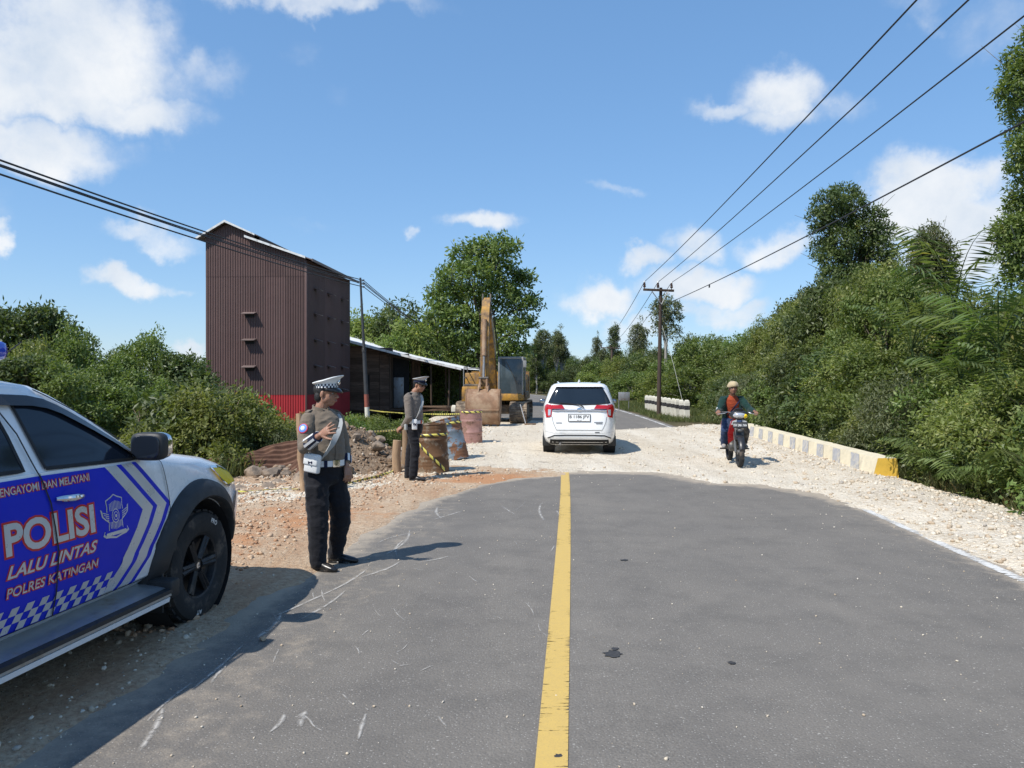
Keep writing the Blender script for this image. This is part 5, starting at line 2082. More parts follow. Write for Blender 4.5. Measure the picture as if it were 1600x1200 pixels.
    MB().box((-3.42, 0, 1.232), (1.94, 1.62, .02), bev=.006).build('bed_cover', M('black_plastic'), T)
    rl = lambda y, z, off: S.rear(y, z, off)
    for sg in (-1, 1):
        add_patch('tail_light', [[(sg * .70, .80), (sg * .84, .80), (sg * .84, 1.15), (sg * .72, 1.15)]], rl, .008, M('red_lens'), T)
    MB().box((-4.50, 0, .55), (.14, 1.6, .16), bev=.03).build('rear_bumper', M('chrome'), T)
    # light bar on the cab roof
    lb = MB().box((-1.56, 0, 1.79), (.16, 1.2, .05), bev=.015).build('light_bar_base', M('black_plastic'), T)
    for sg in (-1, 1):
        MB().box((-1.56, sg * .46, 1.862), (.24, .42, .11), bev=.04).build('beacon', M('blue_lens' if sg < 0 else 'red_lens'), lb, angle=60)
    MB().tube([(-1.5, -.50, 1.72), (-1.2, -.52, 1.92)], .004, 5).build('aerial', M('cable_black'), T)
    return T


police_truck()
# ------------------------------------------------------------------ white MPV driving away
def mpv():
    h = math.atan2(1.0, .075)
    T = empty('minivan', (1.53, 17.55, .0), h, 'white compact minivan driving away over the gravel', 'car')
    T.location.z = zgrav(1.5, 17.6) + .01
    S = Shell([(.19, 3.10, -.50, .70, 8), (.26, 3.28, -.66, .785, 7), (.36, 3.34, -.735, .815, 7), (.42, 3.35, -.745, .822, 7), (.55, 3.36, -.750, .826, 7), (.70, 3.34, -.735, .828, 7), (.85, 3.28, -.705, .826, 7), (.93, 3.10, -.69, .822, 7),
               (1.00, 2.62, -.675, .815, 7), (1.06, 2.25, -.66, .806, 7), (1.12, 2.08, -.64, .788, 7), (1.26, 1.80, -.585, .735, 7), (1.42, 1.46, -.515, .672, 6.5), (1.50, 1.24, -.47, .63, 6), (1.54, 1.05, -.42, .575, 5.5), (1.565, .85, -.28, .46, 5), (1.575, .6, 0.0, .25, 4)])
    cy = []
    for x in (0, 2.525):
        for sg in (-1, 1):
            m_ = MB().lathe([(.325, -.2), (.325, .25)], 32, Matrix.Translation((x, sg * .76, .30)) @ Matrix.Rotation(R(-90 * sg), 4, 'X')).mesh('cut')
            bm = bmesh.new()
            bm.from_mesh(m_)
            bmesh.ops.recalc_face_normals(bm, faces=bm.faces)
            bm.to_mesh(m_)
            bm.free()
            cy.append(m_)
    me = S.mesh('body')
    bm = bmesh.new()
    bm.from_mesh(me)
    bmesh.ops.recalc_face_normals(bm, faces=bm.faces)
    bm.to_mesh(me)
    bm.free()
    link_mesh('body', cut(me, cy, 'body'), M('car_white_mpv'), T)
    MB().box((1.2, 0, .27), (3.2, 1.2, .16)).build('underbody', M('underbody'), T)
    for x in (0, 2.525):
        for sg in (-1, 1):
            mb = MB().lathe([(.322, -.19), (.322, .07)], 30, Matrix.Translation((x, sg * .74, .30)) @ Matrix.Rotation(R(-90 * sg), 4, 'X'), close=False)
            mb.lathe([(.322, -.19), (.02, -.19)], 30, Matrix.Translation((x, sg * .74, .30)) @ Matrix.Rotation(R(-90 * sg), 4, 'X'), close=False)
            mb.build('wheel_well', M('underbody'), T, fix=False)
            tyre_wheel(T, (x, sg * .715, .29), .29, .19, .19, sg, 5, 'clear_lens', 22)
            MB().box((x - .33, sg * .73, .27), (.014, .18, .22), bev=.003).build('mud_flap', M('black_plastic'), T)
    rf = lambda y, z, off: S.rear(y, z, off)
    add_patch('rear_window', [[(-.50, 1.475), (.50, 1.475), (.60, 1.30), (.675, 1.135), (.40, 1.10), (0, 1.088), (-.40, 1.10), (-.675, 1.135), (-.60, 1.30)]], rf, .004, M('rear_glass'), T)
    seam('window_seal', [(-.50, 1.478), (.50, 1.478), (.60, 1.30), (.68, 1.13), (.40, 1.098), (0, 1.085), (-.40, 1.098), (-.68, 1.13), (-.60, 1.30), (-.50, 1.478)], rf, .006, .010, M('gap_black'), T)
    sp = add_patch('roof_spoiler', [[(-.50, 1.52), (.50, 1.52), (.56, 1.485), (-.56, 1.485)]], rf, .06, M('car_white_mpv'), T)
    for sg in (-1, 1):
        lens = add_patch('tail_light', [[(sg * .60, 1.075), (sg * .725, 1.105), (sg * .755, .98), (sg * .735, .80), (sg * .62, .83), (sg * .605, .95)]], rf, .016, M('red_lens'), T, .03)
        add_patch('reversing_lens', [[(sg * .625, .985), (sg * .69, .985), (sg * .69, .85), (sg * .635, .86)]], rf, .021, M('clear_lens'), lens, .03)
        add_patch('light_bar', [[(sg * .32, 1.005), (sg * .60, 1.000), (sg * .60, 1.082), (sg * .375, 1.085)]], rf, .012, M('red_lens'), T, .03)
        add_patch('dark_trim', [[(sg * .22, .955), (sg * .60, .955), (sg * .60, .992), (sg * .26, .992)]], rf, .010, M('gap_black'), T, .03)
        # side lamp wrap, side glass, handle, mirror
        fn = (lambda x, z, off, s_=sg: S.side(x, z, off, s_))
        add_patch('tail_light', [[(-.62, 1.09), (-.50, 1.08), (-.47, .98), (-.58, .83), (-.64, .82)]], fn, .010, M('red_lens'), T, .03)
        add_patch('window', [[(-.28, 1.12), (.72, 1.10), (.72, 1.42), (-.10, 1.43)]], fn, .004, M('dark_glass'), T)
        add_patch('window', [[(.78, 1.10), (1.78, 1.08), (1.45, 1.35), (1.2, 1.42), (.78, 1.42)]], fn, .004, M('dark_glass'), T)
        seam('panel_gap', [(.75, 1.44), (.75, .35)], fn, .006, .004, M('gap_black'), T)
        seam('panel_gap', [(-.30, 1.10), (-.25, .70), (.33, .36), (1.75, .34), (1.86, 1.05)], fn, .005, .004, M('gap_black'), T)
        for hx in (.0, .95):
            MB().box(fn(hx, .92, .014), (.18, .02, .03), bev=.007).build('handle', M('chrome'), T)
        b0_ = fn(1.92, 1.08, 0)
        MB().tube([b0_, b0_ + Vector((.02, sg * .07, .0))], .02, 6).build('mirror_arm', M('black_plastic'), T)
        MB().ellipsoid(b0_ + Vector((.02, sg * .125, .01)), (.06, .085, .062)).build('mirror_shell', M('black_plastic'), T)
        MB().ellipsoid(b0_ + Vector((-.035, sg * .125, .01)), (.012, .070, .050)).build('mirror_glass', M('mirror_glass'), T)
        add_patch('reflector', [[(sg * .34, .478), (sg * .44, .478), (sg * .44, .495), (sg * .34, .495)]], rf, .008, M('gap_black' if sg < 0 else 'car_white_mpv'), T)
    pts = [rf(-.60 + .06 * i, .965 + (.006 if abs(i - 10) < 8 else 0), .022) for i in range(21)]
    MB().tube(pts, [.006] + [.016] * 19 + [.006], 8).build('chrome_strip', M('chrome'), T)
    bd = MB()
    bd.lathe([(.055, 0), (.055, .012), (.045, .016), (.0, .016)], 20, Matrix.Translation(rf(0, .985, .022)) @ Matrix.Rotation(R(-90), 4, 'Y') @ Matrix.Scale(.7, 4, (1, 0, 0)), close=False)
    bd.build('badge', M('chrome'), T)
    MB().tube([rf(.05, 1.10, .03), rf(-.04, 1.075, .05), rf(-.105, 1.03, .03)], [.010, .014, .012], 6).build('wiper', M('black_plastic'), T)
    MB().tube([rf(-.04, 1.075, .03), rf(.2, 1.115, .02), rf(.42, 1.13, .02)], .007, 5).build('wiper_blade', M('black_plastic'), T)
    pl = add_patch('number_plate', [[(-.245, .722), (.245, .722), (.245, .888), (-.245, .888)]], rf, .018, M('gap_black'), T, .1)
    add_patch('plate_face', [[(-.23, .735), (.23, .735), (.23, .875), (-.23, .875)]], rf, .020, M('plate_white'), pl, .1)
    vs, fs = fit_text('B 1186 JFV', -.215, .215, .775, .862, 1.0)
    MB().add([rf(-v.x, v.y, .0225) for v in vs], fs).build('lettering', M('plate_black'), pl, smooth=False, fix=False)
    vs, fs = fit_text('05 27', -.05, .05, .742, .762, .5)
    MB().add([rf(-v.x, v.y, .0225) for v in vs], fs).build('lettering', M('plate_black'), pl, smooth=False, fix=False)
    for y0, y1, z in ((.385, .51, .685), (-.32, -.51, .70), (-.36, -.50, .672)):
        add_patch('model_badge', [[(min(y0, y1), z), (max(y0, y1), z), (max(y0, y1), z + .018), (min(y0, y1), z + .018)]], rf, .008, M('steel_grey'), T, .1)
    seam('panel_gap', [(.60, .83), (.575, .70), (.50, .535), (-.50, .535), (-.575, .70), (-.60, .83)], rf, .006, .004, M('gap_black'), T)
    seam('bumper_slot', [(.70, .350), (.55, .415), (.3, .425), (-.3, .425), (-.55, .415), (-.70, .350)], rf, .006, .012, M('gap_black'), T)
    seam('bumper_crease', [(.76, .50), (.55, .47), (-.55, .47), (-.76, .50)], rf, .004, .002, M('steel_grey'), T)
    add_patch('bumper_lip', [[(-.62, .33), (.62, .33), (.55, .395), (-.55, .395)]], rf, .015, M('car_white_mpv'), T)
    add_patch('bumper_underside', [[(-.66, .21), (.66, .21), (.64, .325), (-.64, .325)]], rf, .010, M('underbody'), T)
    MB().tube([(-.15, .0, 1.575), (-.24, 0, 1.63), (-.26, 0, 1.64)], [.03, .015, .004], 8).build('aerial', M('car_white_mpv'), T)
    for sg in (-1, 1):
        MB().tube([(.1, sg * .46, 1.562), (.25, sg * .49, 1.585), (1.0, sg * .48, 1.575), (1.1, sg * .46, 1.55)], .014, 6).build('roof_rail', M('car_white_mpv'), T)
    MB().tube([(-.55, .42, .24), (-.74, .42, .23)], .025, 8).build('exhaust', M('steel_grey'), T)


mpv()

# ------------------------------------------------------------------ excavator
simple('digger_yellow', (.42, .215, .028), .5, var=.2, dirt=(.15, .095, .055), dirt_amt=.85, dirt_scale=3.5)
simple('digger_rust', (.24, .135, .075), .72, var=.25, dirt=(.36, .25, .16), dirt_amt=.6, dirt_scale=2.5, bump=.4, bscale=12)
simple('digger_steel', (.085, .075, .065), .55, metal=.4, var=.3, dirt=(.3, .22, .14), dirt_amt=.5)
simple('track_steel', (.16, .12, .085), .8, var=.3, dirt=(.36, .28, .19), dirt_amt=.6, dirt_scale=6)
simple('cab_glass', (.055, .075, .085), .10, var=.2)
simple('cab_grey', (.22, .225, .22), .55, var=.15, dirt=(.3, .26, .2), dirt_amt=.35)


def excavator():
    E = empty('excavator', (-.62, 29.9, 0), math.atan2(-.995, -.09), 'muddy yellow tracked excavator parked with its bucket lowered to the gravel', 'excavator')
    E.location.z = zgrav(-.6, 29.5)
    rs = random.Random(3)
    for sg in (-1, 1):
        yc = sg * 1.0
        tr = MB().prism([(-1.45, .14), (1.45, .14), (1.60, .40), (1.45, .64), (-1.45, .64), (-1.60, .40)], 'Y', yc - .20, yc + .20).build('track_frame', M('digger_steel'), E)
        # track shoes round an oblong loop
        loop = []
        r, L = .37, 1.38
        per = 4 * L + 2 * math.pi * r
        n = 44
        for k in range(n):
            s = per * k / n
            if s < 2 * L:
                p, a = (-L + s, .0 + .03), 0
            elif s < 2 * L + math.pi * r:
                t = (s - 2 * L) / r
                p, a = (L + r * math.sin(t), r + .03 - r * math.cos(t)), t
            elif s < 4 * L + math.pi * r:
                p, a = (L - (s - 2 * L - math.pi * r), 2 * r + .03), math.pi
            else:
                t = (s - 4 * L - math.pi * r) / r
                p, a = (-L - r * math.sin(t), r + .03 + r * math.cos(t)), math.pi + t
            sh = MB()
            ro = Matrix.Rotation(-a, 4, 'Y')
            sh.box((p[0], yc, p[1]), (.17, .64, .03), ro, .004)
            dn = ro @ Vector((0, 0, -.025))
            sh.box((p[0] + dn.x, yc, p[1] + dn.z), (.02, .64, .03), ro)
            sh.build('track_shoe', M('track_steel'), tr, smooth=False)
        for x in (-1.38, 1.38):
            MB().lathe([(.31, -.16), (.33, -.1), (.33, .1), (.31, .16)], 22, Matrix.Translation((x, yc, .40)) @ Matrix.Rotation(R(90), 4, 'X')).build('sprocket', M('digger_steel'), tr)
        for k in range(6):
            MB().lathe([(.11, -.18), (.11, .18)], 14, Matrix.Translation((-1.0 + .4 * k, yc, .17)) @ Matrix.Rotation(R(90), 4, 'X')).build('track_roller', M('digger_steel'), tr)
    MB().box((0, 0, .50), (1.6, 1.7, .36), bev=.05).build('undercarriage', M('digger_steel'), E)
    MB().lathe([(.62, .66), (.62, .82)], 30).build('turntable', M('digger_steel'), E)
    # upper works
    MB().box((-.35, 0, .90), (2.9, 2.35, .14), bev=.03).build('deck', M('digger_yellow'), E)
    MB().prism([(-2.1, .85), (-1.45, .85), (-1.45, 1.95), (-1.95, 1.90), (-2.15, 1.6)], 'Y', -1.18, 1.18).build('counterweight', M('digger_yellow'), E, smooth=False)
    MB().box((-.55, -.72, 1.42), (1.8, .90, .92), bev=.04).build('engine_cover', M('digger_yellow'), E)
    MB().box((-.95, .6, 1.40), (1.0, 1.1, .88), bev=.04).build('engine_cover', M('digger_yellow'), E)
    MB().box((.75, -.80, 1.10), (.85, .72, .52), bev=.03).build('tool_box', M('digger_yellow'), E)
    MB().box((1.14, -1.02, 1.02), (.06, .30, .46), bev=.02).build('step_plate', M('digger_yellow'), E)
    MB().box((.72, -.80, 1.40), (.7, .6, .1), bev=.02).build('grille', M('digger_steel'), E)
    for pts in ([(1.0, -1.12, 1.3), (1.0, -1.12, 2.0), (.9, -1.12, 2.1), (.1, -1.12, 2.1), (.0, -1.12, 1.9)], [(1.0, -.5, 1.35), (1.0, -.5, 1.95), (.95, -.55, 2.05), (.95, -1.1, 2.05)], [(1.0, -1.12, 1.7), (.1, -1.12, 1.7)]):
        MB().tube(pts, .020, 7).build('handrail', M('cab_grey'), E)
    # cab
    cx0, cx1, cy0, cy1, cz0, cz1 = .05, 1.28, .22, 1.16, .84, 2.47
    C = MB().box(((cx0 + cx1) / 2, (cy0 + cy1) / 2, cz0 + .13), (cx1 - cx0, cy1 - cy0, .26), bev=.03).build('cab', M('digger_yellow'), E)
    MB().box(((cx0 + cx1) / 2 - .02, (cy0 + cy1) / 2, cz1 - .04), (cx1 - cx0 + .04, cy1 - cy0 + .04, .09), bev=.035).build('cab_roof', M('cab_grey'), C)
    for x in (cx0 + .03, cx1 - .03):
        for y in (cy0 + .03, cy1 - .03):
            MB().box((x, y, (cz0 + cz1) / 2 + .1), (.065, .065, cz1 - cz0 - .22), bev=.012).build('cab_pillar', M('cab_grey'), C)
    MB().box((cx1 - .025, (cy0 + cy1) / 2, 1.75), (.012, cy1 - cy0 - .12, 1.30), bev=.004).build('windscreen', M('cab_glass'), C)
    for y in (cy0 + .025, cy1 - .025):
        MB().box(((cx0 + cx1) / 2, y, 1.75), (cx1 - cx0 - .12, .012, 1.30), bev=.004).build('side_window', M('cab_glass'), C)
    MB().box((cx0 + .02, (cy0 + cy1) / 2, 1.75), (.012, cy1 - cy0 - .12, 1.30)).build('rear_window', M('cab_glass'), C)
    MB().tube([(cx1 - .012, cy0 + .3, 2.3), (cx1 - .012, cy1 - .22, 1.45)], .012, 5).build('wiper', M('digger_steel'), C)
    MB().box((cx1 + .05, cy1 + .06, 2.2), (.05, .13, .26), bev=.02).build('mirror', M('cab_grey'), C)
    MB().tube([(cx1 - .05, cy1 + .02, 2.35), (cx1 + .05, cy1 + .06, 2.3)], .012, 5).build('mirror_arm', M('digger_steel'), C)
    MB().box((.45, 1.22, 1.05), (.9, .10, .26), bev=.02).build('cab_step', M('digger_steel'), C)
    # boom
    yb = -.10
    B = MB().prism([(.30, 1.15), (.62, 1.02), (1.18, 2.55), (2.35, 3.80), (2.42, 4.05), (2.20, 4.18), (.75, 3.0)], 'Y', yb - .18, yb + .18)
    boom = B.build('boom', M('digger_yellow'), E, smooth=False)
    for y in (yb - .185, yb + .185):
        MB().prism([(.55, 1.45), (.72, 1.40), (1.1, 2.4), (1.0, 2.55)], 'Y', y - .012, y + .012).build('boom_plate', M('digger_yellow'), boom)
    for sg in (-1, 1):
        a, b = Vector((1.05, yb + sg * .34, 1.0)), Vector((1.15, yb + sg * .34, 2.45))
        MB().tube([a, a.lerp(b, .62)], .085, 12).build('boom_cylinder', M('digger_yellow'), boom)
        MB().tube([a.lerp(b, .6), b], .045, 10).build('cylinder_rod', M('steel_grey'), boom)
    a, b = Vector((.95, yb, 3.15)), Vector((2.15, yb, 4.52))
    MB().tube([a, a.lerp(b, .65)], .085, 12).build('arm_cylinder', M('digger_yellow'), boom)
    MB().tube([a.lerp(b, .62), b], .048, 10).build('cylinder_rod', M('steel_grey'), boom)
    MB().tube([(.7, yb + .25, 1.4), (1.0, yb + .30, 2.6), (1.7, yb + .27, 3.4), (2.3, yb + .26, 4.1)], .022, 6).build('hydraulic_hose', M('cable_black'), boom)
    MB().tube([(.7, yb - .25, 1.4), (1.0, yb - .30, 2.6), (1.7, yb - .27, 3.4), (2.3, yb - .26, 4.1)], .022, 6).build('hydraulic_hose', M('cable_black'), boom)
    # stick hanging down
    st = MB().prism([(2.05, 4.45), (2.20, 4.58), (2.52, 4.15), (2.78, 3.3), (2.92, 1.45), (2.78, 1.38), (2.50, 3.2), (2.25, 3.85)], 'Y', yb - .14, yb + .14).build('stick', M('digger_yellow'), E, smooth=False)
    for sg in (-1, 1):
        MB().prism([(2.02, 4.35), (2.10, 4.72), (2.22, 4.72), (2.32, 4.3)], 'Y', yb + sg * .14 - .02, yb + sg * .14 + .02).build('stick_lug', M('digger_steel'), st)
    MB().lathe([(.05, -.24), (.05, .24)], 12, Matrix.Translation((2.36, yb, 3.95)) @ Matrix.Rotation(R(90), 4, 'X')).build('pivot_pin', M('digger_steel'), st)
    a, b = Vector((2.72, yb, 3.75)), Vector((3.06, yb, 1.68))
    MB().tube([a, a.lerp(b, .62)], .082, 12).build('bucket_cylinder', M('digger_rust'), st)
    MB().tube([a.lerp(b, .6), b], .045, 10).build('cylinder_rod', M('steel_grey'), st)
    for sg in (-1, 1):
        MB().tube([(3.06, yb + sg * .12, 1.68), (2.88, yb + sg * .12, 1.62)], .04, 8).build('link', M('digger_rust'), st)
        MB().tube([(3.06, yb + sg * .12, 1.68), (3.14, yb + sg * .12, 1.30)], .04, 8).build('link', M('digger_rust'), st)
    MB().lathe([(.05, -.17), (.05, .17)], 12, Matrix.Translation((3.06, yb, 1.68)) @ Matrix.Rotation(R(90), 4, 'X')).build('pivot_pin', M('digger_steel'), st)
    # bucket: curved back plate, two cheeks, lip and teeth
    outer = [(2.78, 1.24), (3.00, 1.30), (3.20, 1.24), (3.36, 1.08), (3.43, .85), (3.43, .60), (3.38, .36), (3.28, .16), (3.16, .06)]
    inner = [(x - .05 * (1 if x > 2.9 else .2), z - .04 * (1 if z > 1.0 else .0)) for x, z in outer]
    w0, w1 = yb - .57, yb + .57
    bk = MB().prism(outer + inner[::-1], 'Y', w0, w1).build('bucket', M('digger_rust'), E, angle=30)
    for y in (w0, w1):
        MB().prism(outer + [(2.86, .18), (2.62, .62), (2.66, 1.0)], 'Y', y - .022, y + .022).build('side_plate', M('digger_rust'), bk, smooth=False)
    for sg in (-1, 1):
        MB().prism([(2.72, 1.2), (2.80, 1.46), (2.95, 1.50), (3.18, 1.38), (3.26, 1.2), (3.05, 1.28)], 'Y', yb + sg * .16 - .025, yb + sg * .16 + .025).build('bucket_ear', M('digger_rust'), bk, smooth=False)
    for k in range(5):
        y = w0 + .06 + k * (w1 - w0 - .12) / 4
        MB().prism([(3.20, .13), (3.14, .02), (2.98, -.02), (3.08, .12)], 'Y', y - .05, y + .05).build('tooth', M('digger_steel'), bk, smooth=False)
    for y in (-.32, .0, .32):
        vs, fs = [], []
        for i, (x, z) in enumerate(outer[4:]):
            pass
    MB().prism([(3.435, .62), (3.455, .62), (3.455, .56), (3.435, .56)], 'Y', w0, w1).build('wear_strip', M('digger_rust'), bk, smooth=False)
    return E


excavator()

# a steel bar leaning on the track
bar0, bar1 = px(822, 664, 27.6), px(813, 632, 27.9)
bar0.z = zgrav(bar0.x, bar0.y)
tag(MB().tube([bar0, bar1], .022, 7).build('steel_bar', M('steel_grey'), None), 'thin grey steel bar leaning on the excavator track', 'bar')
tag(MB().box((bar0.x + .15, bar0.y, bar0.z + .03), (.42, .08, .05), (0, 0, .3), .008).build('timber_offcut', M('raw_wood'), None), 'short timber offcut lying beside the excavator track', 'timber')

# ------------------------------------------------------------------ motorcycle
simple('bike_black', (.022, .022, .024), .35, var=.15, dirt=(.22, .19, .15), dirt_amt=.3)
simple('seat_vinyl', (.02, .02, .02), .6)
simple('engine_grey', (.14, .14, .14), .5, metal=.5, var=.2, dirt=(.3, .26, .2), dirt_amt=.4)


def motorcycle():
    hd = Vector((-.125, -.99, 0)).normalized()
    B = empty('motorcycle', (4.45, 15.72, 0), math.atan2(hd.y, hd.x), 'red and black underbone motorcycle ridden towards the camera side of the road', 'motorcycle')
    B['label'] = 'red and black underbone motorcycle being ridden over the gravel'
    B.location.z = zgrav(4.4, 15.0) + .004
    wb = 1.27

    def wheel(x, steer=0):
        W = bpy.data.objects.new('wheel', None)
        col.objects.link(W)
        W.parent = B
        W.location = (x, 0, .285)
        mt = Matrix.Rotation(R(90), 4, 'X')
        MB().lathe([(.21, -.035), (.235, -.046), (.265, -.042), (.283, -.022), (.288, 0), (.283, .022), (.265, .042), (.235, .046), (.21, .035)], 40, mt, close=False).build('tyre', M('rubber'), W)
        MB().lathe([(.215, -.034), (.20, -.022), (.20, .022), (.215, .034)], 32, mt, close=False).build('rim', M('wheel_black'), W)
        for k in range(6):
            a = k * math.pi / 3
            MB().tube([(.03 * math.cos(a), 0, .03 * math.sin(a)), (.205 * math.cos(a), 0, .205 * math.sin(a))], .012, 5).build('spoke', M('wheel_black'), W)
        MB().lathe([(.05, -.05), (.05, .05)], 16, mt).build('hub', M('engine_grey'), W)
        return W
    wheel(0)
    wheel(wb)
    for sg in (-1, 1):
        MB().tube([(wb, sg * .075, .285), (wb - .20, sg * .075, .80)], [.026, .022], 10).build('fork_leg', M('engine_grey'), B)
        MB().tube([(-.02, sg * .10, .30), (-.10, sg * .12, .70)], .024, 8).build('shock_absorber', M('engine_grey'), B)
    # front mudguard
    vs, fs = [], []
    n = 14
    for i in range(n + 1):
        a = R(15 + 125 * i / n)
        for (dy, dr) in ((-.062, .0), (-.05, .022), (0, .030), (.05, .022), (.062, 0)):
            vs.append((wb + (.295 + dr) * math.cos(a), dy, .285 + (.295 + dr) * math.sin(a)))
        if i:
            for q in range(4):
                fs.append((5 * i - 5 + q, 5 * i - 4 + q, 5 * i + 1 + q, 5 * i + q))
    MB().add(vs, fs).build('front_mudguard', M('bike_black'), B, angle=70)
    # leg shield, left and right red panels
    for sg in (-1, 1):
        MB().add([(wb - .10, sg * .06, .92), (wb - .06, sg * .15, .86), (wb - .14, sg * .20, .62), (wb - .28, sg * .17, .42), (wb - .24, sg * .08, .50), (wb - .12, sg * .05, .70),
                  (wb - .16, sg * .06, .92), (wb - .14, sg * .15, .86), (wb - .24, sg * .19, .62), (wb - .36, sg * .16, .42), (wb - .32, sg * .08, .50), (wb - .2, sg * .05, .70)],
                 [(0, 1, 2, 5), (5, 2, 3, 4), (6, 11, 8, 7), (11, 10, 9, 8), (0, 6, 7, 1), (1, 7, 8, 2), (2, 8, 9, 3), (3, 9, 10, 4), (4, 10, 11, 5), (5, 11, 6, 0)]).build('leg_shield', M('red_paint' if sg < 0 else 'bike_black'), B, angle=50)
        MB().add([(wb - .04, sg * .05, .90), (wb - .045, sg * .13, .87), (wb - .07, sg * .15, .80), (wb - .06, sg * .06, .80)], [(0, 1, 2, 3)]).build('white_flash', M('plate_white'), B)
    MB().box((wb - .11, 0, .66), (.10, .18, .34), (0, R(-20), 0), .03).build('front_cowl', M('bike_black'), B)
    MB().box((wb - .30, 0, .45), (.30, .16, .22), bev=.04).build('engine', M('engine_grey'), B)
    MB().lathe([(.09, -.12), (.10, -.05), (.10, .05), (.09, .12)], 18, Matrix.Translation((wb - .50, 0, .36)) @ Matrix.Rotation(R(90), 4, 'X')).build('engine_case', M('engine_grey'), B)
    MB().tube([(wb - .22, 0, .80), (wb - .40, 0, .52), (wb - .62, 0, .48), (.30, 0, .62)], [.05, .05, .06, .06], 8).build('frame', M('bike_black'), B)
    # seat and tail
    MB().tube([(.62, 0, .70), (.45, 0, .755), (.15, 0, .77), (-.18, 0, .80), (-.30, 0, .80)], [(.05, .03), (.11, .045), (.13, .05), (.11, .045), (.06, .03)], 12).build('seat', M('seat_vinyl'), B)
    for sg in (-1, 1):
        MB().prism([(.50, .45), (.62, .60), (.40, .72), (-.32, .78), (-.40, .70), (-.05, .50)], 'Y', sg * .10 - .02, sg * .10 + .02).build('side_panel', M('red_paint'), B, angle=20)
        MB().tube([(wb - .62, 0, .30), (wb - .62, sg * .28, .30)], .016, 6).build('foot_peg', M('bike_black'), B)
        MB().tube([(wb - .80, sg * .13, .33), (-.18, sg * .13, .40), (-.22, sg * .13, .40)], [.03, .045, .04], 10).build('exhaust' if sg < 0 else 'chain_cover', M('engine_grey'), B)
    MB().box((-.36, 0, .78), (.06, .16, .07), bev=.02).build('tail_light', M('red_lens'), B)
    MB().tube([(-.25, 0, .66), (-.42, 0, .42)], [.06, .05], 6).build('rear_mudguard', M('bike_black'), B)
    # head cowl, lamp, bars, mirrors, plate
    MB().ellipsoid((wb - .13, 0, .985), (.12, .175, .10)).build('headlight_cowl', M('bike_black'), B)
    MB().ellipsoid((wb - .06, 0, .975), (.075, .125, .058), (0, R(-18), 0)).build('headlight', M('clear_lens'), B)
    MB().ellipsoid((wb - .06, .10, .965), (.06, .05, .040), (0, R(-18), 0)).build('indicator', M('amber_lens'), B)
    MB().ellipsoid((wb - .14, 0, 1.07), (.09, .10, .035), (0, R(-24), 0)).build('fly_screen', M('visor_smoke'), B)
    MB().tube([(wb - .34, -.335, 1.02), (wb - .24, -.18, 1.03), (wb - .20, 0, 1.0), (wb - .24, .18, 1.03), (wb - .34, .335, 1.02)], .013, 8).build('handlebar', M('bike_black'), B)
    for sg in (-1, 1):
        MB().tube([(wb - .30, sg * .26, 1.025), (wb - .355, sg * .365, 1.018)], .018, 8).build('grip', M('rubber'), B)
        MB().tube([(wb - .24, sg * .19, 1.03), (wb - .20, sg * .24, 1.01), (wb - .28, sg * .37, .99)], .007, 5).build('lever', M('chrome'), B)
    pl = MB().box((wb + .03, 0, .80), (.012, .27, .115), (0, R(-14), 0), .004).build('number_plate', M('plate_black'), B)
    vs, fs = fit_text('KH 2461 NA', -.12, .12, .775, .825, .6)
    MB().add([Vector((wb + .0385 - (v.y - .80) * .25, v.x, v.y)) for v in vs], fs).build('lettering', M('plate_white'), pl, smooth=False, fix=False)
    MB().ellipsoid((wb + .02, 0, .70), (.03, .05, .03)).build('horn', M('engine_grey'), B)
    return B


motorcycle()
# ------------------------------------------------------------------ people
def skin_mat(name, c):
    m, N, b, out = principled(name)
    v = N.n('ShaderNodeTexCoord').outputs['Object']
    n = N.noise(v, 22.0, 5.0, .6)
    N.link(N.mix(N.range(n, .3, .7, 0, 1), c, (c[0] * .78, c[1] * .70, c[2] * .66)), b.inputs['Base Color'])
    b.inputs['Roughness'].default_value = .52
    b.inputs['Subsurface Weight'].default_value = .12
    b.inputs['Subsurface Radius'].default_value = (.012, .005, .003)
    bn = N.n('ShaderNodeBump', {'Strength': .15, 'Distance': .004, 'Height': N.noise(v, 160.0, 3.0)})
    N.link(bn.outputs[0], b.inputs['Normal'])


def cloth(name, c, rough=.85, weave=420.0, fold=.35):
    m, N, b, out = principled(name)
    v = N.n('ShaderNodeTexCoord').outputs['Object']
    n = N.noise(v, 9.0, 5.0, .6)
    N.link(N.mix(N.range(n, .3, .7, 0, 1), tuple(x * .88 for x in c), tuple(min(1, x * 1.12) for x in c)), b.inputs['Base Color'])
    b.inputs['Roughness'].default_value = rough
    b.inputs['Specular IOR Level'].default_value = .18
    b.inputs['Sheen Weight'].default_value = .12
    mp = N.n('ShaderNodeMapping', {'Vector': v, 'Scale': (14, 14, 30), 'Rotation': (.4, .5, .2)})
    hgt = N.math('ADD', N.noise(mp.outputs[0], 1.0, 4.0, .5, .8), N.math('MULTIPLY', N.noise(v, weave, 2.0), .06))
    bn = N.n('ShaderNodeBump', {'Strength': fold, 'Distance': .014, 'Height': hgt})
    N.link(bn.outputs[0], b.inputs['Normal'])


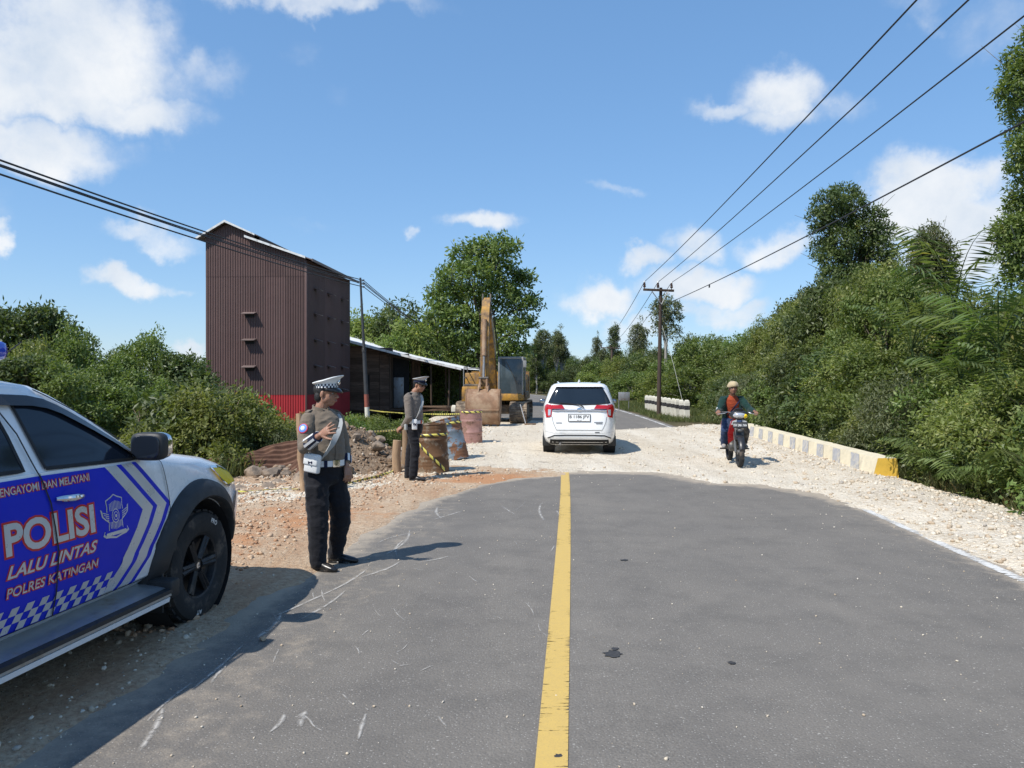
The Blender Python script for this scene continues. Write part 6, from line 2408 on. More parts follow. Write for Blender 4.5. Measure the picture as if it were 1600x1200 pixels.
skin_mat('skin', (.36, .19, .12))
skin_mat('skin_dark', (.27, .135, .082))
cloth('khaki_shirt', (.175, .140, .105))
cloth('khaki_shirt_grey', (.185, .155, .130))
cloth('black_trousers', (.011, .011, .014), .8)
cloth('navy', (.014, .018, .045))
cloth('jeans', (.025, .045, .10), .85)
cloth('green_jacket', (.009, .034, .028))
cloth('orange_shirt', (.29, .052, .02))
cloth('beige_hat', (.45, .36, .22))
simple('white_vinyl', (.74, .74, .72), .42, var=.05, dirt=(.45, .43, .4), dirt_amt=.15)
simple('strap_grey', (.36, .37, .36), .55, var=.08)
simple('shoe_black', (.012, .012, .013), .28, var=.2, dirt=(.2, .16, .12), dirt_amt=.25, dirt_scale=8)
simple('hair_black', (.010, .009, .009), .6, var=.3, bump=.6, bscale=200)
simple('eye_white', (.30, .27, .25), .4)
simple('lip', (.26, .09, .07), .5)
simple('patch_red', (.38, .02, .05), .6)
simple('patch_blue', (.10, .25, .65), .6)
simple('cap_grey', (.46, .46, .45), .75, var=.06)
simple('cap_white', (.78, .78, .76), .7, var=.05)
simple('sneaker_grey', (.22, .22, .23), .8, var=.2, dirt=(.4, .34, .26), dirt_amt=.4)


def etube(mb, pts, rads, lat, n=20):
    """Closed tube with elliptical rings; lat gives the wide direction of the rings."""
    pts = [Vector(p) for p in pts]
    k = len(pts)
    vs, fs = [], []
    for i in range(k):
        t = (pts[min(k - 1, i + 1)] - pts[max(0, i - 1)]).normalized()
        l = Vector(lat)
        l = (l - t * l.dot(t)).normalized()
        f = t.cross(l)
        a, b = rads[i] if isinstance(rads[i], (tuple, list)) else (rads[i], rads[i])
        for j in range(n):
            q = 2 * math.pi * j / n
            vs.append(pts[i] + l * (a * math.cos(q)) + f * (b * math.sin(q)))
        if i:
            for j in range(n):
                j2 = (j + 1) % n
                fs.append(((i - 1) * n + j, (i - 1) * n + j2, i * n + j2, i * n + j))
    fs.append(tuple(range(n - 1, -1, -1)))
    fs.append(tuple((k - 1) * n + j for j in range(n)))
    mb.add(vs, fs)


def limb(mb, pts, rads, n=14):
    """Round limb through joints with rounded joints."""
    pts = [Vector(p) for p in pts]
    for i in range(len(pts) - 1):
        a, b = pts[i], pts[i + 1]
        r0, r1 = rads[i], rads[i + 1]
        mid = [a.lerp(b, t) for t in (0, .25, .5, .75, 1)]
        bul = [r0, r0 + (r1 - r0) * .25 + .05 * r0, r0 + (r1 - r0) * .5 + .04 * r0, r0 + (r1 - r0) * .75, r1]
        mb.tube(mid, bul, n)
    for p, r in zip(pts, rads):
        mb.ellipsoid(p, (r, r, r), None, 12, 8)


def basis(f, up=(0, 0, 1)):
    """Matrix whose X axis is forward f, Y to the left, Z up."""
    f = Vector(f).normalized()
    l = Vector(up).cross(f).normalized()
    u = f.cross(l)
    return Matrix((f, l, u)).transposed()


def add_head(mb, c, f, up=(0, 0, 1), s=1.0):
    """Head centred at c (eye level), facing f. Returns a function from head space to body space."""
    B = basis(f, up)
    B4 = B.to_4x4()
    P = lambda x, y, z: Vector(c) + B @ (Vector((x, y, z)) * s)
    mb.ellipsoid(P(-.012, 0, .030), (.102 * s, .078 * s, .092 * s), B4, 20, 14)      # cranium
    mb.ellipsoid(P(.030, 0, -.030), (.068 * s, .066 * s, .078 * s), B4, 18, 12)     # face
    mb.ellipsoid(P(.042, 0, -.082), (.044 * s, .046 * s, .036 * s), B4, 14, 10)     # chin and jaw
    for y in (-1, 1):
        mb.ellipsoid(P(.012, y * .050, -.055), (.040 * s, .020 * s, .034 * s), B4, 12, 8)   # jaw corner
        mb.ellipsoid(P(.060, y * .036, -.022), (.026 * s, .024 * s, .024 * s), B4, 12, 8)   # cheek
        mb.ellipsoid(P(-.008, y * .080, -.010), (.018 * s, .009 * s, .032 * s), B4 @ Matrix.Rotation(R(10), 4, 'Y'), 12, 8)  # ear
        mb.ellipsoid(P(.078, y * .032, .022), (.020 * s, .026 * s, .010 * s), B4, 10, 8)    # brow
        mb.ellipsoid(P(.104, y * .013, -.032), (.012 * s, .010 * s, .009 * s), B4, 8, 6)    # nostril
    etube(mb, [P(.088, 0, .012), P(.102, 0, -.012), P(.118, 0, -.030), P(.100, 0, -.040)], [(.010 * s, .012 * s), (.012 * s, .014 * s), (.014 * s, .014 * s), (.012 * s, .01 * s)], B @ Vector((0, 1, 0)), 10)
    mb.ellipsoid(P(.092, 0, -.060), (.016 * s, .026 * s, .008 * s), B4, 12, 8)      # upper lip
    mb.ellipsoid(P(.088, 0, -.073), (.016 * s, .022 * s, .008 * s), B4, 12, 8)      # lower lip
    return P, B, B4


def face_parts(parent, P, B4, s=1.0, moustache=False):
    for y in (-1, 1):
        e = MB().ellipsoid(P(.080, y * .033, .003), (.011 * s, .015 * s, .009 * s), B4, 10, 8).build('eye', M('eye_white'), parent)
        MB().ellipsoid(P(.0895, y * .033, .003), (.004 * s, .0065 * s, .0065 * s), B4, 8, 6).build('iris', M('hair_black'), e)
        MB().ellipsoid(P(.088, y * .034, .028), (.008 * s, .022 * s, .004 * s), B4, 10, 6).build('eyebrow', M('hair_black'), parent)
    MB().ellipsoid(P(.101, 0, -.066), (.009 * s, .022 * s, .006 * s), B4, 10, 6).build('mouth', M('lip'), parent)
    if moustache:
        MB().ellipsoid(P(.100, 0, -.050), (.010 * s, .026 * s, .006 * s), B4, 10, 6).build('moustache', M('hair_black'), parent)
        MB().ellipsoid(P(.074, 0, -.108), (.018 * s, .026 * s, .014 * s), B4, 10, 6).build('beard', M('hair_black'), parent)


def add_hand(mb, wrist, d, nrm, side, curl=.3, spread=.12, thumb_out=.7, s=1.0):
    """Palm and five fingers. d: wrist to knuckles, nrm: out of the back of the hand, side: +1 thumb on d x nrm."""
    d = Vector(d).normalized()
    nrm = Vector(nrm)
    nrm = (nrm - d * nrm.dot(d)).normalized()
    lat = d.cross(nrm).normalized() * side
    w = Vector(wrist)
    mb.tube([w - d * .03, w + d * .01], [.024 * s, .025 * s], 12)
    k0 = w + d * .088 * s
    etube(mb, [w - d * .005, w + d * .03 * s, w + d * .065 * s, k0 + d * .004], [(.026 * s, .019 * s), (.036 * s, .018 * s), (.042 * s, .016 * s), (.041 * s, .013 * s)], lat, 16)
    for i, (off, ln) in enumerate(((.031, .074), (.010, .083), (-.011, .077), (-.031, .060))):
        base = k0 + lat * off * s - d * .006
        ang = spread * (1.5 - i) * .7
        fd = (d * math.cos(ang) + lat * math.sin(ang)).normalized()
        pts = [base]
        cur = fd
        bend = curl * (1 + .22 * i)
        for q, fr in enumerate((.42, .33, .25)):
            a = bend * (.7 if q == 0 else 1.0)
            cur = (cur * math.cos(a) - nrm * math.sin(a)).normalized()
            pts.append(pts[-1] + cur * ln * fr * s)
            # keep bending frame simple
        mb.tube(pts, [.0100 * s, .0092 * s, .0086 * s, .0070 * s], 10)
        for p, r in zip(pts, (.0098, .0093, .0088, .0071)):
            mb.ellipsoid(p, (r * s,) * 3, None, 8, 6)
    tb = w + d * .022 * s + lat * .026 * s
    td = (d * .72 + lat * thumb_out - nrm * .25).normalized()
    t1 = tb + td * .036 * s
    t2 = t1 + (td + d * .35).normalized() * .032 * s
    t3 = t2 + (td + d * .5).normalized() * .024 * s
    mb.tube([tb, t1, t2, t3], [.0150 * s, .0125 * s, .0105 * s, .0080 * s], 10)
    for p, r in ((tb, .015), (t1, .0125), (t2, .0105), (t3, .008)):
        mb.ellipsoid(p, (r * s,) * 3, None, 8, 6)


class Torso:
    """Elliptical rings from hip to collar; gives surface points for straps and belts."""
    def __init__(s, rings, f):
        s.r = rings                     # (centre Vector, half width, half depth)
        s.f = Vector((f[0], f[1], 0)).normalized()
        s.l = Vector((0, 0, 1)).cross(s.f)
        s.z = [q[0].z for q in rings]

    def at(s, z, phi, off=0.0):
        """phi 0 = chest, +90 = the person's left."""
        c = Vector([float(np.interp(z, s.z, [q[0][k] for q in s.r])) for k in range(3)])
        a = float(np.interp(z, s.z, [q[1] for q in s.r])) + off
        b = float(np.interp(z, s.z, [q[2] for q in s.r])) + off
        return c + s.l * (a * math.sin(R(phi))) + s.f * (b * math.cos(R(phi)))

    def add(s, mb, grow=0.0, n=28):
        pts, rads = [], []
        for q in s.r:
            pts.append(q[0])
            rads.append((q[1] + grow, q[2] + grow))
        etube(mb, pts, rads, s.l, n)


def band(name, mat, parent, pts, up, w, th=.004, closed=False):
    """Flat strap along pts, w half width along `up`."""
    pts = [Vector(p) for p in pts]
    k = len(pts)
    vs, fs = [], []
    for i in range(k):
        if closed:
            t = (pts[(i + 1) % k] - pts[i - 1]).normalized()
        else:
            t = (pts[min(k - 1, i + 1)] - pts[max(0, i - 1)]).normalized()
        u = up[i] if isinstance(up, list) else Vector(up)
        u = (u - t * u.dot(t)).normalized()
        nn = t.cross(u).normalized() * th
        vs += [pts[i] - u * w - nn, pts[i] + u * w - nn, pts[i] + u * w + nn, pts[i] - u * w + nn]
    m_ = k if closed else k - 1
    for i in range(m_):
        a, b = 4 * i, 4 * ((i + 1) % k)
        for q in range(4):
            fs.append((a + q, a + (q + 1) % 4, b + (q + 1) % 4, b + q))
    if not closed:
        fs += [(0, 1, 2, 3), (4 * k - 4, 4 * k - 3, 4 * k - 2, 4 * k - 1)]
    return MB().add(vs, fs).build(name, mat, parent, angle=40)


def folds(amp, sc, seed=0.0):
    o = Vector((seed * 3.7, seed * 1.3, seed * 7.1))

    def fn(p):
        q = Vector((p.x * sc, p.y * sc, p.z * sc * 1.7)) + o
        r = 1 - abs(mnoise.noise(q + mnoise.noise_vector(q * .6) * .6))
        return amp * (r - .75) * 1.6 + amp * .5 * mnoise.noise(q * 2.3)
    return fn


def shoe(mb, ankle, toe, r=.045):
    """Shoe along the ground from heel to toe; ankle given above the heel."""
    a, t = Vector(ankle), Vector(toe)
    g = Vector((a.x, a.y, 0))
    d = Vector((t.x - a.x, t.y - a.y, 0)).normalized()
    lat = Vector((-d.y, d.x, 0))
    heel = g - d * .065
    L = (Vector((t.x, t.y, 0)) - heel).length
    etube(mb, [heel + Vector((0, 0, .04)), heel + d * .03 + Vector((0, 0, .045)), heel + d * .10 + Vector((0, 0, .046)), heel + d * L * .6 + Vector((0, 0, .038)), heel + d * L * .85 + Vector((0, 0, .028)), heel + d * L + Vector((0, 0, .022))],
          [(.024, .034), (.036, .044), (.038, .045), (.044, .037), (.040, .027), (.018, .016)], lat, 16)
    mb.tube([a + Vector((0, 0, .03)), a - Vector((0, 0, .03)), heel + d * .075 + Vector((0, 0, .05))], [.044, .044, .042], 14)
    etube(mb, [heel + Vector((0, 0, .010)), heel + d * .05 + Vector((0, 0, .010)), heel + d * L * .62 + Vector((0, 0, .010)), heel + d * L * .98 + Vector((0, 0, .012))], [(.028, .010), (.040, .010), (.047, .010), (.022, .010)], lat, 16)


def peaked_cap(parent, P, B, B4, top, band_mat, checker, s=1.0, lift=.0):
    """Police peaked cap: raked crown, chequered band, dark visor, badge."""
    rot = B4
    C = bpy.data.objects.new('peaked_cap', None)
    col.objects.link(C)
    C.parent = parent
    n = 36
    vs, fs = [], []
    rows = [(.088, .102, .052, .0), (.090, .105, .085, .003), (.112, .130, .099, .008), (.130, .152, .110, .012), (.128, .150, .117, .012), (.09, .10, .124, .010), (.02, .02, .126, .008)]
    for i, (ry, rx, z, xo) in enumerate(rows):
        for j in range(n):
            a = 2 * math.pi * j / n
            rx, ry = (rx * 1.0, ry * 1.0)
            x = rx * .95 * math.cos(a) + xo
            rake = (.050 * (x + .02) / .13 if x > 0 else .0077 + .030 * x / .13) if i >= 2 else .01 * x / .1
            vs.append(P(x, ry * .95 * math.sin(a), z - (.006 if i >= 2 else 0) + lift + rake))
        if i:
            for j in range(n):
                j2 = (j + 1) % n
                fs.append(((i - 1) * n + j, (i - 1) * n + j2, i * n + j2, i * n + j))
    fs.append(tuple((len(rows) - 1) * n + j for j in range(n)))
    MB().add(vs, fs).build('crown', M(top), C, angle=50)
    bv, bf, bm_ = [], [], []
    nb = 40
    for r_ in range(3):
        for j in range(nb):
            a = 2 * math.pi * j / nb
            bv.append(P(.1065 * math.cos(a) + .001, .0925 * math.sin(a), .050 + lift + r_ * .0175 + .01 * math.cos(a)))
    mb = MB()
    for par in (0, 1):
        mb2 = MB()
        fl = []
        for r_ in range(2):
            for j in range(nb):
                if (j + r_) % 2 == par:
                    j2 = (j + 1) % nb
                    fl.append((r_ * nb + j, r_ * nb + j2, (r_ + 1) * nb + j2, (r_ + 1) * nb + j))
        mb2.add(bv, fl)
        mb2.build('chequered_band' if checker else 'cap_band', M(('white_vinyl' if par else band_mat) if checker else band_mat), C, smooth=False, fix=False)
    # visor
    vs, fs = [], []
    m = 16
    for j in range(m + 1):
        a = R(-78 + 156 * j / m)
        ca, sa = math.cos(a), math.sin(a)
        for (e, dz) in ((1.0, .050), (1.32, .030), (1.52, .004)):
            ex = 1 + (e - 1) * max(0, ca)**.6
            vs.append(P(.1065 * ca * ex, .0925 * sa * (1 + (ex - 1) * .25), dz * (1 if e == 1 else 1) + lift + .01 * ca - (0 if e == 1 else (1 - max(0, ca)) * -.02)))
        if j:
            for q in range(2):
                fs.append((3 * j - 3 + q, 3 * j - 2 + q, 3 * j + 1 + q, 3 * j + q))
    vo = MB().add(vs, fs).build('visor', M('shoe_black'), C, angle=60)
    md = vo.modifiers.new('thick', 'SOLIDIFY')
    md.thickness = .004
    MB().ellipsoid(P(.122, 0, .108 + lift), (.008 * s, .020 * s, .024 * s), B4, 10, 8).build('badge', M('chrome'), C)
    return C


def officer_one():
    D0 = 7.0
    ox, oy = (515 - 800) / 1200 * D0, D0

    def q(u, v, dy=0.0):
        d = D0 + dy
        return Vector(((u - 800) / 1200 * d - ox, dy, CAM_H - (v - 590) / 1200 * d))
    Pn = empty('person', (ox, oy, .004), 0, 'police officer in white peaked cap raising his hand beside the pickup', 'person')
    F = Vector((.74, -.67, 0)).normalized()
    Lf = Vector((0, 0, 1)).cross(F)
    nb = q(500, 643)
    hip = q(507, 752)
    c = lambda u, z, k=0.0: Vector(((u - 800) / 1200 * D0 - ox, 0, z)) + F * k
    T = Torso([(c(508, .80), .160, .118), (c(508, .88), .168, .128), (c(510, .95, .008), .162, .134), (c(511, 1.03, .014), .158, .138), (c(510, 1.12, .014), .158, .135), (c(508, 1.22, .010), .162, .130),
               (c(506, 1.31, 0), .160, .120), (c(503, 1.365, -.008), .138, .102), (c(501, 1.405, -.012), .100, .084), (c(500, 1.440, -.010), .070, .066)], F)
    sR, eR, wR = c(504, 1.340) - Lf * .148, q(474.5, 700, -.20), q(496.5, 683, -.37)
    sL, eL, wL = c(504, 1.340) + Lf * .148, q(538, 700, .13), q(540.5, 724, .04)
    hR, kR, aR = c(507, .86) - Lf * .085, q(497, 815, -.14), q(497, 876, -.17)
    hL, kL, aL = c(509, .86) + Lf * .085, q(533, 808, .06), q(524, 864, .12)
    aR.z = aL.z = .085
    tR = Vector((aR.x, aR.y, 0)) + Vector((.86, -.35, 0)).normalized() * .20
    tL = Vector((aL.x, aL.y, 0)) + Vector((.99, -.06, 0)).normalized() * .215
    hc = q(509.5, 615)
    hf = Vector((.97, -.16, -.06))
    # body: one continuous skin
    b = MB()
    Pf, B, B4 = add_head(b, hc, hf, (-.02, 0, 1), .98)
    b.tube([nb - Vector((0, 0, .05)), nb + Vector((.01, 0, .02)), hc + Vector((-.02, 0, -.07))], [.062, .058, .056], 16)
    T.add(b, -.02)
    limb(b, [sR, eR, wR], [.050, .040, .027])
    limb(b, [sL, eL, wL], [.050, .040, .027])
    limb(b, [hR, kR, aR], [.075, .050, .036])
    limb(b, [hL, kL, aL], [.075, .050, .036])
    dR = (q(520, 668, -.42) - wR)
    add_hand(b, wR + dR.normalized() * .03, dR, (-.35, -.75, .25), 1, .10, .38, .95)
    add_hand(b, wL + Vector((.01, -.01, -.03)), q(544, 748, .0) - wL, (.6, -.5, .2), -1, .38, .06, .45)
    me = voxel_mesh(b, 'body', .0048, 2)
    link_mesh('body', me, M('skin'), Pn)
    face_parts(Pn, Pf, B4, .98)
    # hair: close cropped under the cap
    h = MB().ellipsoid(Pf(-.022, 0, .034), (.098, .081, .088), B4, 20, 14)
    hm = voxel_mesh(h, 'hair', .006, 0)
    link_mesh('hair', hm, M('hair_black'), Pn)
    for y in (-1, 1):
        MB().ellipsoid(Pf(-.055, y * .05, -.035), (.035, .030, .05), B4, 12, 8).build('hair', M('hair_black'), Pn)
    peaked_cap(Pn, Pf, B, B4, 'cap_white', 'navy', True)
    # shirt
    s = MB()
    Torso([(T.at(.935, 0) * .5 + T.at(.935, 180) * .5, .168, .130)] + T.r[2:], F).add(s, .004)
    etube(s, [nb + Vector((0, 0, -.04)), nb + Vector((.004, 0, .020))], [(.075, .072), (.068, .066)], Lf, 18)
    for S_ in (sR, sL):
        s.tube([nb + Vector((0, 0, -.005)), nb.lerp(S_, .5) + Vector((0, 0, .008)), S_ + Vector((0, 0, .012))], [.052, .052, .050], 12)
    sm = voxel_mesh(s, 'shirt', .007, 4)
    displace(sm, folds(.006, 9.0, 1))
    shirt = link_mesh('shirt', sm, M('khaki_shirt'), Pn)
    for k_, (a_, e_, w_) in enumerate(((sR, eR, wR), (sL, eL, wL))):
        s = MB()
        limb(s, [a_, a_.lerp(e_, .5), e_, e_.lerp(w_, .82)], [.068, .066, .058, .048])
        s.ellipsoid(a_, (.068, .068, .062))
        sm = voxel_mesh(s, 'sleeve', .006, 4)
        displace(sm, folds(.005, 11.0, 3 + k_))
        link_mesh('sleeve', sm, M('khaki_shirt'), shirt)
    # trousers
    t = MB()
    etube(t, [T.at(.79, 0) * .5 + T.at(.79, 180) * .5, T.r[1][0], c(508, .93)], [(.170, .128), (.182, .136), (.178, .138)], Lf, 24)
    limb(t, [hR, hR.lerp(kR, .5), kR, kR.lerp(aR, .5), aR + Vector((0, 0, .0))], [.108, .104, .090, .082, .076])
    limb(t, [hL, hL.lerp(kL, .5), kL, kL.lerp(aL, .5), aL + Vector((0, 0, .0))], [.108, .106, .092, .080, .068])
    t.ellipsoid(c(508, .80), (.14, .14, .09))
    t.box(hR.lerp(kR, .42) + Vector((-.02, -.088, 0)), (.12, .04, .15), (0, 0, R(-12)), .014)
    tm = voxel_mesh(t, 'trousers', .008, 4)
    displace(tm, folds(.010, 7.0, 2))
    link_mesh('trousers', tm, M('black_trousers'), Pn)
    for nm, a_, t_ in (('shoe', aR, tR), ('shoe', aL, tL)):
        sh = MB()
        shoe(sh, a_, t_)
        link_mesh('shoe', voxel_mesh(sh, 'shoe', .006, 2), M('shoe_black'), Pn)
    # belt, buckle, pouch, holster
    zb = .945
    ring = [T.at(zb, 360 * i / 40, .010) for i in range(40)]
    belt = band('belt', M('white_vinyl'), Pn, ring, (0, 0, 1), .026, .004, True)
    band('belt_buckle', M('chrome'), belt, [T.at(zb, p, .018) for p in (-12, 0, 12)], (0, 0, 1), .030, .004)
    band('belt_keeper', M('navy'), belt, [T.at(zb, p, .017) for p in (-38, -33, -28)], (0, 0, 1), .032, .004)
    band('belt_keeper', M('navy'), belt, [T.at(zb, p, .017) for p in (40, 45, 50)], (0, 0, 1), .032, .004)
    pc = T.at(.955, -68, .050)
    dirp = (T.at(.95, -68, 1) - T.at(.95, -68, 0)).normalized()
    Bp = basis(dirp).to_4x4()
    pouch = MB().box(pc, (.055, .145, .165), Bp @ Matrix.Rotation(R(-8), 4, 'X'), .014).build('pouch', M('white_vinyl'), Pn, angle=50)
    MB().box(pc + dirp * .008 + Vector((0, 0, .035)), (.058, .152, .105), Bp @ Matrix.Rotation(R(-8), 4, 'X'), .016).build('pouch_flap', M('white_vinyl'), pouch, angle=50)
    MB().lathe([(.008, 0), (.008, .004), (0.0, .005)], 10, Matrix.Translation(pc + dirp * .037 + Vector((0, 0, -.005))) @ rot_to(dirp), close=False).build('press_stud', M('chrome'), pouch)
    vs, fs = fit_text('M', -.022, .022, -.012, .012, 1.0)
    MB().add([pc + dirp * .0385 + Vector((0, 0, .012)) + Bp.to_3x3() @ Vector((0, v.x, v.y)) for v in vs], fs).build('lettering', M('navy'), pouch, smooth=False, fix=False)
    # sash from the left shoulder to the right hip, front and back
    pts, ups = [], []
    for i in range(24):
        k = i / 23
        z = 1.375 - (1.375 - .955) * k
        ph = 52 - 108 * k**.92
        pts.append(T.at(z, ph, .017 if k > .1 else .022))
        ups.append(Vector((0, 0, 1)) * .6 + Lf * .9)
    sash = band('sash', M('strap_grey'), Pn, pts, ups, .026, .003)
    pts = [T.at(1.375 - .42 * k / 15, 60 + 190 * k / 15, .02) for k in range(16)]
    band('sash', M('strap_grey'), Pn, pts, (0, 0, 1), .026, .003)
    collar = [nb + F * .008 + (F * math.cos(R(a_)) * .074 + Lf * math.sin(R(a_)) * .072) + Vector((.004, 0, .022 - .016 * math.cos(R(a_)))) for a_ in range(20, 341, 20)]
    band('collar', M('khaki_shirt'), Pn, collar, (0, 0, 1), .022, .005)
    # cuffs with reflective stripes
    for a_, b_ in ((eR.lerp(wR, .36), wR.lerp(eR, .02)), (eL.lerp(wL, .55), wL.lerp(eL, .02))):
        cu = MB().tube([a_, b_], [.055, .047], 18).build('cuff', M('navy'), Pn)
        ax = (b_ - a_).normalized()
        l1 = ax.cross(Vector((0, -1, .1))).normalized()
        o1 = l1.cross(ax).normalized()
        for ang in (-50, 10, 62, 120, 180, 240):
            dv = o1 * math.cos(R(ang)) + l1 * math.sin(R(ang))
            band('reflective_stripe', M('white_vinyl'), cu, [a_ + dv * .0565, a_.lerp(b_, .5) + dv * .0525, b_ + dv * .0485], ax.cross(dv), .011, .002)
    # shoulder patch, epaulettes, collar tabs, name strip, shirt placket
    up_ = sR.lerp(eR, .40)
    ax = (eR - sR).normalized()
    dn = (Vector((-.22, -.95, .2)) - ax * ax.dot(Vector((-.22, -.95, .2)))).normalized()
    for rad, mt_, of in ((.046, 'patch_red', .071), (.037, 'patch_blue', .074), (.022, 'white_vinyl', .077)):
        MB().lathe([(rad, -.012), (rad, .0), (rad * .7, .004), (.001, .006)], 20, Matrix.Translation(up_ + dn * of) @ rot_to(dn), close=False).build('shoulder_patch', M(mt_), Pn)
    for S_, g in ((sR, -1), (sL, 1)):
        a_ = S_ + Vector((0, 0, .066)) + Lf * g * .02
        b_ = nb + Lf * g * .075 + Vector((0, 0, .005))
        band('epaulette', M('khaki_shirt'), Pn, [a_, a_.lerp(b_, .5) + Vector((0, 0, .012)), b_ + Vector((0, 0, .004))], F, .024, .004)
        cb = nb + F * .074 + Lf * g * .030 + Vector((0, 0, -.020))
        MB().box(cb, (.008, .030, .05), basis(F).to_4x4() @ Matrix.Rotation(R(-28 * g), 4, 'X'), .003).build('collar_point', M('khaki_shirt'), Pn)
        MB().box(cb + F * .006, (.006, .016, .034), basis(F).to_4x4() @ Matrix.Rotation(R(-28 * g), 4, 'X'), .002).build('collar_tab', M('white_vinyl'), Pn)
    band('shirt_placket', M('khaki_shirt'), Pn, [T.at(z, 0, .010) for z in (.98, 1.05, 1.12, 1.2, 1.28, 1.34)], Lf, .016, .003)
    for ph in (-32, 32):
        w_ = [T.at(1.245, ph + d_, .012) for d_ in (-16, -8, 0, 8, 16)]
        band('pocket_flap', M('khaki_shirt'), Pn, w_, (0, 0, 1), .022, .004)


officer_one()


def officer_two():
    D0 = 12.75
    ox, oy = (648 - 800) / 1200 * D0, D0

    def q(u, v, dy=0.0):
        d = D0 + dy
        return Vector(((u - 800) / 1200 * d - ox, dy, CAM_H - (v - 590) / 1200 * d - .0))
    zg = zgrav(ox, oy)
    Pn = empty('person', (ox, oy, zg), 0, 'police officer in grey cap with hands clasped behind his back beside the drums', 'person')
    F = Vector((.90, -.44, 0)).normalized()
    Lf = Vector((0, 0, 1)).cross(F)
    c = lambda u, z, k=0.0: Vector(((u - 800) / 1200 * D0 - ox, 0, z)) + F * k
    T = Torso([(c(647, .80), .150, .110), (c(648, .90), .160, .120), (c(648, .97), .155, .118), (c(648, 1.06), .160, .122), (c(647, 1.16), .168, .124), (c(646, 1.26), .175, .122),
               (c(646, 1.33), .172, .112), (c(646, 1.385), .150, .09), (c(647, 1.425), .095, .075), (c(647, 1.45), .066, .062)], F)
    sR, eR, wR = c(646, 1.365) - Lf * .165, q(639.5, 655, -.20), q(630, 668, -.05)
    sL, eL, wL = c(646, 1.365) + Lf * .165, q(641, 655, .20), q(631, 667, .06)
    hR, kR, aR = c(648, .86) - Lf * .08, q(649, 705, -.10), q(645.5, 742, -.12)
    hL, kL, aL = c(647, .86) + Lf * .08, q(641, 705, .08), q(638, 742, .10)
    aR.z = aL.z = .085
    tR = Vector((aR.x, aR.y, 0)) + Vector((.95, -.2, 0)).normalized() * .21
    tL = Vector((aL.x, aL.y, 0)) + Vector((.9, -.1, 0)).normalized() * .20
    nb = c(647, 1.44)
    hc = q(655, 607.5)
    hc.z = 1.575
    hf = Vector((.86, -.48, -.16))
    b = MB()
    Pf, B, B4 = add_head(b, hc, hf, (0, 0, 1), .97)
    b.tube([nb - Vector((0, 0, .05)), nb + Vector((.015, 0, .03)), hc + Vector((-.02, .0, -.06))], [.06, .055, .054], 14)
    T.add(b, -.02)
    for ch, rd in (((sR, eR, wR), (.05, .04, .027)), ((sL, eL, wL), (.05, .04, .027)), ((hR, kR, aR), (.07, .048, .036)), ((hL, kL, aL), (.07, .048, .036))):
        limb(b, ch, rd)
    add_hand(b, wR + Vector((-.015, .0, -.01)), Vector((-.75, .2, -.45)), (-.3, -.5, .6), 1, .45, .08, .5)
    add_hand(b, wL + Vector((-.01, .0, -.02)), Vector((-.55, -.5, -.6)), (-.4, .6, .3), -1, .5, .08, .5)
    link_mesh('body', voxel_mesh(b, 'body', .0062, 2), M('skin'), Pn)
    face_parts(Pn, Pf, B4, .97)
    for y in (-1, 1):   # dark ovals laid over the eyes
        MB().ellipsoid(Pf(.094, y * .034, .004), (.008, .028, .018), B4, 10, 8).build('eye_oval', M('gap_black'), Pn)
    h = MB().ellipsoid(Pf(-.022, 0, .030), (.096, .080, .088), B4, 18, 12)
    h.ellipsoid(Pf(-.06, 0, -.03), (.04, .06, .05), B4)
    link_mesh('hair', voxel_mesh(h, 'hair', .007, 1), M('hair_black'), Pn)
    peaked_cap(Pn, Pf, B, B4, 'cap_grey', 'navy', False, 1.0)
    s = MB()
    Torso([(c(648, .955), .150, .112)] + T.r[2:], F).add(s, .004)
    etube(s, [nb - Vector((0, 0, .04)), nb + Vector((.006, 0, .022))], [(.072, .07), (.064, .062)], Lf, 16)
    sm = voxel_mesh(s, 'shirt', .008, 4)
    displace(sm, folds(.008, 8.0, 5))
    shirt = link_mesh('shirt', sm, M('khaki_shirt_grey'), Pn)
    for k_, (a_, e_, w_) in enumerate(((sR, eR, wR), (sL, eL, wL))):
        s = MB()
        limb(s, [a_, a_.lerp(e_, .5), e_, e_.lerp(w_, .92)], [.070, .066, .058, .046])
        s.ellipsoid(a_, (.072, .07, .066))
        sm = voxel_mesh(s, 'sleeve', .007, 4)
        displace(sm, folds(.005, 11.0, 13 + k_))
        link_mesh('sleeve', sm, M('khaki_shirt_grey'), shirt)
    t = MB()
    etube(t, [c(647, .78), c(648, .90), c(648, .955)], [(.155, .118), (.166, .126), (.160, .124)], Lf, 22)
    limb(t, [hR, hR.lerp(kR, .5), kR, kR.lerp(aR, .5), aR], [.095, .086, .074, .072, .070])
    limb(t, [hL, hL.lerp(kL, .5), kL, kL.lerp(aL, .5), aL], [.095, .086, .074, .070, .066])
    t.ellipsoid(c(647, .79), (.12, .12, .09))
    tm = voxel_mesh(t, 'trousers', .009, 4)
    displace(tm, folds(.010, 7.0, 6))
    link_mesh('trousers', tm, M('black_trousers'), Pn)
    for a_, t_ in ((aR, tR), (aL, tL)):
        sh = MB()
        shoe(sh, a_, t_)
        link_mesh('shoe', voxel_mesh(sh, 'shoe', .008, 2), M('shoe_black'), Pn)
    zb = .965
    belt = band('belt', M('white_vinyl'), Pn, [T.at(zb, 360 * i / 36, .010) for i in range(36)], (0, 0, 1), .026, .004, True)
    band('belt_buckle', M('chrome'), belt, [T.at(zb, p, .016) for p in (-12, 0, 12)], (0, 0, 1), .03, .004)
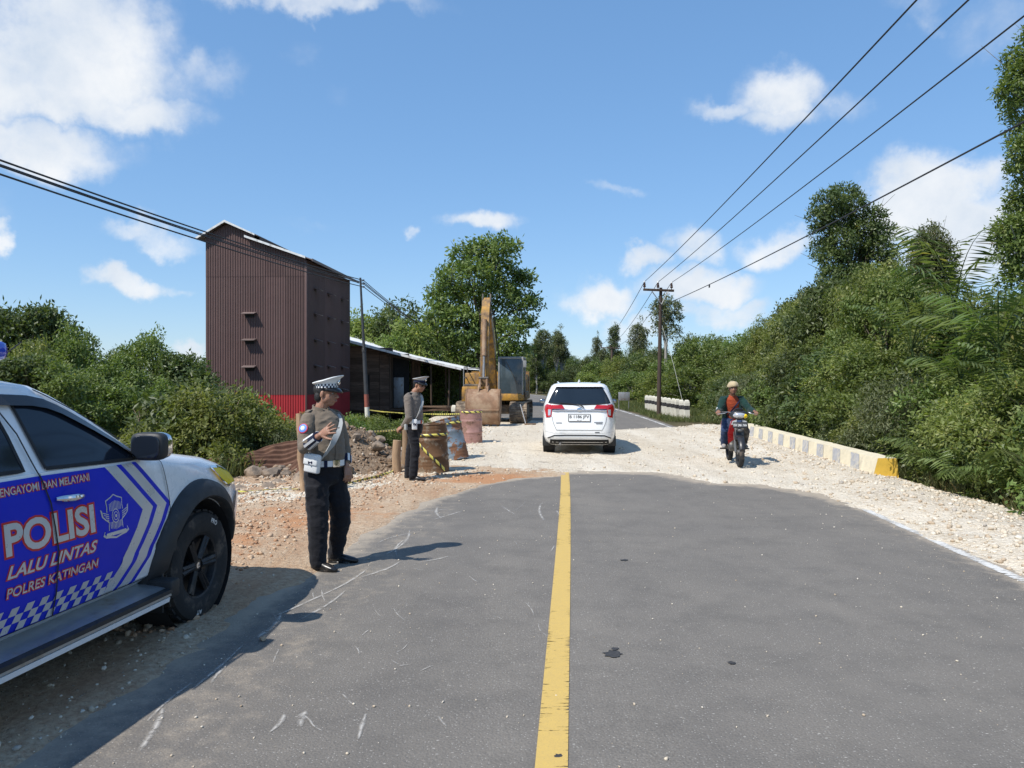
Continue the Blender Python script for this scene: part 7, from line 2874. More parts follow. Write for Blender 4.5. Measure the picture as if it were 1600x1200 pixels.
    for ph, sz, off in ((-52, (.05, .085, .17), .04), (-108, (.05, .05, .19), .04)):
        dv = (T.at(.93, ph, 1) - T.at(.93, ph, 0)).normalized()
        pc = T.at(.95, ph, off) + Vector((0, 0, -.02))
        po = MB().box(pc, sz, basis(dv).to_4x4(), .012).build('pouch' if ph > -100 else 'baton_holder', M('white_vinyl' if ph > -100 else 'strap_grey'), Pn, angle=50)
        if ph > -100:
            vs, fs = fit_text('PM', -.03, .03, -.03, .03, 1.0)
            Bq = basis(dv)
            MB().add([pc + dv * .0265 + Bq @ Vector((0, v.x, v.y)) for v in vs], fs).build('lettering', M('navy'), po, smooth=False, fix=False)
    pts = [T.at(1.40 - .42 * k / 15, 50 - 105 * k / 15, .018) for k in range(16)]
    band('sash', M('strap_grey'), Pn, pts, [Lf * .9 + Vector((0, 0, .6))] * 16, .024, .003)
    pts = [T.at(1.40 - .42 * k / 15, 60 + 190 * k / 15, .018) for k in range(16)]
    band('sash', M('strap_grey'), Pn, pts, (0, 0, 1), .024, .003)
    for S_, g in ((sR, -1), (sL, 1)):
        a_ = S_ + Vector((0, 0, .066)) + Lf * g * .02
        b_ = nb + Lf * g * .07 + Vector((0, 0, .0))
        band('epaulette', M('khaki_shirt_grey'), Pn, [a_, a_.lerp(b_, .5) + Vector((0, 0, .012)), b_], F, .024, .004)


officer_two()


def rider():
    BK = [o for o in bpy.data.objects if o.name == 'motorcycle'][0]
    Pn = empty('person', BK.location, BK.rotation_euler.z, 'rider in green jacket, orange shirt and beige hat on the motorcycle', 'person')
    # local X forward (towards the camera), Y to his left
    F = Vector((1, 0, 0))
    Lf = Vector((0, 1, 0))
    V = Vector
    T = Torso([(V((.28, 0, .80)), .150, .125), (V((.29, 0, .88)), .155, .125), (V((.32, 0, .98)), .150, .115), (V((.345, 0, 1.08)), .158, .112), (V((.365, 0, 1.18)), .175, .112), (V((.38, 0, 1.27)), .165, .098), (V((.39, 0, 1.31)), .10, .078), (V((.40, 0, 1.335)), .062, .06)], F)
    hc = V((.475, 0, 1.475))
    sR, eR, wR = V((.38, -.175, 1.245)), V((.58, -.29, 1.03)), V((.86, -.335, 1.035))
    sL, eL, wL = V((.38, .175, 1.245)), V((.60, .31, 1.06)), V((.86, .335, 1.035))
    hR, kR, aR = V((.32, -.10, .82)), V((.74, -.20, .66)), V((.56, -.19, .38))
    hL, kL, aL = V((.32, .10, .82)), V((.74, .20, .66)), V((.56, .19, .38))
    b = MB()
    Pf, B, B4 = add_head(b, hc, (1, -.03, -.05), (0, 0, 1), .95)
    b.tube([V((.38, 0, 1.28)), V((.41, 0, 1.36)), hc + V((-.02, 0, -.06))], [.06, .054, .053], 14)
    T.add(b, -.02)
    for ch, rd in (((sR, eR, wR), (.048, .038, .026)), ((sL, eL, wL), (.048, .038, .026)), ((hR, kR, aR), (.07, .048, .034)), ((hL, kL, aL), (.07, .048, .034))):
        limb(b, ch, rd)
    for w, g in ((wR, -1), (wL, 1)):
        add_hand(b, w + V((.0, 0, .010)), V((.97, g * .1, -.12)), (.1, 0, 1), -g if False else (1 if g > 0 else -1) * -1, .85, .05, .3)
    link_mesh('body', voxel_mesh(b, 'body', .0068, 2), M('skin_dark'), Pn)
    face_parts(Pn, Pf, B4, .95, True)
    h = MB().ellipsoid(Pf(-.022, 0, .026), (.094, .079, .086), B4, 18, 12)
    link_mesh('hair', voxel_mesh(h, 'hair', .008, 1), M('hair_black'), Pn)
    # soft round hat
    vs, fs = [], []
    n = 30
    rows = [(.124, .040), (.134, .055), (.122, .085), (.108, .118), (.075, .140), (.02, .148)]
    for i, (r_, z) in enumerate(rows):
        for j in range(n):
            a = 2 * math.pi * j / n
            k = 1 + .05 * math.sin(3 * a + i) + .03 * math.sin(7 * a)
            vs.append(Pf(r_ * 1.0 * k * math.cos(a) - .005, r_ * .9 * k * math.sin(a), z + .010 * math.sin(2 * a + .6)))
        if i:
            for j in range(n):
                j2 = (j + 1) % n
                fs.append(((i - 1) * n + j, (i - 1) * n + j2, i * n + j2, i * n + j))
    fs.append(tuple((len(rows) - 1) * n + j for j in range(n)))
    MB().add(vs, fs).build('hat', M('beige_hat'), Pn, angle=70)
    s = MB()
    T.add(s, .003)
    etube(s, [V((.385, 0, 1.29)), V((.405, 0, 1.34))], [(.085, .08), (.062, .06)], Lf, 16)
    sm = voxel_mesh(s, 'shirt', .009, 3)
    displace(sm, folds(.006, 9, 8))
    link_mesh('shirt', sm, M('orange_shirt'), Pn)
    # jacket: sleeves and an open front, so it is a shell leaving the chest free
    j = MB()
    limb(j, [sR, eR, eR.lerp(wR, .85)], [.078, .064, .050])
    limb(j, [sL, eL, eL.lerp(wL, .85)], [.078, .064, .050])
    for g in (-1, 1):
        for k in range(9):
            z0 = .84 + k * .055
            for ph in (60, 80, 105, 130, 155, 180):
                p = T.at(z0, g * ph, .012)
                j.ellipsoid(p, (.034, .034, .04), None, 8, 6)
        for k in range(10):
            z0 = .82 + k * .05
            p = T.at(z0, g * (46 + .8 * k), .022)
            j.ellipsoid(p, (.022, .026, .04), None, 8, 6)
        j.ellipsoid((sR if g < 0 else sL) + V((0, 0, .01)), (.085, .08, .075))
        j.ellipsoid(V((.37, g * .09, 1.30)), (.06, .06, .035))
    jm = voxel_mesh(j, 'jacket', .009, 5)
    displace(jm, folds(.010, 8.0, 9))
    link_mesh('jacket', jm, M('green_jacket'), Pn)
    up_ = sR.lerp(eR, .85)
    MB().box(up_ + V((.035, -.055, -.0)), (.05, .02, .075), (0, .7, .2), .006).build('sleeve_patch', M('white_vinyl'), Pn)
    band('bag_strap', M('navy'), Pn, [T.at(1.27 - .36 * k / 9, 50 - 90 * k / 9, .012) for k in range(10)], [V((0, .8, .6))] * 10, .014, .003)
    t = MB()
    etube(t, [V((.26, 0, .80)), V((.29, 0, .88)), V((.31, 0, .93))], [(.150, .13), (.162, .135), (.155, .12)], Lf, 18)
    limb(t, [hR, kR, aR], [.098, .078, .062])
    limb(t, [hL, kL, aL], [.098, .078, .062])
    tm = voxel_mesh(t, 'trousers', .010, 4)
    displace(tm, folds(.009, 8.0, 12))
    link_mesh('trousers', tm, M('jeans'), Pn)
    for a_ in (aR, aL):
        sh = MB()
        shoe(sh, V((a_.x, a_.y, .085)), V((a_.x + .19, a_.y + (.03 if a_.y > 0 else -.03), 0)))
        me = voxel_mesh(sh, 'shoe', .009, 2)
        o = link_mesh('shoe', me, M('sneaker_grey'), Pn)
        o.location = (0, 0, a_.z - .065)


rider()
# ------------------------------------------------------------------ vegetation
def leaf_mat(name, c1, c2, c3, trans=.32, rough=.45):
    m, N, b, out = principled(name)
    a = N.n('ShaderNodeAttribute', attribute_name='rnd').outputs['Fac']
    oi = N.n('ShaderNodeObjectInfo').outputs['Random']
    base = N.ramp(a, [(0, c1), (.45, c2), (.93, c3), (1, (c3[0] * 1.7, c3[1] * 1.15, c3[2] * .8))])
    hs = N.n('ShaderNodeHueSaturation', {'Color': base, 'Hue': N.range(oi, 0, 1, .485, .512), 'Value': N.range(oi, 0, 1, .82, 1.2), 'Saturation': .95})
    cc = hs.outputs[0]
    N.link(cc, b.inputs['Base Color'])
    b.inputs['Roughness'].default_value = rough
    b.inputs['Specular IOR Level'].default_value = .35
    tr = N.n('ShaderNodeBsdfTranslucent')
    N.link(N.mix(1.0, cc, (1.25, 1.35, .55), 'MULTIPLY'), tr.inputs['Color'])
    mx = N.n('ShaderNodeMixShader', {0: trans})
    N.link(b.outputs[0], mx.inputs[1])
    N.link(tr.outputs[0], mx.inputs[2])
    N.link(mx.outputs[0], out.inputs[0])


leaf_mat('leaf_mid', (.068, .104, .022), (.130, .182, .042), (.235, .28, .085), .38)
leaf_mat('leaf_light', (.100, .132, .026), (.182, .222, .052), (.31, .325, .105), .40)
leaf_mat('leaf_dark', (.042, .066, .020), (.082, .115, .034), (.155, .185, .064), .34)
leaf_mat('leaf_grey', (.082, .105, .044), (.135, .160, .070), (.215, .23, .115), .36)
leaf_mat('leaf_palm', (.075, .115, .032), (.125, .175, .055), (.20, .24, .095), .42, .32)
leaf_mat('leaf_dry', (.16, .085, .03), (.24, .15, .06), (.30, .22, .08), .3, .6)
leaf_mat('grass', (.060, .085, .022), (.105, .130, .038), (.17, .18, .065), .35, .6)
simple('bark_dark', (.085, .068, .052), .9, var=.35, vscale=12, bump=.8, bscale=25)
simple('bark_pale', (.30, .28, .245), .9, var=.3, vscale=10, bump=.6, bscale=25)


def unit(v):
    return v / np.maximum(1e-9, np.linalg.norm(v, axis=-1, keepdims=True))


def leaf_arrays(P, D, N, L, W, rnd):
    """Folded two-triangle leaves."""
    D = unit(D)
    N = N - D * (N * D).sum(-1, keepdims=True)
    N = unit(N)
    S = np.cross(N, D)
    L = L[:, None]
    W = W[:, None]
    mid = P + D * L * .48
    V = np.stack([P, mid + S * W * .5 - N * W * .16, P + D * L - N * L * .14, mid - S * W * .5 - N * W * .16], 1)
    n = len(P)
    F = np.array([[0, 1, 2], [0, 2, 3]])[None] + (np.arange(n) * 4)[:, None, None]
    return V.reshape(-1, 3), F.reshape(-1, 3), np.repeat(rnd, 4)


def crown_mesh(name, seed, clumps, per_twig, leaf, droop=.25, upbias=.5, inner=.45, stretch=.25):
    """clumps: (centre, radii, number of twigs); leaf: (length, width)."""
    rs = np.random.RandomState(seed)
    Ps, Ds, Ns, Rn = [], [], [], []
    for c, r, nt in clumps:
        o = unit(rs.normal(size=(nt, 3)))
        o[:, 2] = np.where(rs.rand(nt) < upbias, np.abs(o[:, 2]), o[:, 2])
        o = unit(o)
        rad = inner + (1.08 - inner) * rs.rand(nt)**.45
        tw = np.array(c)[None] + o * np.array(r)[None] * rad[:, None]
        tone = rs.rand(nt)
        t2 = np.repeat(tw, per_twig, 0)
        o2 = np.repeat(o, per_twig, 0)
        k = len(t2)
        ax = unit(o2 * .8 + rs.normal(size=(k, 3)) * .55 + np.array([0, 0, .25]))
        along = rs.rand(k)
        Ps.append(t2 + ax * (along * leaf[0] * 1.9)[:, None] + rs.normal(size=(k, 3)) * leaf[0] * .35)
        d = unit(rs.normal(size=(k, 3)) * .85 + o2 * .55 + np.array([0, 0, -droop]))
        Ds.append(d)
        Ns.append(unit(o2 * .45 + rs.normal(size=(k, 3)) * .5 + np.array([0, 0, .75])))
        Rn.append(np.clip(np.repeat(tone, per_twig) * .55 + rs.rand(k) * .45, 0, 1))
    P, D, N, Rn = [np.concatenate(a) for a in (Ps, Ds, Ns, Rn)]
    k = len(P)
    L = leaf[0] * rs.uniform(.65, 1.3, k)
    W = leaf[1] * rs.uniform(.7, 1.25, k)
    V, F, A = leaf_arrays(P, D, N, L, W, Rn)
    return np_mesh(name, V, F.ravel(), 3, {'rnd': A})


def wood_mesh(name, seed, base_r, height, tips, lean=0.0, n_mid=3):
    """Tapered trunk and limbs reaching the clump centres."""
    rs = random.Random(seed)
    mb = MB()
    top = Vector((lean * height, rs.uniform(-.03, .03) * height, height))
    pts = [top * t + Vector((rs.uniform(-.03, .03), rs.uniform(-.03, .03), 0)) * height * (0 if t == 0 else 1) * .5 for t in (0, .2, .4, .6, .8, 1)]
    pts[0] = Vector((0, 0, -.4))
    mb.tube(pts, [base_r * 1.25, base_r, base_r * .86, base_r * .7, base_r * .5, base_r * .25], 9)
    for c in tips:
        c = Vector(c)
        t = min(.92, max(.12, (c.z / height) * rs.uniform(.45, .8)))
        a = top * t
        ln = (c - a).length
        m_ = a.lerp(c, .5) + Vector((rs.uniform(-.1, .1), rs.uniform(-.1, .1), .12)) * ln
        r0 = base_r * (1 - t) * .55 + base_r * .1
        mb.tube([a, m_, c], [r0, r0 * .6, r0 * .2], 6)
        for q in range(n_mid):
            e = c + Vector((rs.uniform(-1, 1), rs.uniform(-1, 1), rs.uniform(-.3, 1))) * ln * .25
            mb.tube([m_.lerp(c, rs.uniform(.2, .9)), e], [r0 * .3, r0 * .1], 5)
    return mb


def make_plant(name, seed, H, spread, n_cl, cl_r, twigs, per_twig, leaf, mat, bark, zlo=.3, base_r=.05, flat=.8, droop=.25, profile=None, lean=0.0, trunk_part='trunk', crown_part='crown'):
    """Prototype plant H metres tall; hidden from the scene list until copied."""
    rs = random.Random(seed)
    cl = []
    for i in range(n_cl):
        t = (i + .5) / n_cl
        z = H * (zlo + (1 - zlo - .08) * t)
        w = profile(t) if profile else math.sqrt(max(.05, 1 - (2 * t - .85)**2 * .8))
        a = i * 2.399 + rs.uniform(-.5, .5)
        rr_ = spread * 1.12 * w * math.sqrt(rs.uniform(.15, 1.0))
        s = cl_r * rs.uniform(.55, 1.12)
        cl.append(((rr_ * math.cos(a) + lean * z, rr_ * math.sin(a), z), (s, s, s * flat), int(twigs * rs.uniform(.7, 1.3))))
    for i in range(9):                  # loose sprigs breaking the outline
        a = rs.uniform(0, 6.28)
        t = rs.uniform(.55, 1.0)
        rr_ = spread * (1.25 - .75 * t) * rs.uniform(.5, 1.15)
        s = cl_r * rs.uniform(.18, .34)
        cl.append(((rr_ * math.cos(a), rr_ * math.sin(a), H * t * rs.uniform(.9, 1.04)), (s, s, s * 2.2), int(twigs * .10) + 3))
    root = empty(name, (0, 0, 0))
    cm = crown_mesh(crown_part, seed, cl, per_twig, leaf, droop)
    link_mesh(crown_part, cm, M(mat), root)
    wood_mesh(trunk_part, seed, base_r, H * .82, [c[0] for c in cl], lean).build(trunk_part, M(bark), root, angle=60, fix=False)
    root['H'] = H
    return root


PROTO = []


def proto(*a, **k):
    p = make_plant(*a, **k)
    PROTO.append(p)
    return p


shrub_a = proto('leafy_shrub', 1, 2.4, 1.05, 13, .50, 95, 8, (.115, .050), 'leaf_mid', 'bark_dark', zlo=.12, base_r=.035)
shrub_b = proto('leafy_shrub', 2, 2.4, 1.10, 14, .46, 110, 9, (.085, .038), 'leaf_light', 'bark_dark', zlo=.12, base_r=.03)
shrub_c = proto('leafy_shrub', 3, 2.4, 1.00, 12, .50, 85, 8, (.150, .060), 'leaf_dark', 'bark_dark', zlo=.12, base_r=.035, droop=.5)
shrub_d = proto('leafy_shrub', 4, 2.6, 1.15, 15, .44, 90, 10, (.13, .032), 'leaf_grey', 'bark_dark', zlo=.10, base_r=.03, droop=.6)
tree_a = proto('young_tree', 5, 5.0, 1.45, 20, .62, 95, 9, (.135, .058), 'leaf_mid', 'bark_dark', zlo=.22, base_r=.08)
tree_b = proto('young_tree', 6, 5.0, 1.35, 20, .60, 100, 9, (.115, .046), 'leaf_light', 'bark_dark', zlo=.22, base_r=.075, droop=.45)
tree_c = proto('young_tree', 7, 5.0, 1.30, 18, .62, 85, 9, (.16, .070), 'leaf_dark', 'bark_dark', zlo=.25, base_r=.085)
far_a = proto('forest_tree', 8, 8.0, 2.3, 18, 1.05, 60, 8, (.30, .15), 'leaf_mid', 'bark_pale', zlo=.12, base_r=.16)
far_b = proto('forest_tree', 9, 8.0, 2.1, 18, 1.0, 60, 8, (.28, .13), 'leaf_dark', 'bark_pale', zlo=.14, base_r=.16)
far_c = proto('forest_tree', 10, 8.0, 2.4, 18, 1.1, 60, 8, (.30, .13), 'leaf_light', 'bark_dark', zlo=.08, base_r=.14)
slim = proto('slim_tall_tree', 11, 11.0, 1.15, 11, .78, 65, 8, (.26, .13), 'leaf_grey', 'bark_pale', zlo=.55, base_r=.17)
slim2 = proto('slim_tall_tree', 12, 11.0, .85, 13, .60, 65, 8, (.24, .11), 'leaf_dark', 'bark_pale', zlo=.35, base_r=.15)


def put(p, x, y, h, label, cat='shrub', group=None, rz=None, wide=1.0, name=None, seed=0, sink=.1, z=None):
    o = copy_tree(p)
    if name:
        o.name = name
    rs = random.Random(seed * 7919 + int(x * 31) + int(y * 17))
    s = h / p['H']
    o.location = (x, y, (float(terrain(x, y)) if z is None else z) - sink)
    o.rotation_euler = (R(rs.uniform(-4, 4)), R(rs.uniform(-4, 4)), rs.uniform(0, 6.28) if rz is None else rz)
    o.scale = (s * wide, s * wide, s)
    return tag(o, label, cat, group)


def top_h(x, y, v, d=None):
    """Height a plant needs at (x, y) to reach image row v."""
    return CAM_H - (v - 590) / 1200 * y - float(terrain(x, y))


rv = random.Random(77)
# ---- right-hand thicket: low front row, taller rows behind
front_lab = {id(shrub_a): 'mid green broadleaf shrub at the foot of the thicket behind the barrier', id(shrub_b): 'light green small leaved shrub at the foot of the thicket behind the barrier',
             id(shrub_c): 'dark green drooping shrub at the foot of the thicket behind the barrier', id(shrub_d): 'grey green narrow leaved shrub at the foot of the thicket behind the barrier'}
y = 8.0
while y < 33:
    p = rv.choice([shrub_a, shrub_a, shrub_b, shrub_c, shrub_d, shrub_b])
    x = 7.75 + .055 * (y - 10) + rv.uniform(-.15, .45)
    put(p, x, y, rv.uniform(1.5, 2.2), front_lab[id(p)], 'shrub', 'shrubs along the foot of the right thicket', wide=1.05)
    y += rv.uniform(.75, 1.15)
tops_u = [1130, 1165, 1200, 1235, 1290, 1340, 1400, 1450, 1500, 1550, 1600, 1800]
tops_v = [560, 535, 510, 468, 428, 408, 402, 425, 450, 462, 452, 440]
mid_lab = {id(tree_a): 'mid green young tree packed into the right hand thicket', id(tree_b): 'light green young tree packed into the right hand thicket', id(tree_c): 'dark green young tree packed into the right hand thicket'}
for row, (x0, frac) in enumerate(((8.9, .72), (10.2, .95), (12.0, 1.0))):
    y = 8.5 + row * 1.2
    while y < 36 + row * 4:
        p = rv.choice([tree_a, tree_b, tree_b, tree_a, tree_c])
        x = x0 + .055 * (y - 12) + rv.uniform(-.45, .45)
        u = 800 + 1200 * x / y
        v = float(np.interp(u, tops_u, tops_v)) + rv.uniform(-14, 44)
        h = top_h(x, y, v) * (frac if row == 0 else 1)
        h = max(2.2, min(h, 6.5)) * .97
        put(p, x, y, h, mid_lab[id(p)], 'tree', 'young trees of the right thicket', wide=max(.8, 4.3 / h))
        y += rv.uniform(1.25, 1.8)
# the big named trees on the right


def named_tree(name, x, y, H, clumps, leaf, mat, bark, base_r, label, per=9, seed=50, lean=0.0, z=None):
    root = empty(name, (x, y, (float(terrain(x, y)) if z is None else z) - .1), 0, label, 'tree')
    link_mesh('crown', crown_mesh('crown', seed, clumps, per, leaf, .25), M(mat), root)
    wood_mesh('trunk', seed, base_r, H * .85, [c[0] for c in clumps], lean).build('trunk', M(bark), root, angle=60, fix=False)
    return root


def cl_from(x, y, z0, spec):
    """Clumps from picture spots (u, v, radius px, depth offset) for a tree rooted at (x, y, z0)."""
    out = []
    for (u, v, r, dy, n) in spec:
        d = y + dy
        p = px(u, v, d)
        rr_ = r / 1200 * d
        out.append(((p.x - x, dy, p.z - z0), (rr_, rr_, rr_ * .85), n))
    return out


# centre tree behind the excavator
cx, cy = px(752, 600, 47).x, 47.0
cz = float(terrain(cx, cy)) - .1
spec = []
rt = random.Random(9)
for (u, v, r) in ((790, 392, 22), (770, 400, 26), (745, 402, 26), (722, 405, 20), (712, 432, 26), (745, 438, 32), (782, 428, 30), (806, 445, 22), (825, 440, 14), (692, 440, 16), (700, 470, 28), (735, 475, 34), (775, 470, 34), (808, 482, 26), (828, 478, 12), (684, 468, 14), (690, 500, 24), (720, 512, 34), (760, 515, 34), (795, 520, 28), (822, 512, 16), (705, 545, 26), (742, 552, 32), (780, 556, 30), (808, 548, 18), (715, 575, 24), (800, 590, 20), (760, 590, 28)):
    spec.append((u + rt.uniform(-5, 5), v + rt.uniform(-5, 5), r * .82, rt.uniform(-1.9, 1.9), int(r * r * .12) + 12))
named_tree('broad_tree', cx, cy, 8.6, cl_from(cx, cy, cz, spec), (.25, .13), 'leaf_mid', 'bark_dark', .32, 'large broad leafy tree rising behind the excavator arm', 9, 61)
# tall tree at the right edge, a column of hanging clumps
tx, ty = 14.2, 20.8
tz = float(terrain(tx, ty)) - .1
spec = []
for (u, v, r) in ((1592, 100, 18), (1605, 125, 26), (1585, 150, 20), (1610, 175, 30), (1598, 210, 16), (1615, 240, 30), (1600, 268, 18), (1612, 300, 26), (1596, 330, 18), (1580, 365, 22), (1605, 365, 28), (1568, 372, 12), (1590, 400, 24), (1612, 420, 30), (1592, 440, 20), (1640, 140, 34), (1650, 220, 36), (1645, 310, 34), (1650, 400, 36), (1660, 80, 30), (1625, 60, 20)):
    spec.append((u, v, r, rt.uniform(-.7, .7), int(r * r * .22) + 16))
named_tree('tall_tree', tx + 1.2, ty, 10.5, cl_from(tx + 1.2, ty, tz, spec), (.125, .055), 'leaf_mid', 'bark_pale', .22, 'very tall creeper hung tree at the far end of the right thicket', 9, 62)
# rounded dark crown above the thicket, refined on top of the copied tree
tx, ty = px(1330, 400, 30).x, 30.0
tz = float(terrain(tx, ty)) - .1
spec = []
for (u, v, r) in ((1296, 318, 20), (1318, 308, 18), (1334, 322, 18), (1282, 340, 16), (1308, 340, 22), (1290, 362, 18), (1365, 342, 16), (1378, 362, 15), (1352, 362, 20), (1328, 358, 16), (1312, 380, 22), (1345, 385, 22), (1372, 386, 18), (1388, 400, 12), (1285, 392, 16), (1300, 408, 20), (1335, 408, 22), (1366, 412, 20), (1386, 424, 14), (1305, 436, 22), (1340, 440, 26), (1372, 446, 22), (1320, 462, 24), (1355, 470, 24)):
    spec.append((u, v, r, rt.uniform(-.8, .8), int(r * r * .30) + 20))
named_tree('round_crowned_tree', tx, ty, 8.0, cl_from(tx, ty, tz, spec), (.125, .062), 'leaf_dark', 'bark_dark', .17, 'dark tree with dense round crown towering over the right thicket', 9, 63)
tx, ty = px(1455, 400, 34).x, 34.0
tz = float(terrain(tx, ty)) - .1
spec = []
for (u, v, r) in ((1455, 362, 9), (1448, 375, 14), (1462, 378, 14), (1440, 390, 15), (1455, 394, 18), (1470, 392, 15), (1437, 408, 16), (1458, 412, 20), (1475, 410, 15), (1445, 430, 22), (1470, 432, 20), (1432, 450, 22), (1460, 455, 24), (1482, 452, 18)):
    spec.append((u, v, r, rt.uniform(-.6, .6), int(r * r * .3) + 16))
named_tree('conical_tree', tx, ty, 7.6, cl_from(tx, ty, tz, spec), (.15, .06), 'leaf_grey', 'bark_dark', .13, 'grey green cone shaped tree behind the palms of the right thicket', 9, 64)
tx, ty = px(1040, 560, 70).x, 70.0
tz = float(terrain(tx, ty)) - .1
spec = [(1038, 476, 11, 0, 60), (1028, 484, 9, .5, 45), (1050, 484, 11, -.5, 60), (1034, 494, 12, .4, 60), (1052, 498, 10, 0, 50), (1040, 508, 11, .3, 50), (1026, 512, 8, 0, 35), (1050, 520, 11, 0, 45)]
named_tree('slim_tall_tree', tx, ty, 9.0, cl_from(tx, ty, tz, spec), (.24, .11), 'leaf_grey', 'bark_pale', .17, 'slim pale trunked tree right behind the brown power pole', 9, 65)


# ---- palms with long feathery fronds
def palm(name, x, y, n, length, label, seed, lift=.6, z0=0.0, group=None, rise=1.0):
    rs = np.random.RandomState(seed)
    root = empty(name, (x, y, float(terrain(x, y)) + z0), 0, label, 'palm', group)
    for i in range(n):
        a = 2 * math.pi * (i + rs.uniform(-.9, .9)) / n
        L = length * rs.uniform(.6, 1.35)
        el = rs.uniform(.45, 1.25) * lift + .2
        pts = []
        m = 22
        p = np.array([0, 0, 0.0])
        for k in range(m + 1):
            t = k / m
            e = el - t * t * rs.uniform(1.25, 1.5)
            dv = np.array([math.cos(a) * math.cos(e), math.sin(a) * math.cos(e), math.sin(e) * rise])
            pts.append(p.copy())
            p = p + dv * L / m
        pts = np.array(pts)
        P, D, N, W, LL = [], [], [], [], []
        for k in range(3, m + 1):
            t = k / m
            for sub in (0,):
                q = pts[k] * (1 - sub) + pts[k - 1] * sub
                tan = unit(pts[k] - pts[k - 1])
                sd = unit(np.cross(tan, [0, 0, 1.0]))
                for g in (-1, 1):
                    ln = L * .30 * math.sin(math.pi * (.12 + .80 * t)) * rs.uniform(.85, 1.1)
                    d = unit(sd * g * .86 + tan * .5 + np.array([0, 0, -.45]) + rs.normal(size=3) * .12)
                    P.append(q)
                    D.append(d)
                    N.append(unit(np.array([0, 0, 1.0]) + tan * -.2 + sd * g * .3))
                    LL.append(ln)
                    W.append(.062 * length / 2.2 * rs.uniform(.8, 1.2))
        V, F, A = leaf_arrays(np.array(P), np.array(D), np.array(N), np.array(LL), np.array(W), np.clip(rs.rand() * .5 + rs.rand(len(P)) * .5, 0, 1))
        fr = link_mesh('frond', np_mesh('frond', V, F.ravel(), 3, {'rnd': A}), M('leaf_palm'), root)
        MB().tube([tuple(q) for q in pts[::3]], [.016 - .0018 * j for j in range(len(pts[::3]))], 5).build('midrib', M('leaf_palm'), fr, fix=False)
    MB().tube([(0, 0, -1.0 - z0), (.02, 0, -.3), (0, 0, .08)], [.03, .026, .02], 8).build('stem', M('leaf_palm'), root)
    return root


for k, (u, v, d, n, L, lab) in enumerate(((1492, 475, 17.0, 6, 2.0, 'tall palm whose fronds arch against the cloud above the thicket'), (1560, 545, 13.4, 7, 1.8, 'feathery palm with drooping fronds spilling out of the upper thicket'),
                                          (1500, 595, 14.0, 7, 1.6, 'feathery palm half buried in the middle of the right thicket'), (1590, 650, 11.4, 7, 1.4, 'low feathery palm at the lower front of the right thicket'),
                                          (1425, 545, 17.0, 6, 1.5, 'palm fronds mixed among the light green trees past the barrier'))):
    p = px(u, v, d)
    palm('feather_palm', p.x, p.y, n, L, lab, 30 + k, 1.0, p.z - float(terrain(p.x, p.y)))
for k, (u, v, d, n, L) in enumerate(((1478, 752, 12.6, 9, 1.0), (1535, 765, 11.4, 9, 1.0), (1590, 770, 10.6, 9, 1.1), (1380, 700, 16.2, 8, .9))):
    p = px(u, v, d)
    palm('fern', p.x, p.y, n, L, 'low arching fern at the edge of the crushed stone past the barrier', 60 + k, .7, p.z - float(terrain(p.x, p.y)), 'ferns beside the barrier')
# reddish seedling leaves among the front shrubs
for k, (u, v, d) in enumerate(((1255, 640, 21.5), (1275, 625, 21.0), (1290, 640, 20.6), (1310, 630, 20.3))):
    p = px(u, v, d)
    rs_ = np.random.RandomState(90 + k)
    m_ = 60
    P = rs_.normal(size=(m_, 3)) * [.12, .12, .28]
    V, F, A = leaf_arrays(P, rs_.normal(size=(m_, 3)) + [0, 0, .6], rs_.normal(size=(m_, 3)) + [0, -.5, .6], np.full(m_, .16), np.full(m_, .05), rs_.rand(m_))
    o = empty('young_shoot', (p.x, p.y, p.z), 0, 'reddish brown young shoot among the green shrubs behind the rider', 'plant', 'reddish shoots in the thicket')
    link_mesh('leaves', np_mesh('leaves', V, F.ravel(), 3, {'rnd': A}), M('leaf_dry'), o)
    MB().tube([(0, 0, -1.6), (0, 0, .3)], .012, 5).build('stem', M('bark_dark'), o)

# ---- left hedge between the pickup and the tower
lt_u = [-300, 0, 40, 90, 130, 175, 220, 260, 300, 345, 375, 390, 412]
lt_v = [470, 478, 468, 492, 512, 515, 512, 548, 575, 588, 590, 640, 660]
hedge_lab = {id(tree_a): 'mid green bush growing in the tall hedge beside the pickup', id(tree_b): 'light green bush growing in the tall hedge beside the pickup', id(tree_c): 'dark green bush growing in the tall hedge beside the pickup',
             id(shrub_a): 'mid green low shrub at the foot of the hedge beside the pickup', id(shrub_b): 'light green low shrub at the foot of the hedge beside the pickup', id(shrub_c): 'dark green low shrub at the foot of the hedge beside the pickup', id(shrub_d): 'grey green low shrub at the foot of the hedge beside the pickup'}
for row, d0 in enumerate((20.5, 18.0, 16.0)):
    u = -260 + 20 * row
    while u < 338:
        d = d0 + rv.uniform(-.8, .8)
        x = (u - 800) / 1200 * d
        v = float(np.interp(u, lt_u, lt_v)) + (rv.uniform(-10, 16) if row == 0 else rv.uniform(25, 80))
        h = max(1.5, top_h(x, d, v)) * (1.06 if row == 0 else .95)
        p = rv.choice([tree_a, tree_b, tree_a, tree_c] if h > 2.6 else [shrub_a, shrub_b, shrub_c, shrub_d])
        put(p, x, d, h, hedge_lab[id(p)], 'bush', 'bushes of the left hedge', wide=max(.8, min(1.35, 3.3 / h)) if h > 2.6 else 1.15)
        u += rv.uniform(62, 92)
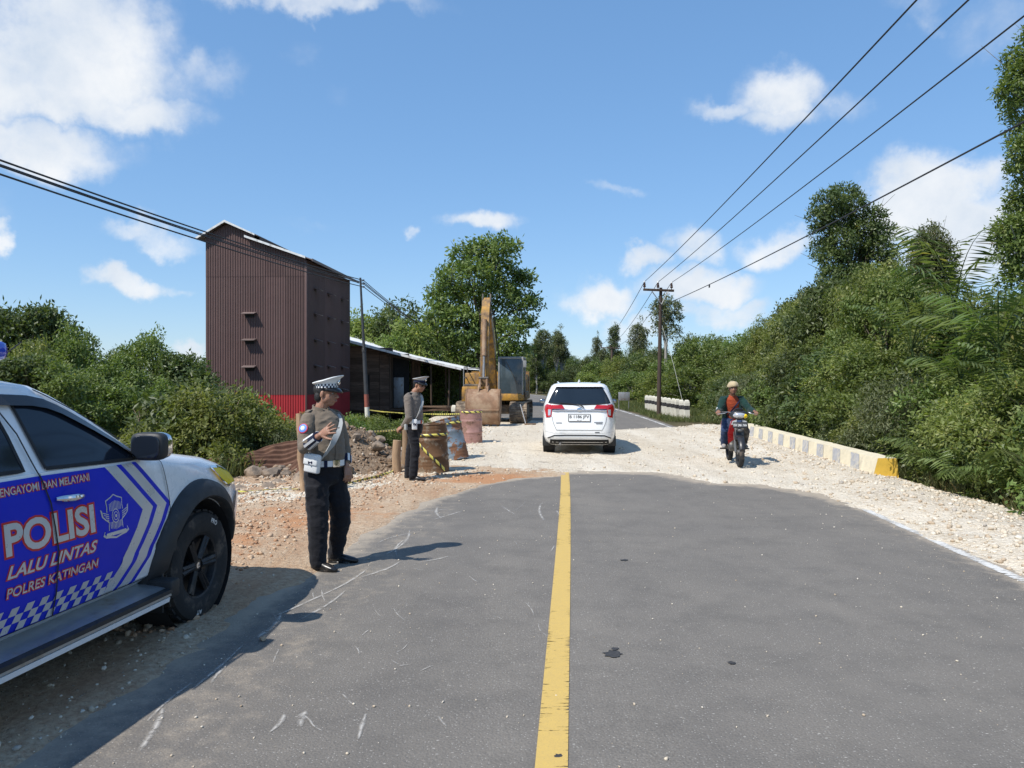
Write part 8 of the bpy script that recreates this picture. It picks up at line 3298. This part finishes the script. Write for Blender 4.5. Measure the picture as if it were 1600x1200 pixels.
for k in range(15):
    u = rv.uniform(300, 470)
    d = rv.uniform(14.6, 16.5)
    x = (u - 800) / 1200 * d
    p = rv.choice([shrub_a, shrub_b, shrub_c, shrub_d])
    v = float(np.interp(u, [300, 335, 352, 372, 400, 470], [605, 594, 606, 640, 656, 664])) + rv.uniform(0, 30)
    put(p, x, d, max(.8, top_h(x, d, v)), 'tangled shrub growing behind the rubble below the maroon tower' if p is not shrub_b else 'pale tangled shrub growing behind the rubble below the maroon tower', 'shrub', 'shrubs behind the rubble')
for k in range(16):
    u = rv.uniform(405, 660)
    d = rv.uniform(21, 27.5)
    x = (u - 800) / 1200 * d
    p = rv.choice([shrub_a, shrub_b, shrub_a])
    v = rv.uniform(642, 664)
    put(p, x, d, max(.8, top_h(x, d, v)), 'low green bush growing between the maroon tower and the spoil bank', 'bush', 'low bushes before the tower', wide=1.1)
# ---- trees behind the shed
for k, (u, v, d, p) in enumerate(((566, 488, 48, far_c), (600, 492, 52, far_b), (632, 474, 47, far_b), (655, 500, 44, far_c), (680, 485, 50, far_b), (590, 530, 44, far_c), (615, 520, 43, far_a), (645, 530, 45, far_a), (700, 545, 52, far_a), (530, 500, 55, far_a), (575, 512, 60, far_b), (672, 560, 43, far_c), (705, 575, 42, far_a))):
    x = (u - 800) / 1200 * d
    put(p, x, d, top_h(x, d, v), 'leafy tree standing behind the white roofed shed' if p is far_a else ('dark leafy tree standing behind the white roofed shed' if p is far_b else 'yellow green tree standing behind the white roofed shed'), 'tree', 'trees behind the shed', seed=k, wide=1.0)
for k, (u, v, d) in enumerate(((300, 572, 62), (318, 562, 60), (255, 560, 64), (200, 545, 60), (120, 540, 60), (40, 530, 60), (-60, 520, 60))):
    x = (u - 800) / 1200 * d
    put(rv.choice([far_a, far_b]), x, d, top_h(x, d, v), 'tree far beyond the left hedge', 'tree', 'distant trees beyond the hedge', seed=k)
# ---- forest along the bend
fu = [560, 700, 800, 830, 862, 880, 905, 930, 960, 985, 1010, 1040, 1060, 1100, 1130, 1200]
fv = [560, 555, 552, 532, 535, 552, 558, 552, 548, 535, 528, 540, 530, 505, 520, 500]
fl = {id(far_a): 'mid green forest tree lining the far bend of the road', id(far_b): 'dark green forest tree lining the far bend of the road', id(far_c): 'yellow green forest tree lining the far bend of the road'}
for row, (off, hs) in enumerate(((5.2, .62), (8.0, .9), (12.5, 1.0), (18.0, 1.0))):
    yy = 35.0 + row
    while yy < 150:
        xx = float(cubic(yy)) + 4 + off + rv.uniform(-.9, .9) + (1.6 if yy < 45 else 0)
        u = 800 + 1200 * xx / yy
        if 790 < u < 1215:
            v = float(np.interp(u, fu, fv)) + rv.uniform(-5, 14)
            h = max(2.0, top_h(xx, yy, v)) * hs * rv.uniform(.88, 1.0)
            p = rv.choice([far_a, far_c, far_a, far_b] if row < 2 else [far_a, far_b, far_a])
            put(p, xx, yy, min(h, 11), fl[id(p)], 'tree', 'forest trees along the bend', wide=min(1.8, max(.85, 5.2 / h)), sink=.3)
        yy += rv.uniform(2.2, 3.4) * (1 + yy / 90)
for k in range(26):
    d = rv.uniform(108, 150)
    u = rv.uniform(690, 960)
    x = (u - 800) / 1200 * d
    v = float(np.interp(u, fu, fv)) + rv.uniform(0, 16)
    p = rv.choice([far_a, far_b])
    put(p, x, d, max(4, top_h(x, d, v)), fl[id(p)], 'tree', 'forest trees along the bend', wide=1.25, seed=k)
for k, (u, v, d, p, w) in enumerate(((850, 510, 92, slim, 1.0), (869, 512, 95, slim, .8), (880, 520, 96, slim, 1.0), (929, 522, 110, slim, .55), (957, 502, 92, slim2, .9), (1004, 500, 84, slim, .8), (942, 540, 105, slim, .7), (838, 530, 90, slim2, 1.0))):
    x = (u - 800) / 1200 * d
    put(p, x, d, top_h(x, d, v), 'slim forest tree with bare lower trunk standing above the far bend', 'tree', 'slim trees above the far bend', seed=k, wide=w)


# ---- grass and weeds
def grass_field(name, spots, seed, label, h0=.12, h1=.38, blades=7, w=.012):
    rs = np.random.RandomState(seed)
    S = np.array(spots)
    n = len(S)
    z = terrain(S[:, 0], S[:, 1])
    base = np.stack([S[:, 0], S[:, 1], z], -1)
    B = np.repeat(base, blades, 0) + rs.normal(size=(n * blades, 3)) * [.07, .07, 0]
    k = len(B)
    D = unit(rs.normal(size=(k, 3)) * [.45, .45, .1] + [0, 0, 1])
    N = unit(rs.normal(size=(k, 3)) + [0, -.6, .1])
    V, F, A = leaf_arrays(B, D, N, rs.uniform(h0, h1, k), np.full(k, w), rs.rand(k))
    return tag(link_mesh(name, np_mesh(name, V, F.ravel(), 3, {'rnd': A}), M('grass')), label, 'grass', kind='stuff')


rs_ = np.random.RandomState(12)
sp = []
for _ in range(9000):
    yy = 24 + 46 * rs_.rand()**1.5
    tt = rs_.uniform(4.3, 9.5)
    xx = float(cubic(yy)) + tt
    if 31.5 < yy < 42.5 and 4.9 < tt < 6.6:
        continue
    if yy < 30 and tt < 6.2 + (30 - yy) * .1:
        continue
    sp.append((xx, yy))
grass_field('verge_grass', sp, 1, 'rough green grass on the verge round the guard posts', .10, .32, 6, .022)
sp = []
for _ in range(7000):
    yy = 5 + 22 * rs_.rand()
    xx = float(cubic(yy)) + 5.9 + 2.4 * rs_.rand()
    sp.append((xx, yy))
grass_field('verge_weeds', sp, 2, 'weeds and grass growing behind the concrete barrier', .10, .36, 6, .016)
sp = []
for _ in range(9000):
    yy = 10 + 24 * rs_.rand()
    xx = float(cubic(yy)) + float(np.interp(yy, [10, 13, 16, 24, 34], [-7.0, -5.6, -5.4, -4.6, -6])) - 6 * rs_.rand()**1.5
    sp.append((xx, yy))
grass_field('bank_weeds', sp, 3, 'weeds growing down the left bank below the road', .12, .45, 6, .018)
sp = []
for _ in range(5000):
    yy = 36 + 60 * rs_.rand()
    xx = float(cubic(yy)) - 4.4 - 9 * rs_.rand()
    sp.append((xx, yy))
grass_field('far_verge_grass', sp, 4, 'grass along the inner side of the far bend', .2, .6, 6, .04)

for p in PROTO:                       # the prototypes themselves stand nowhere
    for ch in list(p.children):
        bpy.data.objects.remove(ch)
    bpy.data.objects.remove(p)
